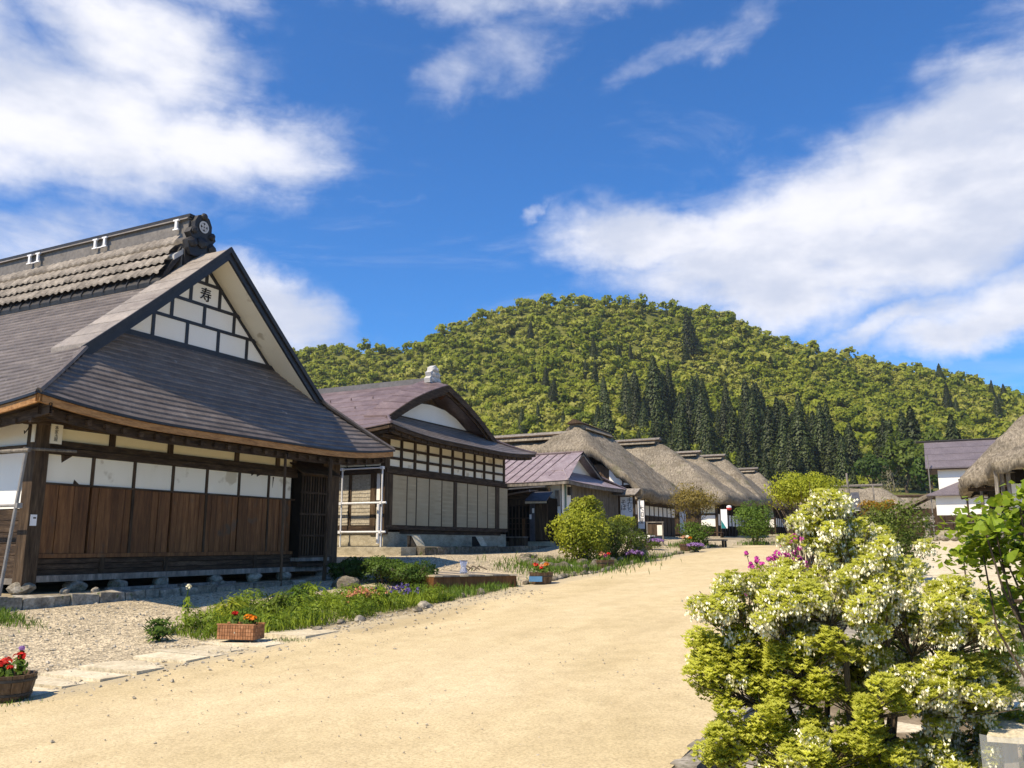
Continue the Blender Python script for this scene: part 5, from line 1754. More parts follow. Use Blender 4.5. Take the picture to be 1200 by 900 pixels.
t = thing('wooden_box', 'low brown wooden box on the ground before the lattice door', 'box', (-18.0, 35.1, 1.45))
for i in range(4):
    piece('slat', 'dark_wood', t, (-17.95 + i * .16, 34.98, 1.46), (-17.81 + i * .16, 35.02, 1.86))
piece('lid', 'grey_wood', t, (-18.5, 34.9, 1.87), (-17.25, 35.5, 1.92))
for x in (-18.45, -18.0, -17.33): piece('leg', 'dark_wood', t, (x, 35.02, 1.42), (x + .08, 35.45, 1.868))
t = bench('settle_bench', 'dark wooden settle with a high back by the white wall corner', -16.25, -14.9, 36.2, 36.9, 1.52, .42, 'dark_wood')
piece('backrest', 'dark_wood', t, (-16.25, 36.84, 1.95), (-15.55, 36.9, 2.62))
piece('back_rail', 'grey_wood', t, (-16.28, 36.82, 2.62), (-14.88, 36.92, 2.68))
for x in (-16.25, -15.58, -14.95): piece('back_post', 'grey_wood', t, (x, 36.8, 1.95), (x + .06, 36.86, 2.62))

t = bench('sales_table', 'long table with a white cloth top standing past the yellow green bush', -14.4, -12.7, 39.4, 40.2, 1.38, .62, 'white_plaster', cat='table')
piece('white_apron', 'white_plaster', t, (-14.42, 39.37, 1.86), (-12.7, 39.395, 1.99))
bench('low_stool', 'dark low stool under the white topped table', -13.7, -13.0, 39.5, 40.0, 1.36, .38, 'dark_wood', cat='stool')
t = thing('notice_stand', 'framed menu stand beside the white topped table', 'notice stand', (-12.9, 41, 1.5))
piece('board', 'dark_wood', t, (-13.35, 41.0, 1.95), (-12.55, 41.05, 2.55))
piece('paper', 'plaster', t, (-12.83, 40.975, 2.0), (-12.58, 40.995, 2.5))
for x in (-13.35, -12.55): piece('post', 'grey_wood', t, (x - .03, 40.98, 1.35), (x + .03, 41.07, 2.62))
piece('top_rail', 'grey_wood', t, (-13.4, 40.97, 2.62), (-12.5, 41.08, 2.67))
t = thing('marker_post', 'upright wooden post at the end of the rock bed', 'post', (-11.9, 34.4, 1.1))
MB().hexa([(-12.0, 34.3, .9), (-11.8, 34.3, .9), (-11.8, 34.5, .9), (-12.0, 34.5, .9), (-11.99, 34.31, 2.22), (-11.81, 34.31, 2.22), (-11.81, 34.49, 2.25), (-11.99, 34.49, 2.25)]).build('shaft', 'grey_wood', t)
t = thing('stump', 'sawn tree stump standing beside the wooden post', 'stump', (-12.3, 37.4, 1.2))
MB().lathe((-12.3, 37.4, 1.1), [(.40, -.1), (.33, .1), (.31, .42), (0, .44)], 12).build('log', 'bark', t)
MB().lathe((-12.3, 37.4, 1.545), [(.30, 0), (0, .005)], 12).build('cut_face', 'grey_wood', t)
t = bench('plank_bench', 'grey plank bench on the gravel beyond the brown-leaved tree', -11.0, -9.9, 42.5, 43.2, 1.45, .36, 'grey_wood')


# ------------------------------------------------------------------ signs and banners
t = thing('cloth_sign', 'white cloth sign with black brush writing under a little shingled roof', 'sign', (-15.6, 44.5, 1.9))
cl = piece('cloth', 'cloth_white', t, (-15.97, 44.49, 3.02), (-15.28, 44.51, 4.12))
text_mesh('lettering', '手\n打\nち', .31, (-15.44, 44.485, 3.66), (1, 0, 0), (0, 0, 1), 'ink', cl, .002, .82)
text_mesh('lettering', 'そ\nば', .34, (-15.79, 44.485, 3.66), (1, 0, 0), (0, 0, 1), 'ink', cl, .002, .82)
for x in (-16.05, -15.2): piece('post', 'dark_wood', t, (x - .05, 44.46, 1.7), (x + .05, 44.56, 4.2))
MB().hexa([(-16.35, 44.0, 4.18), (-14.95, 44.0, 4.18), (-14.8, 44.5, 4.52), (-16.2, 44.5, 4.52), (-16.35, 44.0, 4.23), (-14.95, 44.0, 4.23), (-14.8, 44.5, 4.57), (-16.2, 44.5, 4.57)]).build('roof_shingle', 'grey_wood', t)
MB().hexa([(-16.2, 44.51, 4.52), (-14.8, 44.51, 4.52), (-14.95, 45.0, 4.18), (-16.35, 45.0, 4.18), (-16.2, 44.51, 4.57), (-14.8, 44.51, 4.57), (-14.95, 45.0, 4.23), (-16.35, 45.0, 4.23)]).build('roof_shingle', 'grey_wood', t)
piece('side_strip', 'plaster', t, (-15.08, 44.9, 2.9), (-14.98, 44.93, 4.0))

t = thing('banner', 'tall narrow white banner with black writing next to the cloth sign', 'banner', (-15.3, 46.0, 1.9))
cl = piece('cloth', 'cloth_white', t, (-15.48, 45.99, 2.42), (-15.12, 46.01, 3.98))
text_mesh('lettering', '大\n和\n屋', .34, (-15.30, 45.985, 3.18), (1, 0, 0), (0, 0, 1), 'ink', cl, .002, 1.02)
MB().tube([(-15.54, 46.03, 1.7), (-15.54, 46.03, 4.1)], .025, 6).build('pole', 'dark_wood', t)
MB().tube([(-15.56, 46.03, 4.02), (-15.1, 46.03, 4.02)], .018, 6).build('arm', 'dark_wood', t)
t = thing('banner', 'white banner half hidden left of the brown-leaved tree trunk', 'banner', (-15.2, 54, 2))
piece('cloth', 'cloth_white', t, (-15.38, 53.99, 2.25), (-15.0, 54.01, 3.7))
MB().tube([(-15.44, 54.03, 1.9), (-15.44, 54.03, 3.85)], .025, 6).build('pole', 'dark_wood', t)
t = thing('banner', 'pale blue banner with a teal corner hanging before a dark doorway', 'banner', (-15.3, 66, 2.2))
cl = piece('cloth', 'cloth_white', t, (-15.56, 65.99, 2.75), (-15.08, 66.01, 4.2))
MB().add([(-15.55, 65.984, 2.76), (-15.16, 65.984, 2.76), (-15.55, 65.984, 3.4)], [(0, 1, 2)]).build('teal_corner', 'teal_cloth', cl)
MB().tube([(-15.6, 66.03, 2.1), (-15.6, 66.03, 4.3)], .03, 6).build('pole', 'dark_wood', t)
t = thing('paper_lantern', 'small red and white paper lantern hanging right of the pale banner', 'lantern', (-14.95, 66.2, 4.3))
MB().lathe((-14.95, 66.2, 4.32), [(.08, -.2), (.20, -.12), (.20, .0)], 10).build('red_band', 'red_paint', t)
MB().lathe((-14.95, 66.2, 4.32), [(.20, .0), (.19, .12), (.08, .18)], 10).build('shade', 'cloth_white', t)
bench('shop_bench', 'dark bench below the pale banner with the teal corner', -16.6, -15.2, 64.6, 65.3, 2.02, .45, 'dark_wood')


# ------------------------------------------------------------------ right side: storehouse, thatched house, far houses
def storehouse():
    h = thing('storehouse', 'white two-storey storehouse with a purple metal roof', 'storehouse', (3, 71, 2.6))
    Y = 70.0
    # upper roof: slope towards the viewer in courses
    for k in range(4):
        w0, w1 = k / 4, (k + 1) / 4
        y0, y1 = 69.55 + 2.75 * w0, 69.55 + 2.75 * w1
        z0, z1 = 7.02 + 2.2 * w0, 7.02 + 2.2 * w1
        MB().hexa([(-1.15, y0, z0), (9, y0, z0), (9, y1, z1), (-1.15, y1, z1), (-1.15, y0, z0 + .10), (9, y0, z0 + .10), (9, y1, z1 + .05), (-1.15, y1, z1 + .05)]).build('roof_course', 'kura_metal', h)
    MB().hexa([(-1.15, 72.3, 9.22), (9, 72.3, 9.22), (9, 75.7, 7.02), (-1.15, 75.7, 7.02), (-1.15, 72.3, 9.28), (9, 72.3, 9.28), (9, 75.7, 7.1), (-1.15, 75.7, 7.1)]).build('far_slope', 'kura_metal', h)
    MB().tube([(-1.7, 72.3, 9.30), (9, 72.3, 9.30)], .09, 6).build('ridge_cap', 'iron_black', h)
    piece('eave_board', 'dark_wood_h', h, (-1.12, 69.6, 6.92), (9, 69.7, 7.015))
    MB().prism_x([(69.6, 6.95), (75.7, 6.95), (72.3, 9.15)], -1.1, -1.02).build('gable_board', 'dark_wood', h)
    piece('upper_wall', 'white_plaster', h, (-.38, Y, 5.2), (8, 74.8, 7.0))
    # lower roof
    b = MB()
    b.add([(-1.25, 68.85, 5.0), (9, 68.85, 5.0), (9, Y, 5.95), (.9, Y, 5.95), (-1.25, 68.85, 5.08), (9, 68.85, 5.08), (9, Y, 6.03), (.9, Y, 6.03)], [(0, 3, 2, 1), (4, 5, 6, 7), (0, 1, 5, 4), (0, 4, 7, 3)])
    b.add([(-1.25, 68.85, 5.0), (.9, Y, 5.95), (.9, 74.8, 5.95), (-1.25, 75, 5.0)], [(0, 1, 2, 3)])
    b.build('lower_roof', 'kura_metal', h)
    piece('lower_wall', 'white_plaster', h, (-.66, 69.3, 3.62), (8, 74.8, 5.0))
    piece('wall_post', 'dark_wood', h, (1.30, 69.26, 3.0), (1.42, 69.3, 5.0))
    piece('base_core', 'dark_wood', h, (-.66, 69.33, 2.4), (8, 74.8, 3.615))
    for i in range(12):
        x = -.66 + i * .52
        piece('base_board', 'dark_wood_h', h, (x, 69.26, 2.6), (x + .47, 69.325, 3.05))
        piece('base_board', 'dark_wood_h', h, (x, 69.26, 3.10), (x + .47, 69.325, 3.55))
    piece('base_rail', 'grey_wood', h, (-.7, 69.24, 3.055), (6, 69.3, 3.095))
    piece('stone_base', 'plinth', h, (-.8, 69.1, 1.6), (8, 75, 2.55))
    MB().tube([(-.95, 69.2, 2.2), (-.95, 69.2, 8.0)], .04, 6).build('drain_pipe', 'grey_pipe', h)


storehouse()


def shed():
    h = thing('shed', 'small dark timber shed with a thatched gable left of the white storehouse', 'shed', (-2.2, 84, 2.6))
    MB().prism_y([(-4.6, 4.2), (-3.4, 5.0), (-1.2, 5.9), (.6, 5.6), (.6, 5.4), (-1.2, 5.6), (-4.4, 4.0)], 82, 87).build('thatch_roof', 'thatch', h)
    piece('wall', 'dark_wood', h, (-3.6, 82.5, 2.4), (.2, 86.5, 4.6))
    for z in (3.0, 3.4, 3.8): piece('wall_board', 'grey_wood', h, (-3.0, 82.44, z), (-1.0, 82.49, z + .14))
    for x in (-3.5, -2.1, -.9): piece('post', 'dark_wood', h, (x, 82.4, 2.4), (x + .14, 82.48, 4.7))


shed()


def right_thatch():
    h = thing('thatched_house', 'thatched house cut by the right edge, with an open dark front under deep eaves', 'house', (4, 48, 1.9))

    def fn(X, Y):
        return smin([4.80 + (X - .75) * 1.02, 4.80 + (Y - 46.3) * 1.05, 4.8 + (58 - Y) * 1.0, np.full_like(X, 10.0)], 7.0)
    thatch(h, .75, 14, 46.3, 58, fn, .45, .30, seed=21)

    def fn2(X, Y):
        return smin([4.95 + (X - 1.75) * .55, 4.95 + (Y - 39.4) * .75, np.full_like(X, 6.9)], 7.0)
    thatch(h, 1.75, 9, 39.4, 47.6, fn2, .42, .28, 'porch_thatch', seed=22)
    piece('wall_core', 'void', h, (2.2, 47.6, 1.5), (13, 57, 4.9))
    piece('porch_core', 'void', h, (2.7, 41.8, 1.5), (9, 47.4, 4.9))  # both cores solid, shade of the open front put into their colour
    for (x, y) in ((1.9, 40.2), (2.35, 40.4), (2.15, 41.0), (1.55, 46.9), (3.2, 40.4)):
        MB().tube([(x, y, 1.3), (x + .02, y, 4.75)], .08, 7).build('post', 'grey_wood', h)
    piece('white_panel', 'white_plaster', h, (2.5, 41.74, 3.0), (3.05, 41.79, 4.1))
    piece('white_panel', 'white_plaster', h, (2.95, 40.9, 2.75), (3.2, 40.94, 3.55))
    piece('white_panel', 'white_plaster', h, (3.3, 41.7, 3.9), (3.6, 41.75, 4.4))
    for i in range(4): piece('shelf', 'grey_wood', h, (1.3, 47.2, 2.6 + i * .38), (2.2, 47.55, 2.64 + i * .38))
    MB().tube([(1.9, 40.0, 4.62), (8, 40.0, 4.62)], .05, 6).build('eave_pole', 'grey_wood', h)
    piece('beam', 'dark_wood_h', h, (1.0, 46.8, 4.1), (2.8, 47.0, 4.28))
    for i in range(7):
        MB().tube([(1.1 + i * .3, 46.5, 4.25), (1.3 + i * .3, 47.6, 4.6)], .04, 5).build('rafter', 'dark_wood', h)
    # posts and beam of the far gable showing at the frame's edge
    return h


right_thatch()

t = thing('stone_lantern', 'pale stone lantern at the corner of the white storehouse', 'lantern', (-1.3, 66, 2.3))
MB().lathe((-1.3, 66, 1.9), [(.34, 0), (.34, .15), (.16, .2), (.15, .75), (.30, .85), (.30, .92)], 8).build('pedestal', 'stone', t)
MB().lathe((-1.3, 66, 2.82), [(.22, 0), (.22, .3), (.5, .36), (.12, .6), (0, .78)], 8).build('cap', 'stone', t)
t = thing('stone_wall', 'low reddish stone edging before the storehouse', 'wall', (1, 62, 1.8))
for i in range(9):
    MB().rock((-1.9 + i * .55, 62, 1.95), (.32, .3, .22), 300 + i, 1).build('stone', 'stone', t)


def end_house():
    h = thing('thatched_house', 'grey thatched house across the far end of the street with a black porch roof', 'house', (-7, 110, 2.6))

    def fn(X, Y):
        return smin([4.9 + (Y - 105) * .78, 4.9 + (115 - Y) * .78, 4.9 + (-2.6 - X) * .85, np.full_like(X, 8.25)], 3.0)
    thatch(h, -18, -2.6, 105, 115, fn, .4, .5, seed=31)
    piece('wall_core', 'dark_wood', h, (-17, 106, 2.2), (-3.6, 114, 5.0))
    MB().tube([(-17, 110, 8.45), (-6.6, 110, 8.45)], .16, 6).build('ridge_cap', 'grey_wood', h)
    MB().hexa([(-12.6, 102.4, 5.3), (-8.4, 102.4, 5.3), (-8.9, 105.4, 7.3), (-12.2, 105.4, 7.3), (-12.6, 102.4, 5.42), (-8.4, 102.4, 5.42), (-8.9, 105.4, 7.42), (-12.2, 105.4, 7.42)]).build('porch_roof', 'slate_metal', h)
    piece('porch_wall', 'dark_wood', h, (-12.2, 103, 2.3), (-8.8, 105.9, 5.28))
    piece('porch_gutter', 'zinc', h, (-12.7, 102.3, 5.2), (-8.35, 102.38, 5.3))
    h2 = thing('thatched_house', 'low weathered thatched roof farthest right beyond the end house', 'house', (1, 122, 2.8))

    def fn3(X, Y):
        return smin([4.6 + (Y - 118) * .7, 4.6 + (128 - Y) * .7, 4.6 + (2.2 - X) * .75, np.full_like(X, 7.6)], 3.0)
    thatch(h2, -9, 2.2, 118, 128, fn3, .4, .6, seed=33)
    piece('wall_core', 'dark_wood', h2, (-8, 119, 2.3), (1, 127, 4.7))
    MB().tube([(-8.5, 123, 7.72), (-1.7, 123, 7.72)], .2, 6).build('ridge_cap', 'dark_wood', h2)


end_house()
t = thing('utility_pole', 'bare pale utility pole near the far end of the street', 'pole', (-8.0, 85, 2.0))
MB().tube([(-7.9, 85, 1.6), (-8.1, 85, 8.1)], [.16, .10], 8).build('shaft', 'grey_wood', t)
t = thing('utility_pole', 'second slim pole just right of the pale pole at the far end', 'pole', (-6.9, 100, 2.2))
MB().tube([(-6.9, 100, 1.9), (-6.95, 100, 7.9)], [.12, .08], 8).build('shaft', 'grey_wood', t)


# ------------------------------------------------------------------ yard furniture
def platform():
    t = thing('wooden_platform', 'low brown wooden platform with a plank top on the gravel', 'platform', (-12.6, 20.6, .5))
    c = (-12.55, 20.75); an = math.atan2(19.2 - 21.3, -11.0 + 14.0)
    ux, uy = math.cos(an), math.sin(an)
    vx, vy = -uy, ux
    L, W = 3.5, 2.4
    zb, zt = .42, .80

    def P(a, b, z): return (c[0] + ux * a + vx * b, c[1] + uy * a + vy * b, z)
    for i in range(10):
        b0, b1 = -W / 2 + i * W / 10 + .006, -W / 2 + (i + 1) * W / 10 - .006
        dz = random.uniform(-.004, .006)
        MB().hexa([P(-L / 2 - .06, b0, zt - .04 + dz), P(L / 2 + .06, b0, zt - .04 + dz), P(L / 2 + .06, b1, zt - .04 + dz), P(-L / 2 - .06, b1, zt - .04 + dz),
                   P(-L / 2 - .06, b0, zt + dz), P(L / 2 + .06, b0, zt + dz), P(L / 2 + .06, b1, zt + dz), P(-L / 2 - .06, b1, zt + dz)]).build('plank', 'grey_wood' if i % 3 else 'pale_wood', t)
    for (a0, a1, b0, b1) in ((-L / 2, L / 2, -W / 2, -W / 2 + .04), (L / 2 - .04, L / 2, -W / 2 + .04, W / 2), (-L / 2, -L / 2 + .04, -W / 2 + .04, W / 2), (-L / 2, L / 2, W / 2 - .04, W / 2)):
        MB().hexa([P(a0, b0, zb), P(a1, b0, zb), P(a1, b1, zb), P(a0, b1, zb), P(a0, b0, zt - .05), P(a1, b0, zt - .05), P(a1, b1, zt - .05), P(a0, b1, zt - .05)]).build('skirt_board', 'plank_wood', t)
    g = thing('glass_jar', 'small clear glass jar standing on the wooden platform', 'jar', P(.75, .1, zt + .012))
    o = WL[g.name]
    MB().lathe(tuple(o), [(.10, 0), (.11, .04), (.07, .16), (.10, .30), (.12, .34)], 10).build('vessel', 'jar_glass', g)
    s = thing('twig', 'low dark twisted twig lying at the back of the platform', 'twig', P(-.6, 1.0, zt + .02))
    o = WL[s.name]
    for k in range(3):
        MB().tube([(o.x - .35 + k * .2, o.y, o.z), (o.x - .2 + k * .2, o.y + .03, o.z + .14), (o.x + k * .25, o.y, o.z + .05)], .018, 5).build('branch', 'bark', s)


m, g_, b_ = base_mat('jar_glass', .08, .5)
b_.inputs['Base Color'].default_value = (.55, .62, .80, 1)
b_.inputs['Transmission Weight'].default_value = .7
MT['jar_glass'] = m
platform()


def gutter_cover():
    t = thing('gutter_cover', 'row of pale flat slabs bridging the gutter between gravel and street', 'slab path', (-10.3, 9, 0))
    q = random.Random(5)
    y = 5.3
    i = 0
    while y < 11.6:
        l = q.uniform(.34, .52)
        w = q.uniform(.95, 1.25)
        if y > 10.4: l, w = .95, 1.45
        x = -10.45 + q.uniform(-.10, .10)
        z = max(float(gz(x + w / 2, y + l / 2)), float(gz(x, y + l / 2))) + .035
        z1 = z + q.uniform(-.015, .02)
        v = [((x - w / 2, x + w / 2)[k in (1, 2, 5, 6)] + q.uniform(-.015, .015), (y + .012, y + l - .012)[k in (2, 3, 6, 7)] + q.uniform(-.008, .008), (z - .09, z1)[k > 3] + (q.uniform(-.012, .012))) for k in range(8)]
        MB().hexa(v).build('slab', 'slab', t)
        y += l + q.uniform(.0, .03)
        i += 1


gutter_cover()


def kerb():
    t = thing('rock_kerb', 'rough stone kerb between the planting strip and the sandy street', 'kerb', (-10.4, 25, .5))
    q = random.Random(8)
    y = 11.9
    i = 0
    while y < 44:
        r_ = q.uniform(.09, .20)
        if q.random() < (.30 if y < 19 else .7):
            x = edge_l(y) - .12 + q.uniform(-.1, .1)
            MB().rock((x, y, float(gz(x, y)) + .03), (r_ * .8, r_ * 1.2, r_ * .7), 500 + i, 1).build('stone', 'dark_stone' if q.random() < .6 else 'stone', t)
        y += r_ * 1.9
        i += 1


kerb()

# flower tubs -------------------------------------------------------
def petals(lv, c, r, n, L, mat, up=.6):
    P, N = blob(n, c, r, up, (.3, 1))
    lv.add(P, N + rng.normal(size=N.shape) * .6, L, L * .8, rng.uniform(0, 1, n), mat)


def flower_stem(lv, b, p, r=.004):
    b.tube([p[0], ((p[0][0] + p[1][0]) / 2 + .01, (p[0][1] + p[1][1]) / 2, (p[0][2] + p[1][2]) / 2), p[1]], r, 4)


def planter_plants(t, c, rad, z, blooms):
    lv = Leaves()
    for (dx, dy, hh, mat, rr) in blooms:
        n = 60
        P, N = blob(n, (c[0] + dx, c[1] + dy, z + hh * .45), (rr * 1.3, rr * 1.3, hh * .55), .1, (.2, 1))
        lv.add(P, N + rng.normal(size=N.shape) * .8, .07, .045, rng.uniform(0, 1, n))
    lv.build('foliage', 'leaf_green', t)
    for (dx, dy, hh, mat, rr) in blooms:
        f = Leaves()
        petals(f, (c[0] + dx, c[1] + dy, z + hh), (rr, rr, rr * .7), 46, .055, 0)
        f.build('flower', mat, t)


def barrel():
    c = (-9.95, 6.55)
    z = float(gz(*c)) + .03
    t = thing('barrel_planter', 'dark half barrel planter with red flowers by the left frame edge', 'planter', (c[0], c[1], z))
    n = 14
    for i in range(n):
        a0, a1 = 2 * math.pi * i / n + .01, 2 * math.pi * (i + 1) / n - .01
        b = MB()
        vs = []
        for (rr, zz) in ((.235, 0), (.275, .15), (.30, .29)):
            for a in (a0, a1):
                vs.append((c[0] + rr * math.cos(a), c[1] + rr * math.sin(a), z + zz))
            for a in (a0, a1):
                vs.append((c[0] + (rr - .03) * math.cos(a), c[1] + (rr - .03) * math.sin(a), z + zz))
        b.add(vs, [(0, 1, 5, 4), (4, 5, 9, 8), (3, 2, 6, 7), (7, 6, 10, 11), (8, 9, 11, 10)])
        b.build('stave', 'barrel_wood', t)
    for zz, rr in ((.07, .258), (.23, .294)):
        MB().lathe((c[0], c[1], z + zz), [(rr, -.015), (rr + .006, -.013), (rr + .007, .013), (rr + .001, .015)], 28).build('hoop', 'iron_black', t)
    MB().lathe((c[0], c[1], z + .24), [(.265, 0), (.15, .03), (0, .04)], 14).build('soil', 'soil', t)
    planter_plants(t, c, .25, z + .26, [(.10, .05, .22, 'petal_red', .075), (-.10, .02, .16, 'petal_red', .07), (.0, -.12, .15, 'petal_red', .05), (-.02, .14, .30, 'petal_purple', .03), (-.2, -.05, .13, 'petal_red', .05), (.16, -.1, .12, 'petal_red', .03)])


barrel()


def brick_planter():
    c = (-10.55, 10.85)
    z = float(gz(*c)) + .065
    t = thing('brick_planter', 'rectangular terracotta planter ribbed like brickwork with one red and one orange bloom', 'planter', (c[0], c[1], z))
    an = R(14)
    ux, uy = math.cos(an), math.sin(an); vx, vy = -uy, ux
    L, W, H = .66, .34, .25

    def P(a, b, zz): return (c[0] + ux * a + vx * b, c[1] + uy * a + vy * b, z + zz)

    def bx(a0, a1, b0, b1, z0, z1, name, mat, par):
        return MB().hexa([P(a0, b0, z0), P(a1, b0, z0), P(a1, b1, z0), P(a0, b1, z0), P(a0, b0, z1), P(a1, b0, z1), P(a1, b1, z1), P(a0, b1, z1)]).build(name, mat, par)
    for (a0, a1, b0, b1) in ((-L / 2, L / 2, -W / 2, -W / 2 + .025), (-L / 2, L / 2, W / 2 - .025, W / 2), (-L / 2, -L / 2 + .025, -W / 2 + .025, W / 2 - .025), (L / 2 - .025, L / 2, -W / 2 + .025, W / 2 - .025)):
        bx(a0, a1, b0, b1, 0, H - .02, 'panel', 'plank_wood', t)
    n = 14
    for i in range(n):
        for k in range(4):
            a0, a1 = -L / 2 + L * i / n + .004, -L / 2 + L * (i + 1) / n - .004
            bx(a0, a1, -W / 2 - .008, -W / 2 - .0005, .006 + k * .058, .058 + k * .058, 'brick', 'terracotta', t)
    for i in range(7):
        for k in range(4):
            b0, b1 = -W / 2 + W * i / 7 + .004, -W / 2 + W * (i + 1) / 7 - .004
            bx(L / 2 + .0005, L / 2 + .008, b0, b1, .006 + k * .058, .058 + k * .058, 'brick', 'terracotta', t)
    bx(-L / 2 - .012, L / 2 + .012, -W / 2 - .012, -W / 2 + .03, H - .019, H, 'rim', 'terracotta', t)
    bx(-L / 2 - .012, L / 2 + .012, W / 2 - .03, W / 2 + .012, H - .019, H, 'rim', 'terracotta', t)
    bx(-.02, .0, -W / 2 - .011, -W / 2 - .0085, .10, .125, 'badge', 'slab', t)
    bx(-L / 2 + .02, L / 2 - .02, -W / 2 + .02, W / 2 - .02, .1, H - .03, 'soil', 'soil', t)
    planter_plants(t, c, .2, z + .2, [(-.13, -.02, .20, 'petal_red', .055), (.13, .02, .14, 'petal_orange', .085), (.20, .06, .13, 'petal_orange', .06), (-.22, .03, .1, 'petal_salmon', .015)])


brick_planter()


def tub(x, y, label, plate, blooms, r0=.28, wood='barrel_wood'):
    z = float(gz(x, y)) + .02
    t = thing('flower_tub', label, 'planter', (x, y, z))
    MB().lathe((x, y, z), [(0, 0), (r0 * .8, 0), (r0, .30), (r0 - .03, .30), (r0 - .05, .22), (0, .24)], 16).build('tub', wood, t)
    MB().lathe((x, y, z + .2), [(r0 * .94, -.015), (r0 * .97, 0), (r0 * .965, .015)], 16).build('hoop', 'iron_black', t)
    if plate:
        piece('name_plate', 'blue_plate', t, (x - .18, y - r0 - .03, z + .06), (x + .18, y - r0 - .01, z + .2), rot=(0, 0, R(18)))
    planter_plants(t, (x, y), .2, z + .22, blooms)


tub(-10.15, 21.7, 'small dark tub with a blue plate and orange red flowers on the street edge', True, [(-.16, 0, .28, 'petal_red', .09), (.16, 0, .3, 'petal_orange', .09), (0, .05, .25, 'petal_salmon', .08), (.05, -.1, .2, 'petal_red', .05)], .34)
tub(-10.3, 27.0, 'flower tub with red and pink blooms against the bush rocks', False, [(-.1, 0, .25, 'petal_salmon', .14), (.15, 0, .28, 'petal_red', .07), (0, .1, .2, 'petal_pink', .08)], .34)
tub(-10.6, 38.2, 'flower tub of peach blooms beside the brown-leaved tree', False, [(-.12, 0, .35, 'petal_salmon', .17), (.16, 0, .33, 'petal_orange', .10), (0, .1, .4, 'petal_white', .1)], .36)


# ------------------------------------------------------------------ plants
def blades(lv, n, xs, ys, h, w, tint=(0, 1), zf=gz, mat=0, lean=.35):
    x, y = xs, ys
    z = zf(x, y)
    hh = h * rng.uniform(.5, 1.2, n)
    an = rng.uniform(0, 2 * math.pi, n)
    N = np.stack([np.cos(an), np.sin(an), np.full(n, .15)], 1)
    ax = np.stack([rng.normal(size=n) * lean, rng.normal(size=n) * lean, np.ones(n)], 1)
    P = np.stack([x, y, z + hh * .45], 1)
    lv.add(P, N, hh, w, rng.uniform(*tint, n), mat, axis=ax * 3)


def bed_pts(n, y0, y1, x0f, x1f):
    y = rng.uniform(y0, y1, n)
    x = np.array([rng.uniform(x0f(a), x1f(a)) for a in y])
    return x, y


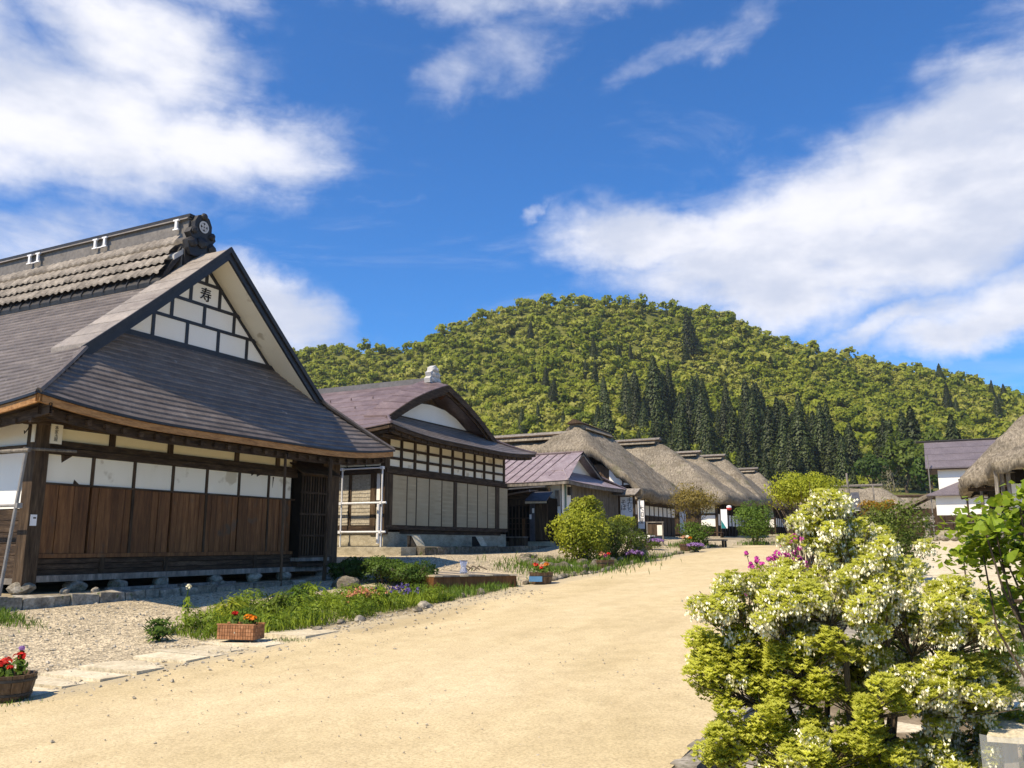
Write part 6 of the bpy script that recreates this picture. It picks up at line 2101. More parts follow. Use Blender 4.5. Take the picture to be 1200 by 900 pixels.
def plant_bed():
    xl = lambda y: float(np.interp(y, [9.3, 11, 13, 16, 17.6], [-11.6, -12.3, -12.9, -12.2, -11.2]))
    xr = lambda y: float(np.interp(y, [9.3, 10.8, 11.6, 17.6], [-11.1, -11.1, -10.45, -10.4]))
    lv = Leaves()
    x, y = bed_pts(5200, 10.6, 17.6, xl, xr)
    blades(lv, 5200, x, y, .14, .018, (0, .45))
    x, y = bed_pts(2600, 11.0, 17.2, xl, xr)
    k = (np.sin(x * 2.1 + y) + np.sin(y * 1.7)) > -.3
    x, y = x[k], y[k]
    blades(lv, len(x), x, y, .34, .022, (.4, 1))
    for k in range(150):
        yy = rng.uniform(10.9, 17.3); xx = rng.uniform(xl(yy), xr(yy)); hh = rng.uniform(.10, .24) * (1.0 + .5 * math.sin((yy - 10.5) / 7 * math.pi))
        P, N = blob(95, (xx, yy, float(gz(xx, yy)) + hh * .7), (rng.uniform(.14, .34), rng.uniform(.14, .34), hh), .3, (.3, 1))
        lv.add(P, N + rng.normal(size=N.shape) * .5, rng.uniform(.04, .12, 95), rng.uniform(.012, .034, 95), rng.uniform(0, .35, 95) + rng.uniform(-.15, .65), soft=N * .4 + np.array([0, 0, .8]))
    o = lv.build('weeds', 'leaf_bright', None, (-11.4, 14, .2))
    tag(o, 'fresh green weeds and grass in the roadside planting strip', 'weeds', kind='stuff')
    # leafy clumps that stand out of the weeds
    q = random.Random(12)
    spots = [(-11.5, 12.7, .55, .030, 'strap-leaved plant with long drooping blue green leaves', 'leaf_mid'), (-11.8, 13.6, .60, .034, 'tall leafy plant just behind the strap-leaved one', 'leaf_green'),
             (-12.3, 14.6, .55, .04, 'broad-leaved plant at the back of the planting strip', 'leaf_bright'), (-11.2, 15.6, .5, .03, 'pale green upright plant near the far end of the strip', 'leaf_bright'),
             (-11.95, 12.0, .5, .025, 'yellow green feathery plant left of the strap-leaved one', 'leaf_yellow'), (-11.3, 11.7, .4, .03, 'low bushy plant just behind the brick planter', 'leaf_green'),
             (-12.2, 10.6, .26, .035, 'low dark leafy patch left of the brick planter', 'leaf_dark'), (-11.7, 10.2, .24, .03, 'small dark leafy tuft at the near tip of the strip', 'leaf_dark'), (-11.0, 16.8, .4, .03, 'grassy tuft at the far tip of the strip', 'leaf_green')]
    for (x, y, h, w, lab, mat) in spots:
        z = float(gz(x, y))
        t = thing('leafy_plant', lab, 'plant', (x, y, z))
        lf = Leaves()
        n = 130
        an = rng.uniform(0, 2 * math.pi, n)
        rr = rng.uniform(.02, .42, n) * (h / .5)
        el = rng.uniform(.15, 1.0, n)
        P = np.stack([x + np.cos(an) * rr, y + np.sin(an) * rr, z + h * el * (1 - .4 * rr / .5)], 1)
        ax = np.stack([np.cos(an) * .8, np.sin(an) * .8, .9 - 1.6 * rr], 1)
        lf.add(P, np.stack([np.cos(an) * .6, np.sin(an) * .6, np.ones(n)], 1), rng.uniform(.16, .34, n) * (h / .5), w * rng.uniform(1, 2.2, n), rng.uniform(.1, 1, n), 0, axis=ax)
        lf.build('foliage', mat, t)
        b = MB()
        for k in range(9):
            a = q.uniform(0, 6.28); r_ = q.uniform(.05, .3)
            b.tube([(x, y, z), (x + r_ * .5 * math.cos(a), y + r_ * .5 * math.sin(a), z + h * .6), (x + r_ * math.cos(a), y + r_ * math.sin(a), z + h)], .007, 4)
        b.build('stem', mat, t)
    # flowers in the strip
    for (x, y, rx, n, mat, h, lab) in [(-11.15, 14.9, .32, 60, 'petal_salmon', .36, 'patch of salmon flowers in the planting strip'), (-11.0, 16.1, .36, 60, 'petal_violet', .34, 'patch of dark violet flowers in the planting strip')]:
        f = Leaves()
        P = np.stack([x + rng.normal(size=n) * rx * .5, y + rng.normal(size=n) * rx * .7, float(gz(x, y)) + h + rng.normal(size=n) * .05], 1)
        for p in P: petals(f, p, (.03, .03, .035), 9, .045, 0)
        o = f.build('flower_patch', mat, None, (x, y, float(gz(x, y)) + h))
        tag(o, lab, 'flowers', kind='stuff')
    t = thing('tall_weed', 'tall thin weed with a white flower head behind the brick planter', 'plant', (-12.15, 11.15, .15))
    z = float(gz(-12.15, 11.15))
    b = MB(); b.tube([(-12.15, 11.15, z), (-12.17, 11.13, z + .4), (-12.14, 11.15, z + .72)], .008, 4); b.build('stem', 'leaf_bright', t)
    f = Leaves(); petals(f, (-12.14, 11.15, z + .74), (.05, .05, .05), 40, .04, 0); f.build('flower_head', 'petal_white', t)
    lf = Leaves(); P, N = blob(50, (-12.15, 11.15, z + .3), (.09, .09, .3)); lf.add(P, N, .12, .03, rng.uniform(.3, 1, 50)); lf.build('foliage', 'leaf_bright', t)
    # sparse tufts elsewhere
    lv = Leaves()
    for (cx, cy, rx, ry, n, h) in [(-14.9, 9.35, .8, .30, 1400, .15), (-16.3, 9.2, 1.2, .4, 1400, .15), (-10.0, 5.9, .5, .25, 260, .09), (-9.75, 6.5, .25, .2, 160, .09), (-9.85, 11.2, .4, .15, 160, .08), (-13.9, 12.7, .3, .12, 60, .08),
                                   (-11.6, 19.0, .8, .5, 420, .22), (-10.6, 19.4, .35, 1.2, 520, .22), (-12.6, 19.6, 1.2, .3, 360, .18), (-10.7, 17.9, .3, .7, 300, .2), (-13.4, 8.6, .25, .12, 40, .05),
                                   (-11.5, 26.5, 1.5, 2.4, 2600, .26), (-11.0, 30, 1.0, 2.6, 1500, .30), (-10.4, 34, .25, 2.5, 300, .16), (-12.5, 38.5, .6, .4, 160, .2), (-11.2, 41, .8, 1.5, 500, .3), (-9.4, 48, .8, 1.6, 400, .3)]:
        x = cx + rng.normal(size=n) * rx * .6; y = cy + rng.normal(size=n) * ry * .6
        blades(lv, n, x, y, h, h * .10, (.0, 1))
    o = lv.build('grass_tufts', 'leaf_green', None, (-12, 15, .3))
    tag(o, 'short grass tufts along the kerb and gravel', 'grass', kind='stuff')


plant_bed()


def pebbles():
    n = 5200
    y = 3.5 + 22 * rng.uniform(size=n) ** 1.6
    x = rng.uniform(-16.2, -10.5, n)
    r = np.minimum(rng.gamma(2.0, .008, n) + .008, .038)
    m = n // 9
    x[:m] = rng.uniform(-10.4, -2.4, m); r[:m] *= .38
    yb = rng.uniform(3.5, 14, m); y[:m] = yb
    x[m:m + 900] = -10.3 + rng.gamma(1.6, .35, 900); y[m:m + 900] = rng.uniform(4.5, 20, 900); r[m:m + 900] *= .8
    z = gz(x, y) + np.where(x > -10.35, .022, 0)
    V, F = [], []
    tv = np.array([(1, 0, 0), (-1, 0, 0), (0, 1, 0), (0, -1, 0), (0, 0, .7), (0, 0, -.7)], float)
    tf = np.array([(0, 2, 4), (2, 1, 4), (1, 3, 4), (3, 0, 4), (2, 0, 5), (1, 2, 5), (3, 1, 5), (0, 3, 5)])
    s = rng.uniform(.6, 1.4, (n, 1, 3)) * r[:, None, None]
    an = rng.uniform(0, 6.28, n)
    W = (tv[None] + rng.normal(size=(n, 6, 3)) * .15) * s
    c, sn = np.cos(an)[:, None], np.sin(an)[:, None]
    W = np.stack([W[:, :, 0] * c - W[:, :, 1] * sn + x[:, None], W[:, :, 0] * sn + W[:, :, 1] * c + y[:, None], W[:, :, 2] + z[:, None] + r[:, None] * .3], 2)
    b = MB()
    b.v = list(map(tuple, W.reshape(-1, 3)))
    b.f = [tuple(q) for q in (tf[None] + (np.arange(n) * 6)[:, None, None]).reshape(-1, 3)]
    o = b.build('gravel_stones', 'stone_pale', None)
    tag(o, 'loose pale gravel stones scattered over forecourt and street', 'gravel', kind='stuff')


MT['stone_pale'] = surf('stone_pale', [(.22, .19, .14), (.36, .32, .25), (.52, .47, .38)], (1, 1, 1), 14, .95, .1, 0, 0)
pebbles()


def branch_to(b, p0, p1, r0, r1, sag=.15, n=4):
    p0, p1 = Vector(p0), Vector(p1)
    pts, rad = [], []
    for i in range(n + 1):
        t = i / n
        p = p0.lerp(p1, t)
        p += Vector((random.uniform(-1, 1), random.uniform(-1, 1), 0)) * .04 * (p1 - p0).length * math.sin(math.pi * t)
        p.z -= sag * math.sin(math.pi * t) * (p1 - p0).length * .4
        pts.append(p); rad.append(r0 + (r1 - r0) * t)
    b.tube(pts, rad, 6)
    return pts


def bushy(name, label, cat, c, rads, mat, nb, per, L, W, tint=(.1, .9), h0=0.0, trunks=4, spread=.5, group=None, bl=.45, jit=.7):
    """a shrub or small tree: several stems from the ground to an uneven crown"""
    x, y = c
    z = float(gz(x, y)) - .02
    t = thing(name, label, cat, (x, y, z), group)
    lv = Leaves()
    cz = z + h0 + rads[2]
    crown(lv, (x, y, cz), rads, nb, per, L, W, tint, bl, 0, jit, .35, -.45 if h0 > .5 else -.92)
    lv.build('crown', mat, t)
    b = MB()
    for i in range(trunks):
        a = 2 * math.pi * i / trunks + random.uniform(-.4, .4)
        top = (x + math.cos(a) * rads[0] * spread, y + math.sin(a) * rads[1] * spread, cz + rads[2] * .2)
        pts = branch_to(b, (x + math.cos(a) * .06, y + math.sin(a) * .06, z - .05), top, .03 + .012 * rads[2], .012, -.05)
        for k in range(3):
            a2 = a + random.uniform(-1, 1)
            branch_to(b, pts[2 + k % 2], (x + math.cos(a2) * rads[0] * .8, y + math.sin(a2) * rads[1] * .8, cz + random.uniform(-.2, .7) * rads[2]), .014, .006, -.05, 3)
    b.build('trunk', 'bark', t)
    return t


bushy('street_shrub', 'wide yellow green bush growing from the rock bed left of the street', 'shrub', (-11.75, 28.6), (1.12, 1.2, 1.10), 'leaf_yellow', 44, 210, .10, .06, (.1, 1), .0, 6, .5)
bushy('street_shrub', 'upright pale tip of the yellow green bush in the rock bed', 'shrub', (-11.75, 28.9), (.55, .6, .55), 'leaf_yellow', 16, 170, .10, .06, (.3, 1), 1.45, 4, .4)
bushy('street_shrub', 'dull olive side bush leaning right of the yellow green one', 'shrub', (-11.1, 30.6), (1.2, 1.3, .85), 'leaf_mid', 28, 190, .09, .05, (0, .9), .0, 5)
bushy('street_shrub', 'small bright green arm of leaves beside the wooden post', 'shrub', (-11.6, 32.6), (.75, .7, .42), 'leaf_yellow', 12, 130, .09, .05, (.2, 1), .95, 4)
bushy('young_tree', 'small tree with brownish spring leaves before the second thatched house', 'tree', (-11.1, 41.2), (1.25, 1.2, 1.15), 'leaf_brown', 26, 120, .10, .06, (.1, 1), .85, 4, .5)
bushy('street_shrub', 'low green bush at the foot of the brown-leaved tree', 'shrub', (-10.9, 40.6), (.95, .9, .62), 'leaf_green', 16, 130, .10, .06, (.2, 1), .1, 4)
bushy('clipped_bush', 'dense round green bush at the left edge of the far street', 'shrub', (-9.4, 47.5), (1.08, 1.05, 1.12), 'leaf_green', 40, 150, .10, .06, (.2, .9), .12, 5, .4, bl=.5)
bushy('topiary_tree', 'round-topped small tree with bare lower stems at the street side', 'tree', (-2.95, 20.5), (.92, .90, .60), 'leaf_yellow', 64, 190, .060, .036, (.25, 1), 1.66, 7, .35, bl=.40)
bushy('orange_shrub', 'rounded green shrub with orange-tipped crown behind the white-flowered one', 'shrub', (-1.35, 24.5), (1.08, 1.05, .95), 'leaf_mid', 34, 190, .075, .045, (.1, 1), .2, 6, .5)
t_o = bushy('orange_shrub', 'orange and yellow young shoots rising behind the rounded green shrub', 'shrub', (-1.65, 25.2), (.5, .5, .35), 'leaf_orange' if 'leaf_orange' in MT else 'leaf_yellow', 10, 120, .07, .04, (.2, 1), 1.95, 3)
bushy('street_shrub', 'low bright yellow green bush left of the white-flowered shrub', 'shrub', (-2.2, 12.8), (.55, .55, .42), 'leaf_yellow', 22, 150, .05, .028, (.3, 1), .45, 5)
for (x, y, s, lab) in [(-14.75, 19.1, .62, 'left one of three dark green bushes before the pipe frame'), (-13.7, 19.3, .74, 'middle one of three dark green bushes before the pipe frame'), (-12.75, 19.1, .72, 'right one of three dark green bushes, next to the platform'),
                       (-15.3, 19.9, .45, 'small dark bush close to the foot of the leaning pole')]:
    bushy('dark_bush', lab, 'shrub', (x, y), (s, s, s * .50), 'leaf_dark', 26, 170, .07, .04, (.2, 1), .0, 4, .5)
t = thing('boulder', 'grey angular boulder in front of the dark green bushes', 'rock', (-13.9, 17.9, .45))
MB().rock((-13.9, 17.9, .54), (.40, .34, .24), 77, 2).build('rock', 'dark_stone', t)

# rock bed under the street shrub
t = thing('rock_bed', 'mossy rocks ringing the bed of the yellow green bush', 'rocks', (-11.5, 28, .8))
q = random.Random(31)
for i in range(26):
    a = math.pi * (1.05 + i / 26 * .95) if i < 18 else q.uniform(0, 6.28)
    rx, ry = 1.9, 3.6
    x, y = -11.9 + rx * math.cos(a) * (1 if i < 18 else .6), 29.4 + ry * math.sin(a) * (1 if i < 18 else .6)
    x = min(x, -10.3)
    rr = q.uniform(.13, .27)
    MB().rock((x, y, float(gz(x, y)) + .08), (rr, rr * 1.2, rr * .8), 600 + i, 1).build('rock', 'dark_stone' if i % 4 else 'stone', t)
for i in range(8):
    y = 26.0 + i * .9
    rr = q.uniform(.16, .30)
    MB().rock((-10.55 - .03 * i, y, float(gz(-10.5, y)) + .1), (rr * .8, rr * 1.3, rr), 650 + i, 1).build('rock', 'dark_stone', t)
t = thing('boulder', 'dark upright rock at the foot of the wooden post', 'rock', (-11.3, 33.6, 1.1))
MB().rock((-11.2, 33.4, 1.25), (.34, .4, .42), 91, 2).build('rock', 'dark_stone', t)


def flower_clump(x, y, s, mat, lab, h, nfl=40, leaf='leaf_mid', grp=None):
    z = float(gz(x, y))
    t = thing('flowering_plant', lab, 'flowers', (x, y, z), grp)
    lf = Leaves()
    crown(lf, (x, y, z + h * .5), (s, s, h * .5), 10, 60, .07 * max(1, s), .04 * max(1, s), (0, .8))
    lf.build('foliage', leaf, t)
    f = Leaves()
    for _ in range(nfl):
        a = rng.uniform(0, 6.28); r_ = s * math.sqrt(rng.uniform())
        zz = z + h * (.75 + .35 * math.sqrt(max(0, 1 - (r_ / s) ** 2)) * rng.uniform(.6, 1.1))
        petals(f, (x + r_ * math.cos(a), y + r_ * math.sin(a), zz), (.05, .05, .05), 10, .075, 0)
    f.build('blossom', mat, t)


flower_clump(-11.9, 37.6, .42, 'petal_purple', 'plum purple flowers in a pot before the menu stand', .45, 60)
flower_clump(-9.95, 37.2, .36, 'petal_purple', 'lilac flowers spilling over the kerb right of the peach tub', .35, 60)
flower_clump(-10.35, 30.2, .33, 'petal_purple', 'violet flowers hanging over the rocks of the bush bed', .4, 50)
for i, (x, y, s, h, n, lab) in enumerate([(-3.0, 19.0, .26, 1.42, 26, 'tall magenta azalea under the round-topped tree'), (-3.2, 18.4, .26, 1.10, 20, 'magenta azalea left of the round-topped tree'),
                                          (-2.72, 17.4, .24, .95, 20, 'magenta azalea spray between tree and white-flowered shrub'), (-4.1, 20.5, .24, .95, 14, 'small magenta azalea farthest left by the round green bush'),
                                          (-3.75, 18.0, .18, .36, 8, 'low magenta blossoms at the edge of the sandy street')]):
    z = float(gz(x, y))
    t = thing('azalea', lab, 'flowers', (x, y, z))
    f = Leaves(); b = MB(); lf = Leaves()
    for k in range(n):
        a = rng.uniform(0, 6.28); r_ = s * math.sqrt(rng.uniform())
        p = (x + r_ * math.cos(a), y + r_ * math.sin(a), z + h * rng.uniform(.55, 1.0))
        petals(f, p, (.05, .05, .05), 14, .07, 0)
        b.tube([(x, y, z), ((x + p[0]) / 2 + .02, (y + p[1]) / 2, z + h * .5), p], .006, 4)
        P, N = blob(8, (p[0], p[1], p[2] - .06), (.06, .06, .04)); lf.add(P, N, .05, .02, rng.uniform(.2, 1, 8))
    f.build('blossom', 'petal_pink', t); b.build('stem', 'bark', t); lf.build('foliage', 'leaf_mid', t)


# ------------------------------------------------------------------ the white-flowered shrub in the foreground
def white_shrub():
    c = Vector((-.72, 6.35, float(gz(-.72, 6.35))))
    t = thing('flowering_shrub', 'large shrub in layered pads hung with white bell flowers, nearest the camera', 'shrub', c)
    f0 = Vector((-math.sin(HEAD), math.cos(HEAD), 0)); r0 = Vector((math.cos(HEAD), math.sin(HEAD), 0))
    ce = Vector((-.72, 6.35, 0))
    # pads: offset right, offset forward, height above camera-level datum, half width, half thickness, flower share
    pads = [(.02, .15, 1.70, .34, .13, 1.0), (.24, .3, 1.58, .36, .11, 1.0), (-.06, .2, 1.56, .26, .13, .9), (.50, .25, 1.50, .34, .12, .95), (-.40, .15, 1.30, .18, .10, .3), 
            (.22, -.1, 1.36, .38, .13, .9), (-.86, .0, 1.24, .26, .09, .55), (-.56, -.1, 1.18, .34, .12, .8), (-.16, -.2, 1.22, .40, .13, .95), (.12, -.25, 1.14, .36, .13, .9), (.66, .0, 1.26, .32, .10, .7),
            (.90, .1, 1.14, .30, .12, .9), (.78, -.1, .98, .40, .12, .95), (.44, -.2, 1.02, .34, .12, .6), (-.70, .1, .96, .34, .17, .05), (-.92, .05, .86, .26, .15, .05),
            (-.44, -.25, .92, .34, .14, .10), (-1.02, .0, .62, .26, .15, .03), (-.78, -.15, .60, .36, .16, .05), (-.46, -.2, .66, .34, .15, .05),
            (-.06, -.35, .58, .40, .15, .12), (.36, -.3, .68, .36, .13, .75), (.60, -.25, .54, .36, .13, .6), (.80, -.1, .62, .36, .15, .35), (.98, .05, .70, .24, .14, .3),
            (-.92, -.1, .34, .28, .15, .05), (-.62, -.3, .30, .36, .16, .08), (-.24, -.4, .30, .40, .16, .10), (.14, -.4, .24, .40, .16, .25), (.50, -.35, .24, .38, .15, .45), (.82, -.2, .30, .34, .15, .3),
            (1.0, -.05, .42, .24, .13, .2), (-.72, -.25, .06, .40, .15, .35), (-.30, -.45, .02, .40, .15, .2), (.10, -.45, -.04, .42, .15, .2), (.50, -.4, -.02, .40, .15, .3), (.88, -.25, .04, .34, .14, .2)]
    pads = [((a_ * .88 if a_ < 0 else a_) + random.uniform(-.05, .05), f_ + random.uniform(-.1, .1), z_ + random.uniform(-.07, .07), w_ * random.uniform(.8, 1.1), t_ * random.uniform(1.0, 1.7), s_) for a_, f_, z_, w_, t_, s_ in pads]
    pads += [(random.uniform(-.75, .85), random.uniform(.15, .5), random.uniform(.1, 1.05), random.uniform(.22, .34), random.uniform(.12, .2), .25) for _ in range(9)]
    lv = Leaves(); fl = Leaves(); b = MB()
    stems = []
    for k in range(9):
        a = 2 * math.pi * k / 9
        p = ce + Vector((math.cos(a) * .12, math.sin(a) * .12, c.z - .1))
        top = ce + Vector((math.cos(a) * .38, math.sin(a) * .38, .75 + .25 * math.sin(k * 2.1)))
        pts = branch_to(b, p, top, .030, .018, -.08, 5)
        stems.append(pts)
    for (dr, df, dz, hw, ht, fs) in pads:
        p = ce + r0 * dr + f0 * df
        p.z = dz + .02
        st = min((q_ for s in stems for q_ in s[1:]), key=lambda q_: (Vector((q_.x, q_.y, q_.z * .7)) - Vector((p.x, p.y, (p.z - .25) * .7))).length)
        pts = branch_to(b, st, (p.x, p.y, p.z - ht * .6), .014, .007, .10, 5)
        for k in range(9):
            a = random.uniform(0, 6.28); rr = random.uniform(.4, .95) * hw
            branch_to(b, pts[3], (p.x + math.cos(a) * rr, p.y + math.sin(a) * rr, p.z + random.uniform(-.3, .4) * ht), .006, .0025, .05, 3)
        # each pad is a loose group of tufts, each tuft a head of leaf whorls at the twig tips
        nt = int(14 * hw * hw / .11) + 3
        for _ in range(nt):
            dd = rng.normal(size=3); dd /= np.linalg.norm(dd)
            tc = np.array([p.x, p.y, p.z]) + dd * np.array([hw, hw, ht * 1.25]) * rng.uniform(.25, .95)
            tr = rng.uniform(.055, .105)
            branch_to(b, pts[3], (tc[0], tc[1], tc[2] - tr * .5), .005, .0025, .04, 3)
            n = int(78 * (tr / .08) ** 2)
            d = rng.normal(size=(n, 3)); d[:, 2] += .35
            d /= np.linalg.norm(d, axis=1, keepdims=True)
            q = tc + d * np.array([tr * 1.1, tr * 1.1, tr * .85]) * rng.uniform(.55, 1.1, (n, 1))
            tt = rng.uniform(.15, .9) * .5 + rng.uniform(.0, .5, n)
            for w in range(6):
                an = w * math.pi / 3 + rng.uniform(0, 1, n)
                ax = np.stack([np.cos(an), np.sin(an), np.full(n, .8)], 1)
                N = np.stack([-np.cos(an) * .7, -np.sin(an) * .7, np.ones(n)], 1)
                lv.add(q + ax * .013, N, rng.uniform(.024, .044, n), rng.uniform(.010, .017, n), tt * rng.uniform(.75, 1.1, n), 0, axis=ax * 2, soft=d * .5 + np.array([0, 0, .9]))
            if rng.uniform() < fs * 1.35 + .04:                       # this tuft is in flower: drooping clusters round its rim
                for _c in range(int(28 * (tr / .08))):
                    a = rng.uniform(0, 6.28)
                    cc = tc + np.array([math.cos(a) * tr * rng.uniform(.5, 1.15), math.sin(a) * tr * rng.uniform(.5, 1.15), rng.uniform(-.45, .85) * tr])
                    m = rng.integers(5, 11)
                    off = np.stack([rng.normal(size=m) * .014, rng.normal(size=m) * .014, -rng.uniform(.0, .045, m)], 1)
                    an = rng.uniform(0, 6.28, m)
                    N = np.stack([np.cos(an), np.sin(an), np.full(m, .1)], 1)
                    fl.add(cc + off, N, rng.uniform(.016, .026, m), rng.uniform(.013, .020, m), rng.uniform(.2, 1, m), 0, axis=np.tile([0, 0, 3.0], (m, 1)), soft=N * .5 + np.array([-.2, -.4, .6]))
    lv.build('crown', 'leaf_shrub', t)
    fl.build('blossom', 'petal_white', t)
    b.build('trunk', 'bark', t)
    # a bare shoot standing out of the top right
    return t


white_shrub()


def right_bush():
    """leafy bush at the right edge, leaves large enough to tell apart"""
    ce = Vector((.62, 4.75, float(gz(.62, 4.75))))
    t = thing('leafy_bush', 'bright green bush with rounded lobed leaves at the right edge of the picture', 'shrub', ce)
    f0 = Vector((-math.sin(HEAD), math.cos(HEAD), 0)); r0 = Vector((math.cos(HEAD), math.sin(HEAD), 0))
    b = MB()
    sprays = [(2.36, 4.3, 1.72), (2.48, 4.4, 1.68), (2.56, 4.3, 1.78), (2.66, 4.2, 1.84), (2.66, 4.4, 1.60), (2.56, 4.5, 1.56), (2.46, 4.5, 1.54), (2.62, 4.2, 1.50), (2.72, 4.3, 1.44), (2.75, 4.2, 1.74), (2.66, 4.3, 1.36),
              (2.66, 4.4, 1.24), (2.74, 4.2, 1.28), (2.60, 4.5, 1.30), (2.80, 4.3, 1.14), (2.82, 4.4, 1.55), (2.85, 4.2, 1.36), (2.84, 4.3, 1.85), (2.52, 4.5, 1.62), (2.74, 4.4, 1.68)]
    base = r0 * 2.75 + f0 * 4.3
    base.z = ce.z
    lobes = 9
    def leaf_me(sz, seed):
        q_ = random.Random(seed)
        vs, fs = [(0, 0, 0)], []
        n = 11
        for i in range(n):
            a = 2 * math.pi * i / n
            rr = sz * (.46 + .09 * math.cos(3 * a) + .02 * q_.uniform(-1, 1))
            vs.append((rr * math.cos(a), rr * math.sin(a), .10 * sz * math.cos(2 * a) - .05 * sz))
        for i in range(n): fs.append((0, 1 + i, 1 + (i + 1) % n))
        me = bpy.data.meshes.new('leaf'); me.from_pydata(vs, [], fs); me.materials.append(MT['leaf_big'])
        at = me.attributes.new('tint', 'FLOAT', 'POINT')
        at.data.foreach_set('value', [q_.uniform(.3, .9)] * len(vs))
        return me
    mes = [leaf_me(.050 + .006 * i, i) for i in range(6)]
    k = 0
    for (r_, f_, z_) in sprays:
        p = r0 * r_ + f0 * f_
        p.z = z_
        pts = branch_to(b, base + Vector((random.uniform(-.1, .1), random.uniform(-.1, .1), random.uniform(.2, .9))), p, .010, .004, -.05, 4)
        for i in range(14):
            if k >= 290: break
            o = link_mesh('leaf', mes[k % 6], t, (p.x + random.gauss(0, .07), p.y + random.gauss(0, .09), p.z + random.gauss(0, .045)))
            o.rotation_euler = (random.gauss(0, .5), random.gauss(0, .5), random.uniform(0, 6.28))
            k += 1
    lv = Leaves()
    for (r_, f_, z_) in sprays:
        p = r0 * r_ + f0 * (f_ + .12)
        P = np.array([p.x, p.y, z_ - .02]) + rng.normal(size=(90, 3)) * np.array([.075, .10, .05])
        lv.add(P, rng.normal(size=(90, 3)) * .6 + np.array([0, 0, 1.0]), rng.uniform(.032, .055, 90), rng.uniform(.03, .045, 90), rng.uniform(.1, .9, 90))
    o = lv.build('foliage', 'leaf_big', t)
    o['kind'] = 'stuff'
    for j in range(4):
        branch_to(b, base + Vector((0, 0, -.05)), base + Vector((random.uniform(-.2, .2), random.uniform(-.2, .2), 1.2)), .02, .01, 0, 4)
    b.build('branch', 'bark', t)


MT['leaf_big'] = leaf_mat('leaf_big', (.12, .21, .015), (.36, .46, .05), .42, .3)
right_bush()


def slender_shoot():
    t = thing('young_shoot', 'slender bare shoot with a few pale leaves at the top right of the white-flowered shrub', 'plant', (.1, 8.2, -.1))
    b = MB()
    b.tube([(.1, 8.2, -.15), (.11, 8.2, .6), (.09, 8.22, 1.50)], .007, 5)
    b.tube([(.11, 8.2, .85), (.17, 8.22, 1.1), (.26, 8.22, 1.26)], .005, 5)
    b.build('stem', 'bark', t)
    lf = Leaves()
    for p in ((.09, 8.22, 1.5), (.26, 8.22, 1.27)):
        P, N = blob(18, p, (.06, .06, .03)); lf.add(P, N, .05, .02, rng.uniform(.5, 1, 18))
    lf.build('foliage', 'leaf_yellow', t)


slender_shoot()


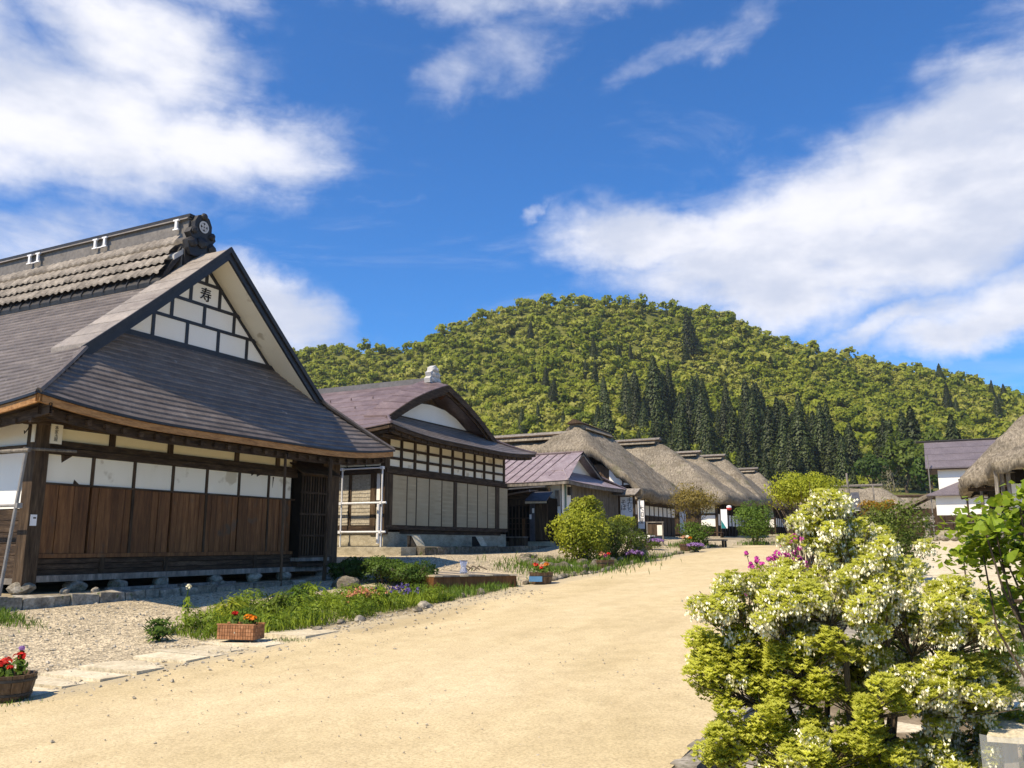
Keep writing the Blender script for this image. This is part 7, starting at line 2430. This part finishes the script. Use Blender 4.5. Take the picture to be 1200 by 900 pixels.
def right_yard():
    # plank bench under the shrub's right side
    z = float(gz(0, 13))
    t = thing('plank_bench', 'long low plank bench to the right behind the white-flowered shrub', 'bench', (-.2, 12.6, z))
    for i in range(3):
        MB().hexa([(-1.2, 12.05 + i * .22, .33), (.42, 12.65 + i * .22, .33), (.40, 12.85 + i * .22, .33), (-1.22, 12.25 + i * .22, .33),
                   (-1.2, 12.05 + i * .22, .385), (.42, 12.65 + i * .22, .385), (.40, 12.85 + i * .22, .385), (-1.22, 12.25 + i * .22, .385)]).build('plank', 'pale_wood', t)
    for (x, y) in ((-1.0, 12.2), (.25, 12.75)):
        piece('leg', 'dark_wood', t, (x, y, z - .05), (x + .1, y + .4, .33))
    # rail frame with slats
    t = thing('timber_rack', 'low timber frame with dark rails and pale boards at the right edge', 'timber frame', (.9, 15, .2))
    zz = .15
    piece('post', 'grey_wood', t, (.36, 14.6, zz - .1), (.50, 14.74, .50))
    piece('post', 'grey_wood', t, (1.7, 14.6, zz - .1), (1.84, 14.74, .50))
    for i, (y, z0) in enumerate(((14.56, .28), (14.52, .42), (15.6, .55), (16.7, .62))):
        piece('rail', 'dark_wood_h' if i % 2 else 'grey_wood', t, (.40 if i < 2 else .2 + .1 * i, y, z0), (2.6, y + .08, z0 + .07))
    for i in range(3):
        piece('board', 'pale_wood', t, (.5, 14.9 + i * .55, .30 + .03 * i), (2.6, 15.3 + i * .55, .34 + .03 * i))
    # plank table with clear plastic cover in the corner
    t = thing('plank_table', 'low pale plank table under a clear plastic sheet in the bottom right corner', 'table', (.8, 7, 0))
    for i in range(5):
        MB().hexa([(.10 + i * .24, 6.15 + .03 * i, .42), (.33 + i * .24, 6.18 + .03 * i, .42), (.53 + i * .24, 8.15, .42), (.30 + i * .24, 8.15, .42),
                   (.10 + i * .24, 6.15 + .03 * i, .455), (.33 + i * .24, 6.18 + .03 * i, .455), (.53 + i * .24, 8.15, .455), (.30 + i * .24, 8.15, .455)]).build('plank', 'table_plank', t)
    for (x, y) in ((.18, 6.25), (.36, 7.9), (1.1, 6.35), (1.25, 7.9)):
        piece('leg', 'grey_wood', t, (x, y, -.3), (x + .08, y + .08, .42))
    n = 16
    b = MB()
    for j in range(4):
        for i in range(n + 1):
            u_ = i / n
            x = .06 + 1.25 * u_
            y = 6.10 + .12 * u_
            zf = (.465, .462, .22, -.02)[j]
            yy = (y + .5, y, y - .03 - .02 * math.sin(i * 1.7), y - .05 - .04 * math.sin(i * 1.3 + 1))[j]
            b.v.append((x, yy, zf + .01 * math.sin(i * 2.3 + j)))
    b.f = [(j * (n + 1) + i, j * (n + 1) + i + 1, (j + 1) * (n + 1) + i + 1, (j + 1) * (n + 1) + i) for j in range(3) for i in range(n) if j > 0]
    o = b.build('plastic_cover', 'clear_plastic', t, True)
    b = MB()
    for j in range(3):
        for i in range(9):
            y = 6.1 + 2.05 * i / 8
            b.v.append(((.06 + .2 * i / 8) - (.0, .02, .05)[j] - .015 * math.sin(i * 1.9 + j), y, (.462, .22, -.05)[j]))
    b.f = [(j * 9 + i, j * 9 + i + 1, (j + 1) * 9 + i + 1, (j + 1) * 9 + i) for j in range(2) for i in range(8)]
    b.build('plastic_cover', 'clear_plastic', t, True)
    # iris-like leaves and a rock
    t = thing('iris_clump', 'clump of long upright green blades at the right edge below the timber frame', 'plant', (.95, 12.6, 0))
    lv = Leaves()
    n = 420
    x = rng.normal(.95, .34, n); y = rng.normal(12.5, .45, n)
    blades(lv, n, x, y, .46, .028, (.1, 1), gz, 0, .22)
    lv.build('foliage', 'leaf_green', t)
    t = thing('boulder', 'smooth pale grey rock at the right edge beside the upright green blades', 'rock', (.72, 11.2, 0))
    MB().rock((.72, 11.1, .10), (.24, .26, .26), 15, 2).build('rock', 'stone', t)
    lv = Leaves()
    n = 1500
    x = rng.uniform(-1.45, 1.6, n); y = rng.uniform(5.5, 12, n)
    k = ((x - .9) ** 2 / .9 + (y - 9.8) ** 2 / 5 < 1) | (x < -.9)
    blades(lv, int(k.sum()), x[k], y[k], .12, .014, (.0, .8))
    o = lv.build('grass_tufts', 'leaf_green', None, (0, 9, 0))
    tag(o, 'thin grass in the bare soil right of the channel', 'grass', kind='stuff')
    tag(sheet('garden_soil', list(np.arange(-1.47, 3.1, .35)), list(np.arange(1, 13.6, .45)), gz, 'earth_brown', .012, rough=.012), 'brown garden soil right of the water channel')


MT['earth_brown'] = surf('earth_brown', [(.10, .075, .045), (.20, .155, .10), (.30, .24, .165)], (1, 1, 1), 2.5, .95, .1, .6, 0, fine=9)
m, g_, b_ = base_mat('clear_plastic', .18, .5)
b_.inputs['Base Color'].default_value = (.80, .82, .80, 1)
b_.inputs['Alpha'].default_value = .22
MT['clear_plastic'] = m
right_yard()


# ------------------------------------------------------------------ trees between village and hill
def bare_tree(a, b_, h, label):
    x, y = ab_xy(a, b_)
    z = float(hill_ab(a, b_)) - .3 if b_ > 150 else 2.6
    t = thing('pale_tree', label, 'tree', (x, y, z))
    b = MB()
    lv = Leaves()
    for k in range(3):
        bx, by = x + (k - 1) * .7, y + .3 * k
        pts = branch_to(b, (bx, by, z - .5), (bx + (k - 1) * .5, by, z + h * .85), .16, .05, 0, 5)
        for i in range(26):
            p0 = pts[1 + i % 4]
            a_ = random.uniform(0, 6.28)
            p1 = Vector(p0) + Vector((math.cos(a_) * h * .24, math.sin(a_) * h * .24, h * random.uniform(.08, .30)))
            b.tube([p0, (Vector(p0) + p1) / 2 + Vector((0, 0, .2)), p1], [.05, .03, .012], 4)
            P = np.array([p1]) + rng.normal(size=(16, 3)) * h * .045
            lv.add(P, rng.normal(size=(16, 3)), h * .05, h * .012, rng.uniform(0, 1, 16))
    b.build('trunk', 'pale_bark', t)
    lv.build('crown', 'bare_twig', t)


bare_tree(46, 142, 9.5, 'pale nearly leafless tree with fine twigs before the dark cedars')
bare_tree(78, 176, 15, 'tall thin pale-stemmed tree at the right end of the cedar stand')


def valley_trees():
    """broadleaf trees at the foot of the hill on the right, each on its own"""
    labs = ['dark green rounded tree right of the cedar stand', 'tall olive tree beside the thin pale stems', 'leafy green tree left of the grass bank', 'bushy tree behind the storehouse gable', 'brownish tree over the storehouse ridge',
            'fresh green rounded tree above the storehouse roof', 'yellow green tree just above the right thatched roof', 'low dark tree at the top of the grass bank', 'small green tree between shed and storehouse', 'broad tree above the grass bank']
    pos = [(70, 165, 9, 'leaf_dark'), (80, 172, 12, 'leaf_mid'), (74, 152, 9, 'leaf_dark'), (92, 165, 10, 'leaf_mid'), (104, 176, 11, 'leaf_brown'), (96, 150, 9, 'leaf_green'), (108, 160, 10, 'leaf_yellow'), (84, 160, 6, 'leaf_dark'), (62, 118, 4, 'leaf_green'), (90, 182, 13, 'leaf_mid')]
    for lab, (a, b_, h, mat) in zip(labs, pos):
        x, y = ab_xy(a, b_)
        z = float(max(hill_ab(a, b_), 2.8 + (b_ - 118) * .16 if 40 < a < 160 else 0))
        t = thing('hillside_tree', lab, 'tree', (x, y, z))
        lv = Leaves()
        crown(lv, (x, y, z + h * .56), (h * .36, h * .36, h * .42), 16, 90, h * .075, h * .055, (0, .9), .42, 0, .6, .4)
        lv.build('crown', mat, t)
        b = MB()
        pts = branch_to(b, (x, y, z - .4), (x + .2, y, z + h * .7), .05 * h ** .8, .05, 0, 5)
        for k in range(5):
            an = k * 1.3
            branch_to(b, pts[2], (x + math.cos(an) * h * .25, y + math.sin(an) * h * .25, z + h * .65), .09, .03, -.1, 3)
        b.build('trunk', 'bark', t)


valley_trees()


# ------------------------------------------------------------------ spring air
def haze():
    m = bpy.data.materials.new('haze_air')
    m.use_nodes = True
    nt = m.node_tree
    nt.nodes.clear()
    out = nt.nodes.new('ShaderNodeOutputMaterial')
    v = nt.nodes.new('ShaderNodeVolumePrincipled')
    v.inputs['Color'].default_value = (.90, .94, 1.0, 1)
    v.inputs['Density'].default_value = .00015
    v.inputs['Anisotropy'].default_value = .35
    nt.links.new(v.outputs[0], out.inputs['Volume'])
    MT['haze_air'] = m
    o = MB().box(-1300, 1300, -450, 1100, -3.0, 135).build('haze', 'haze_air')
    tag(o, 'thin bluish spring air softening the far hill', kind='stuff')


haze()
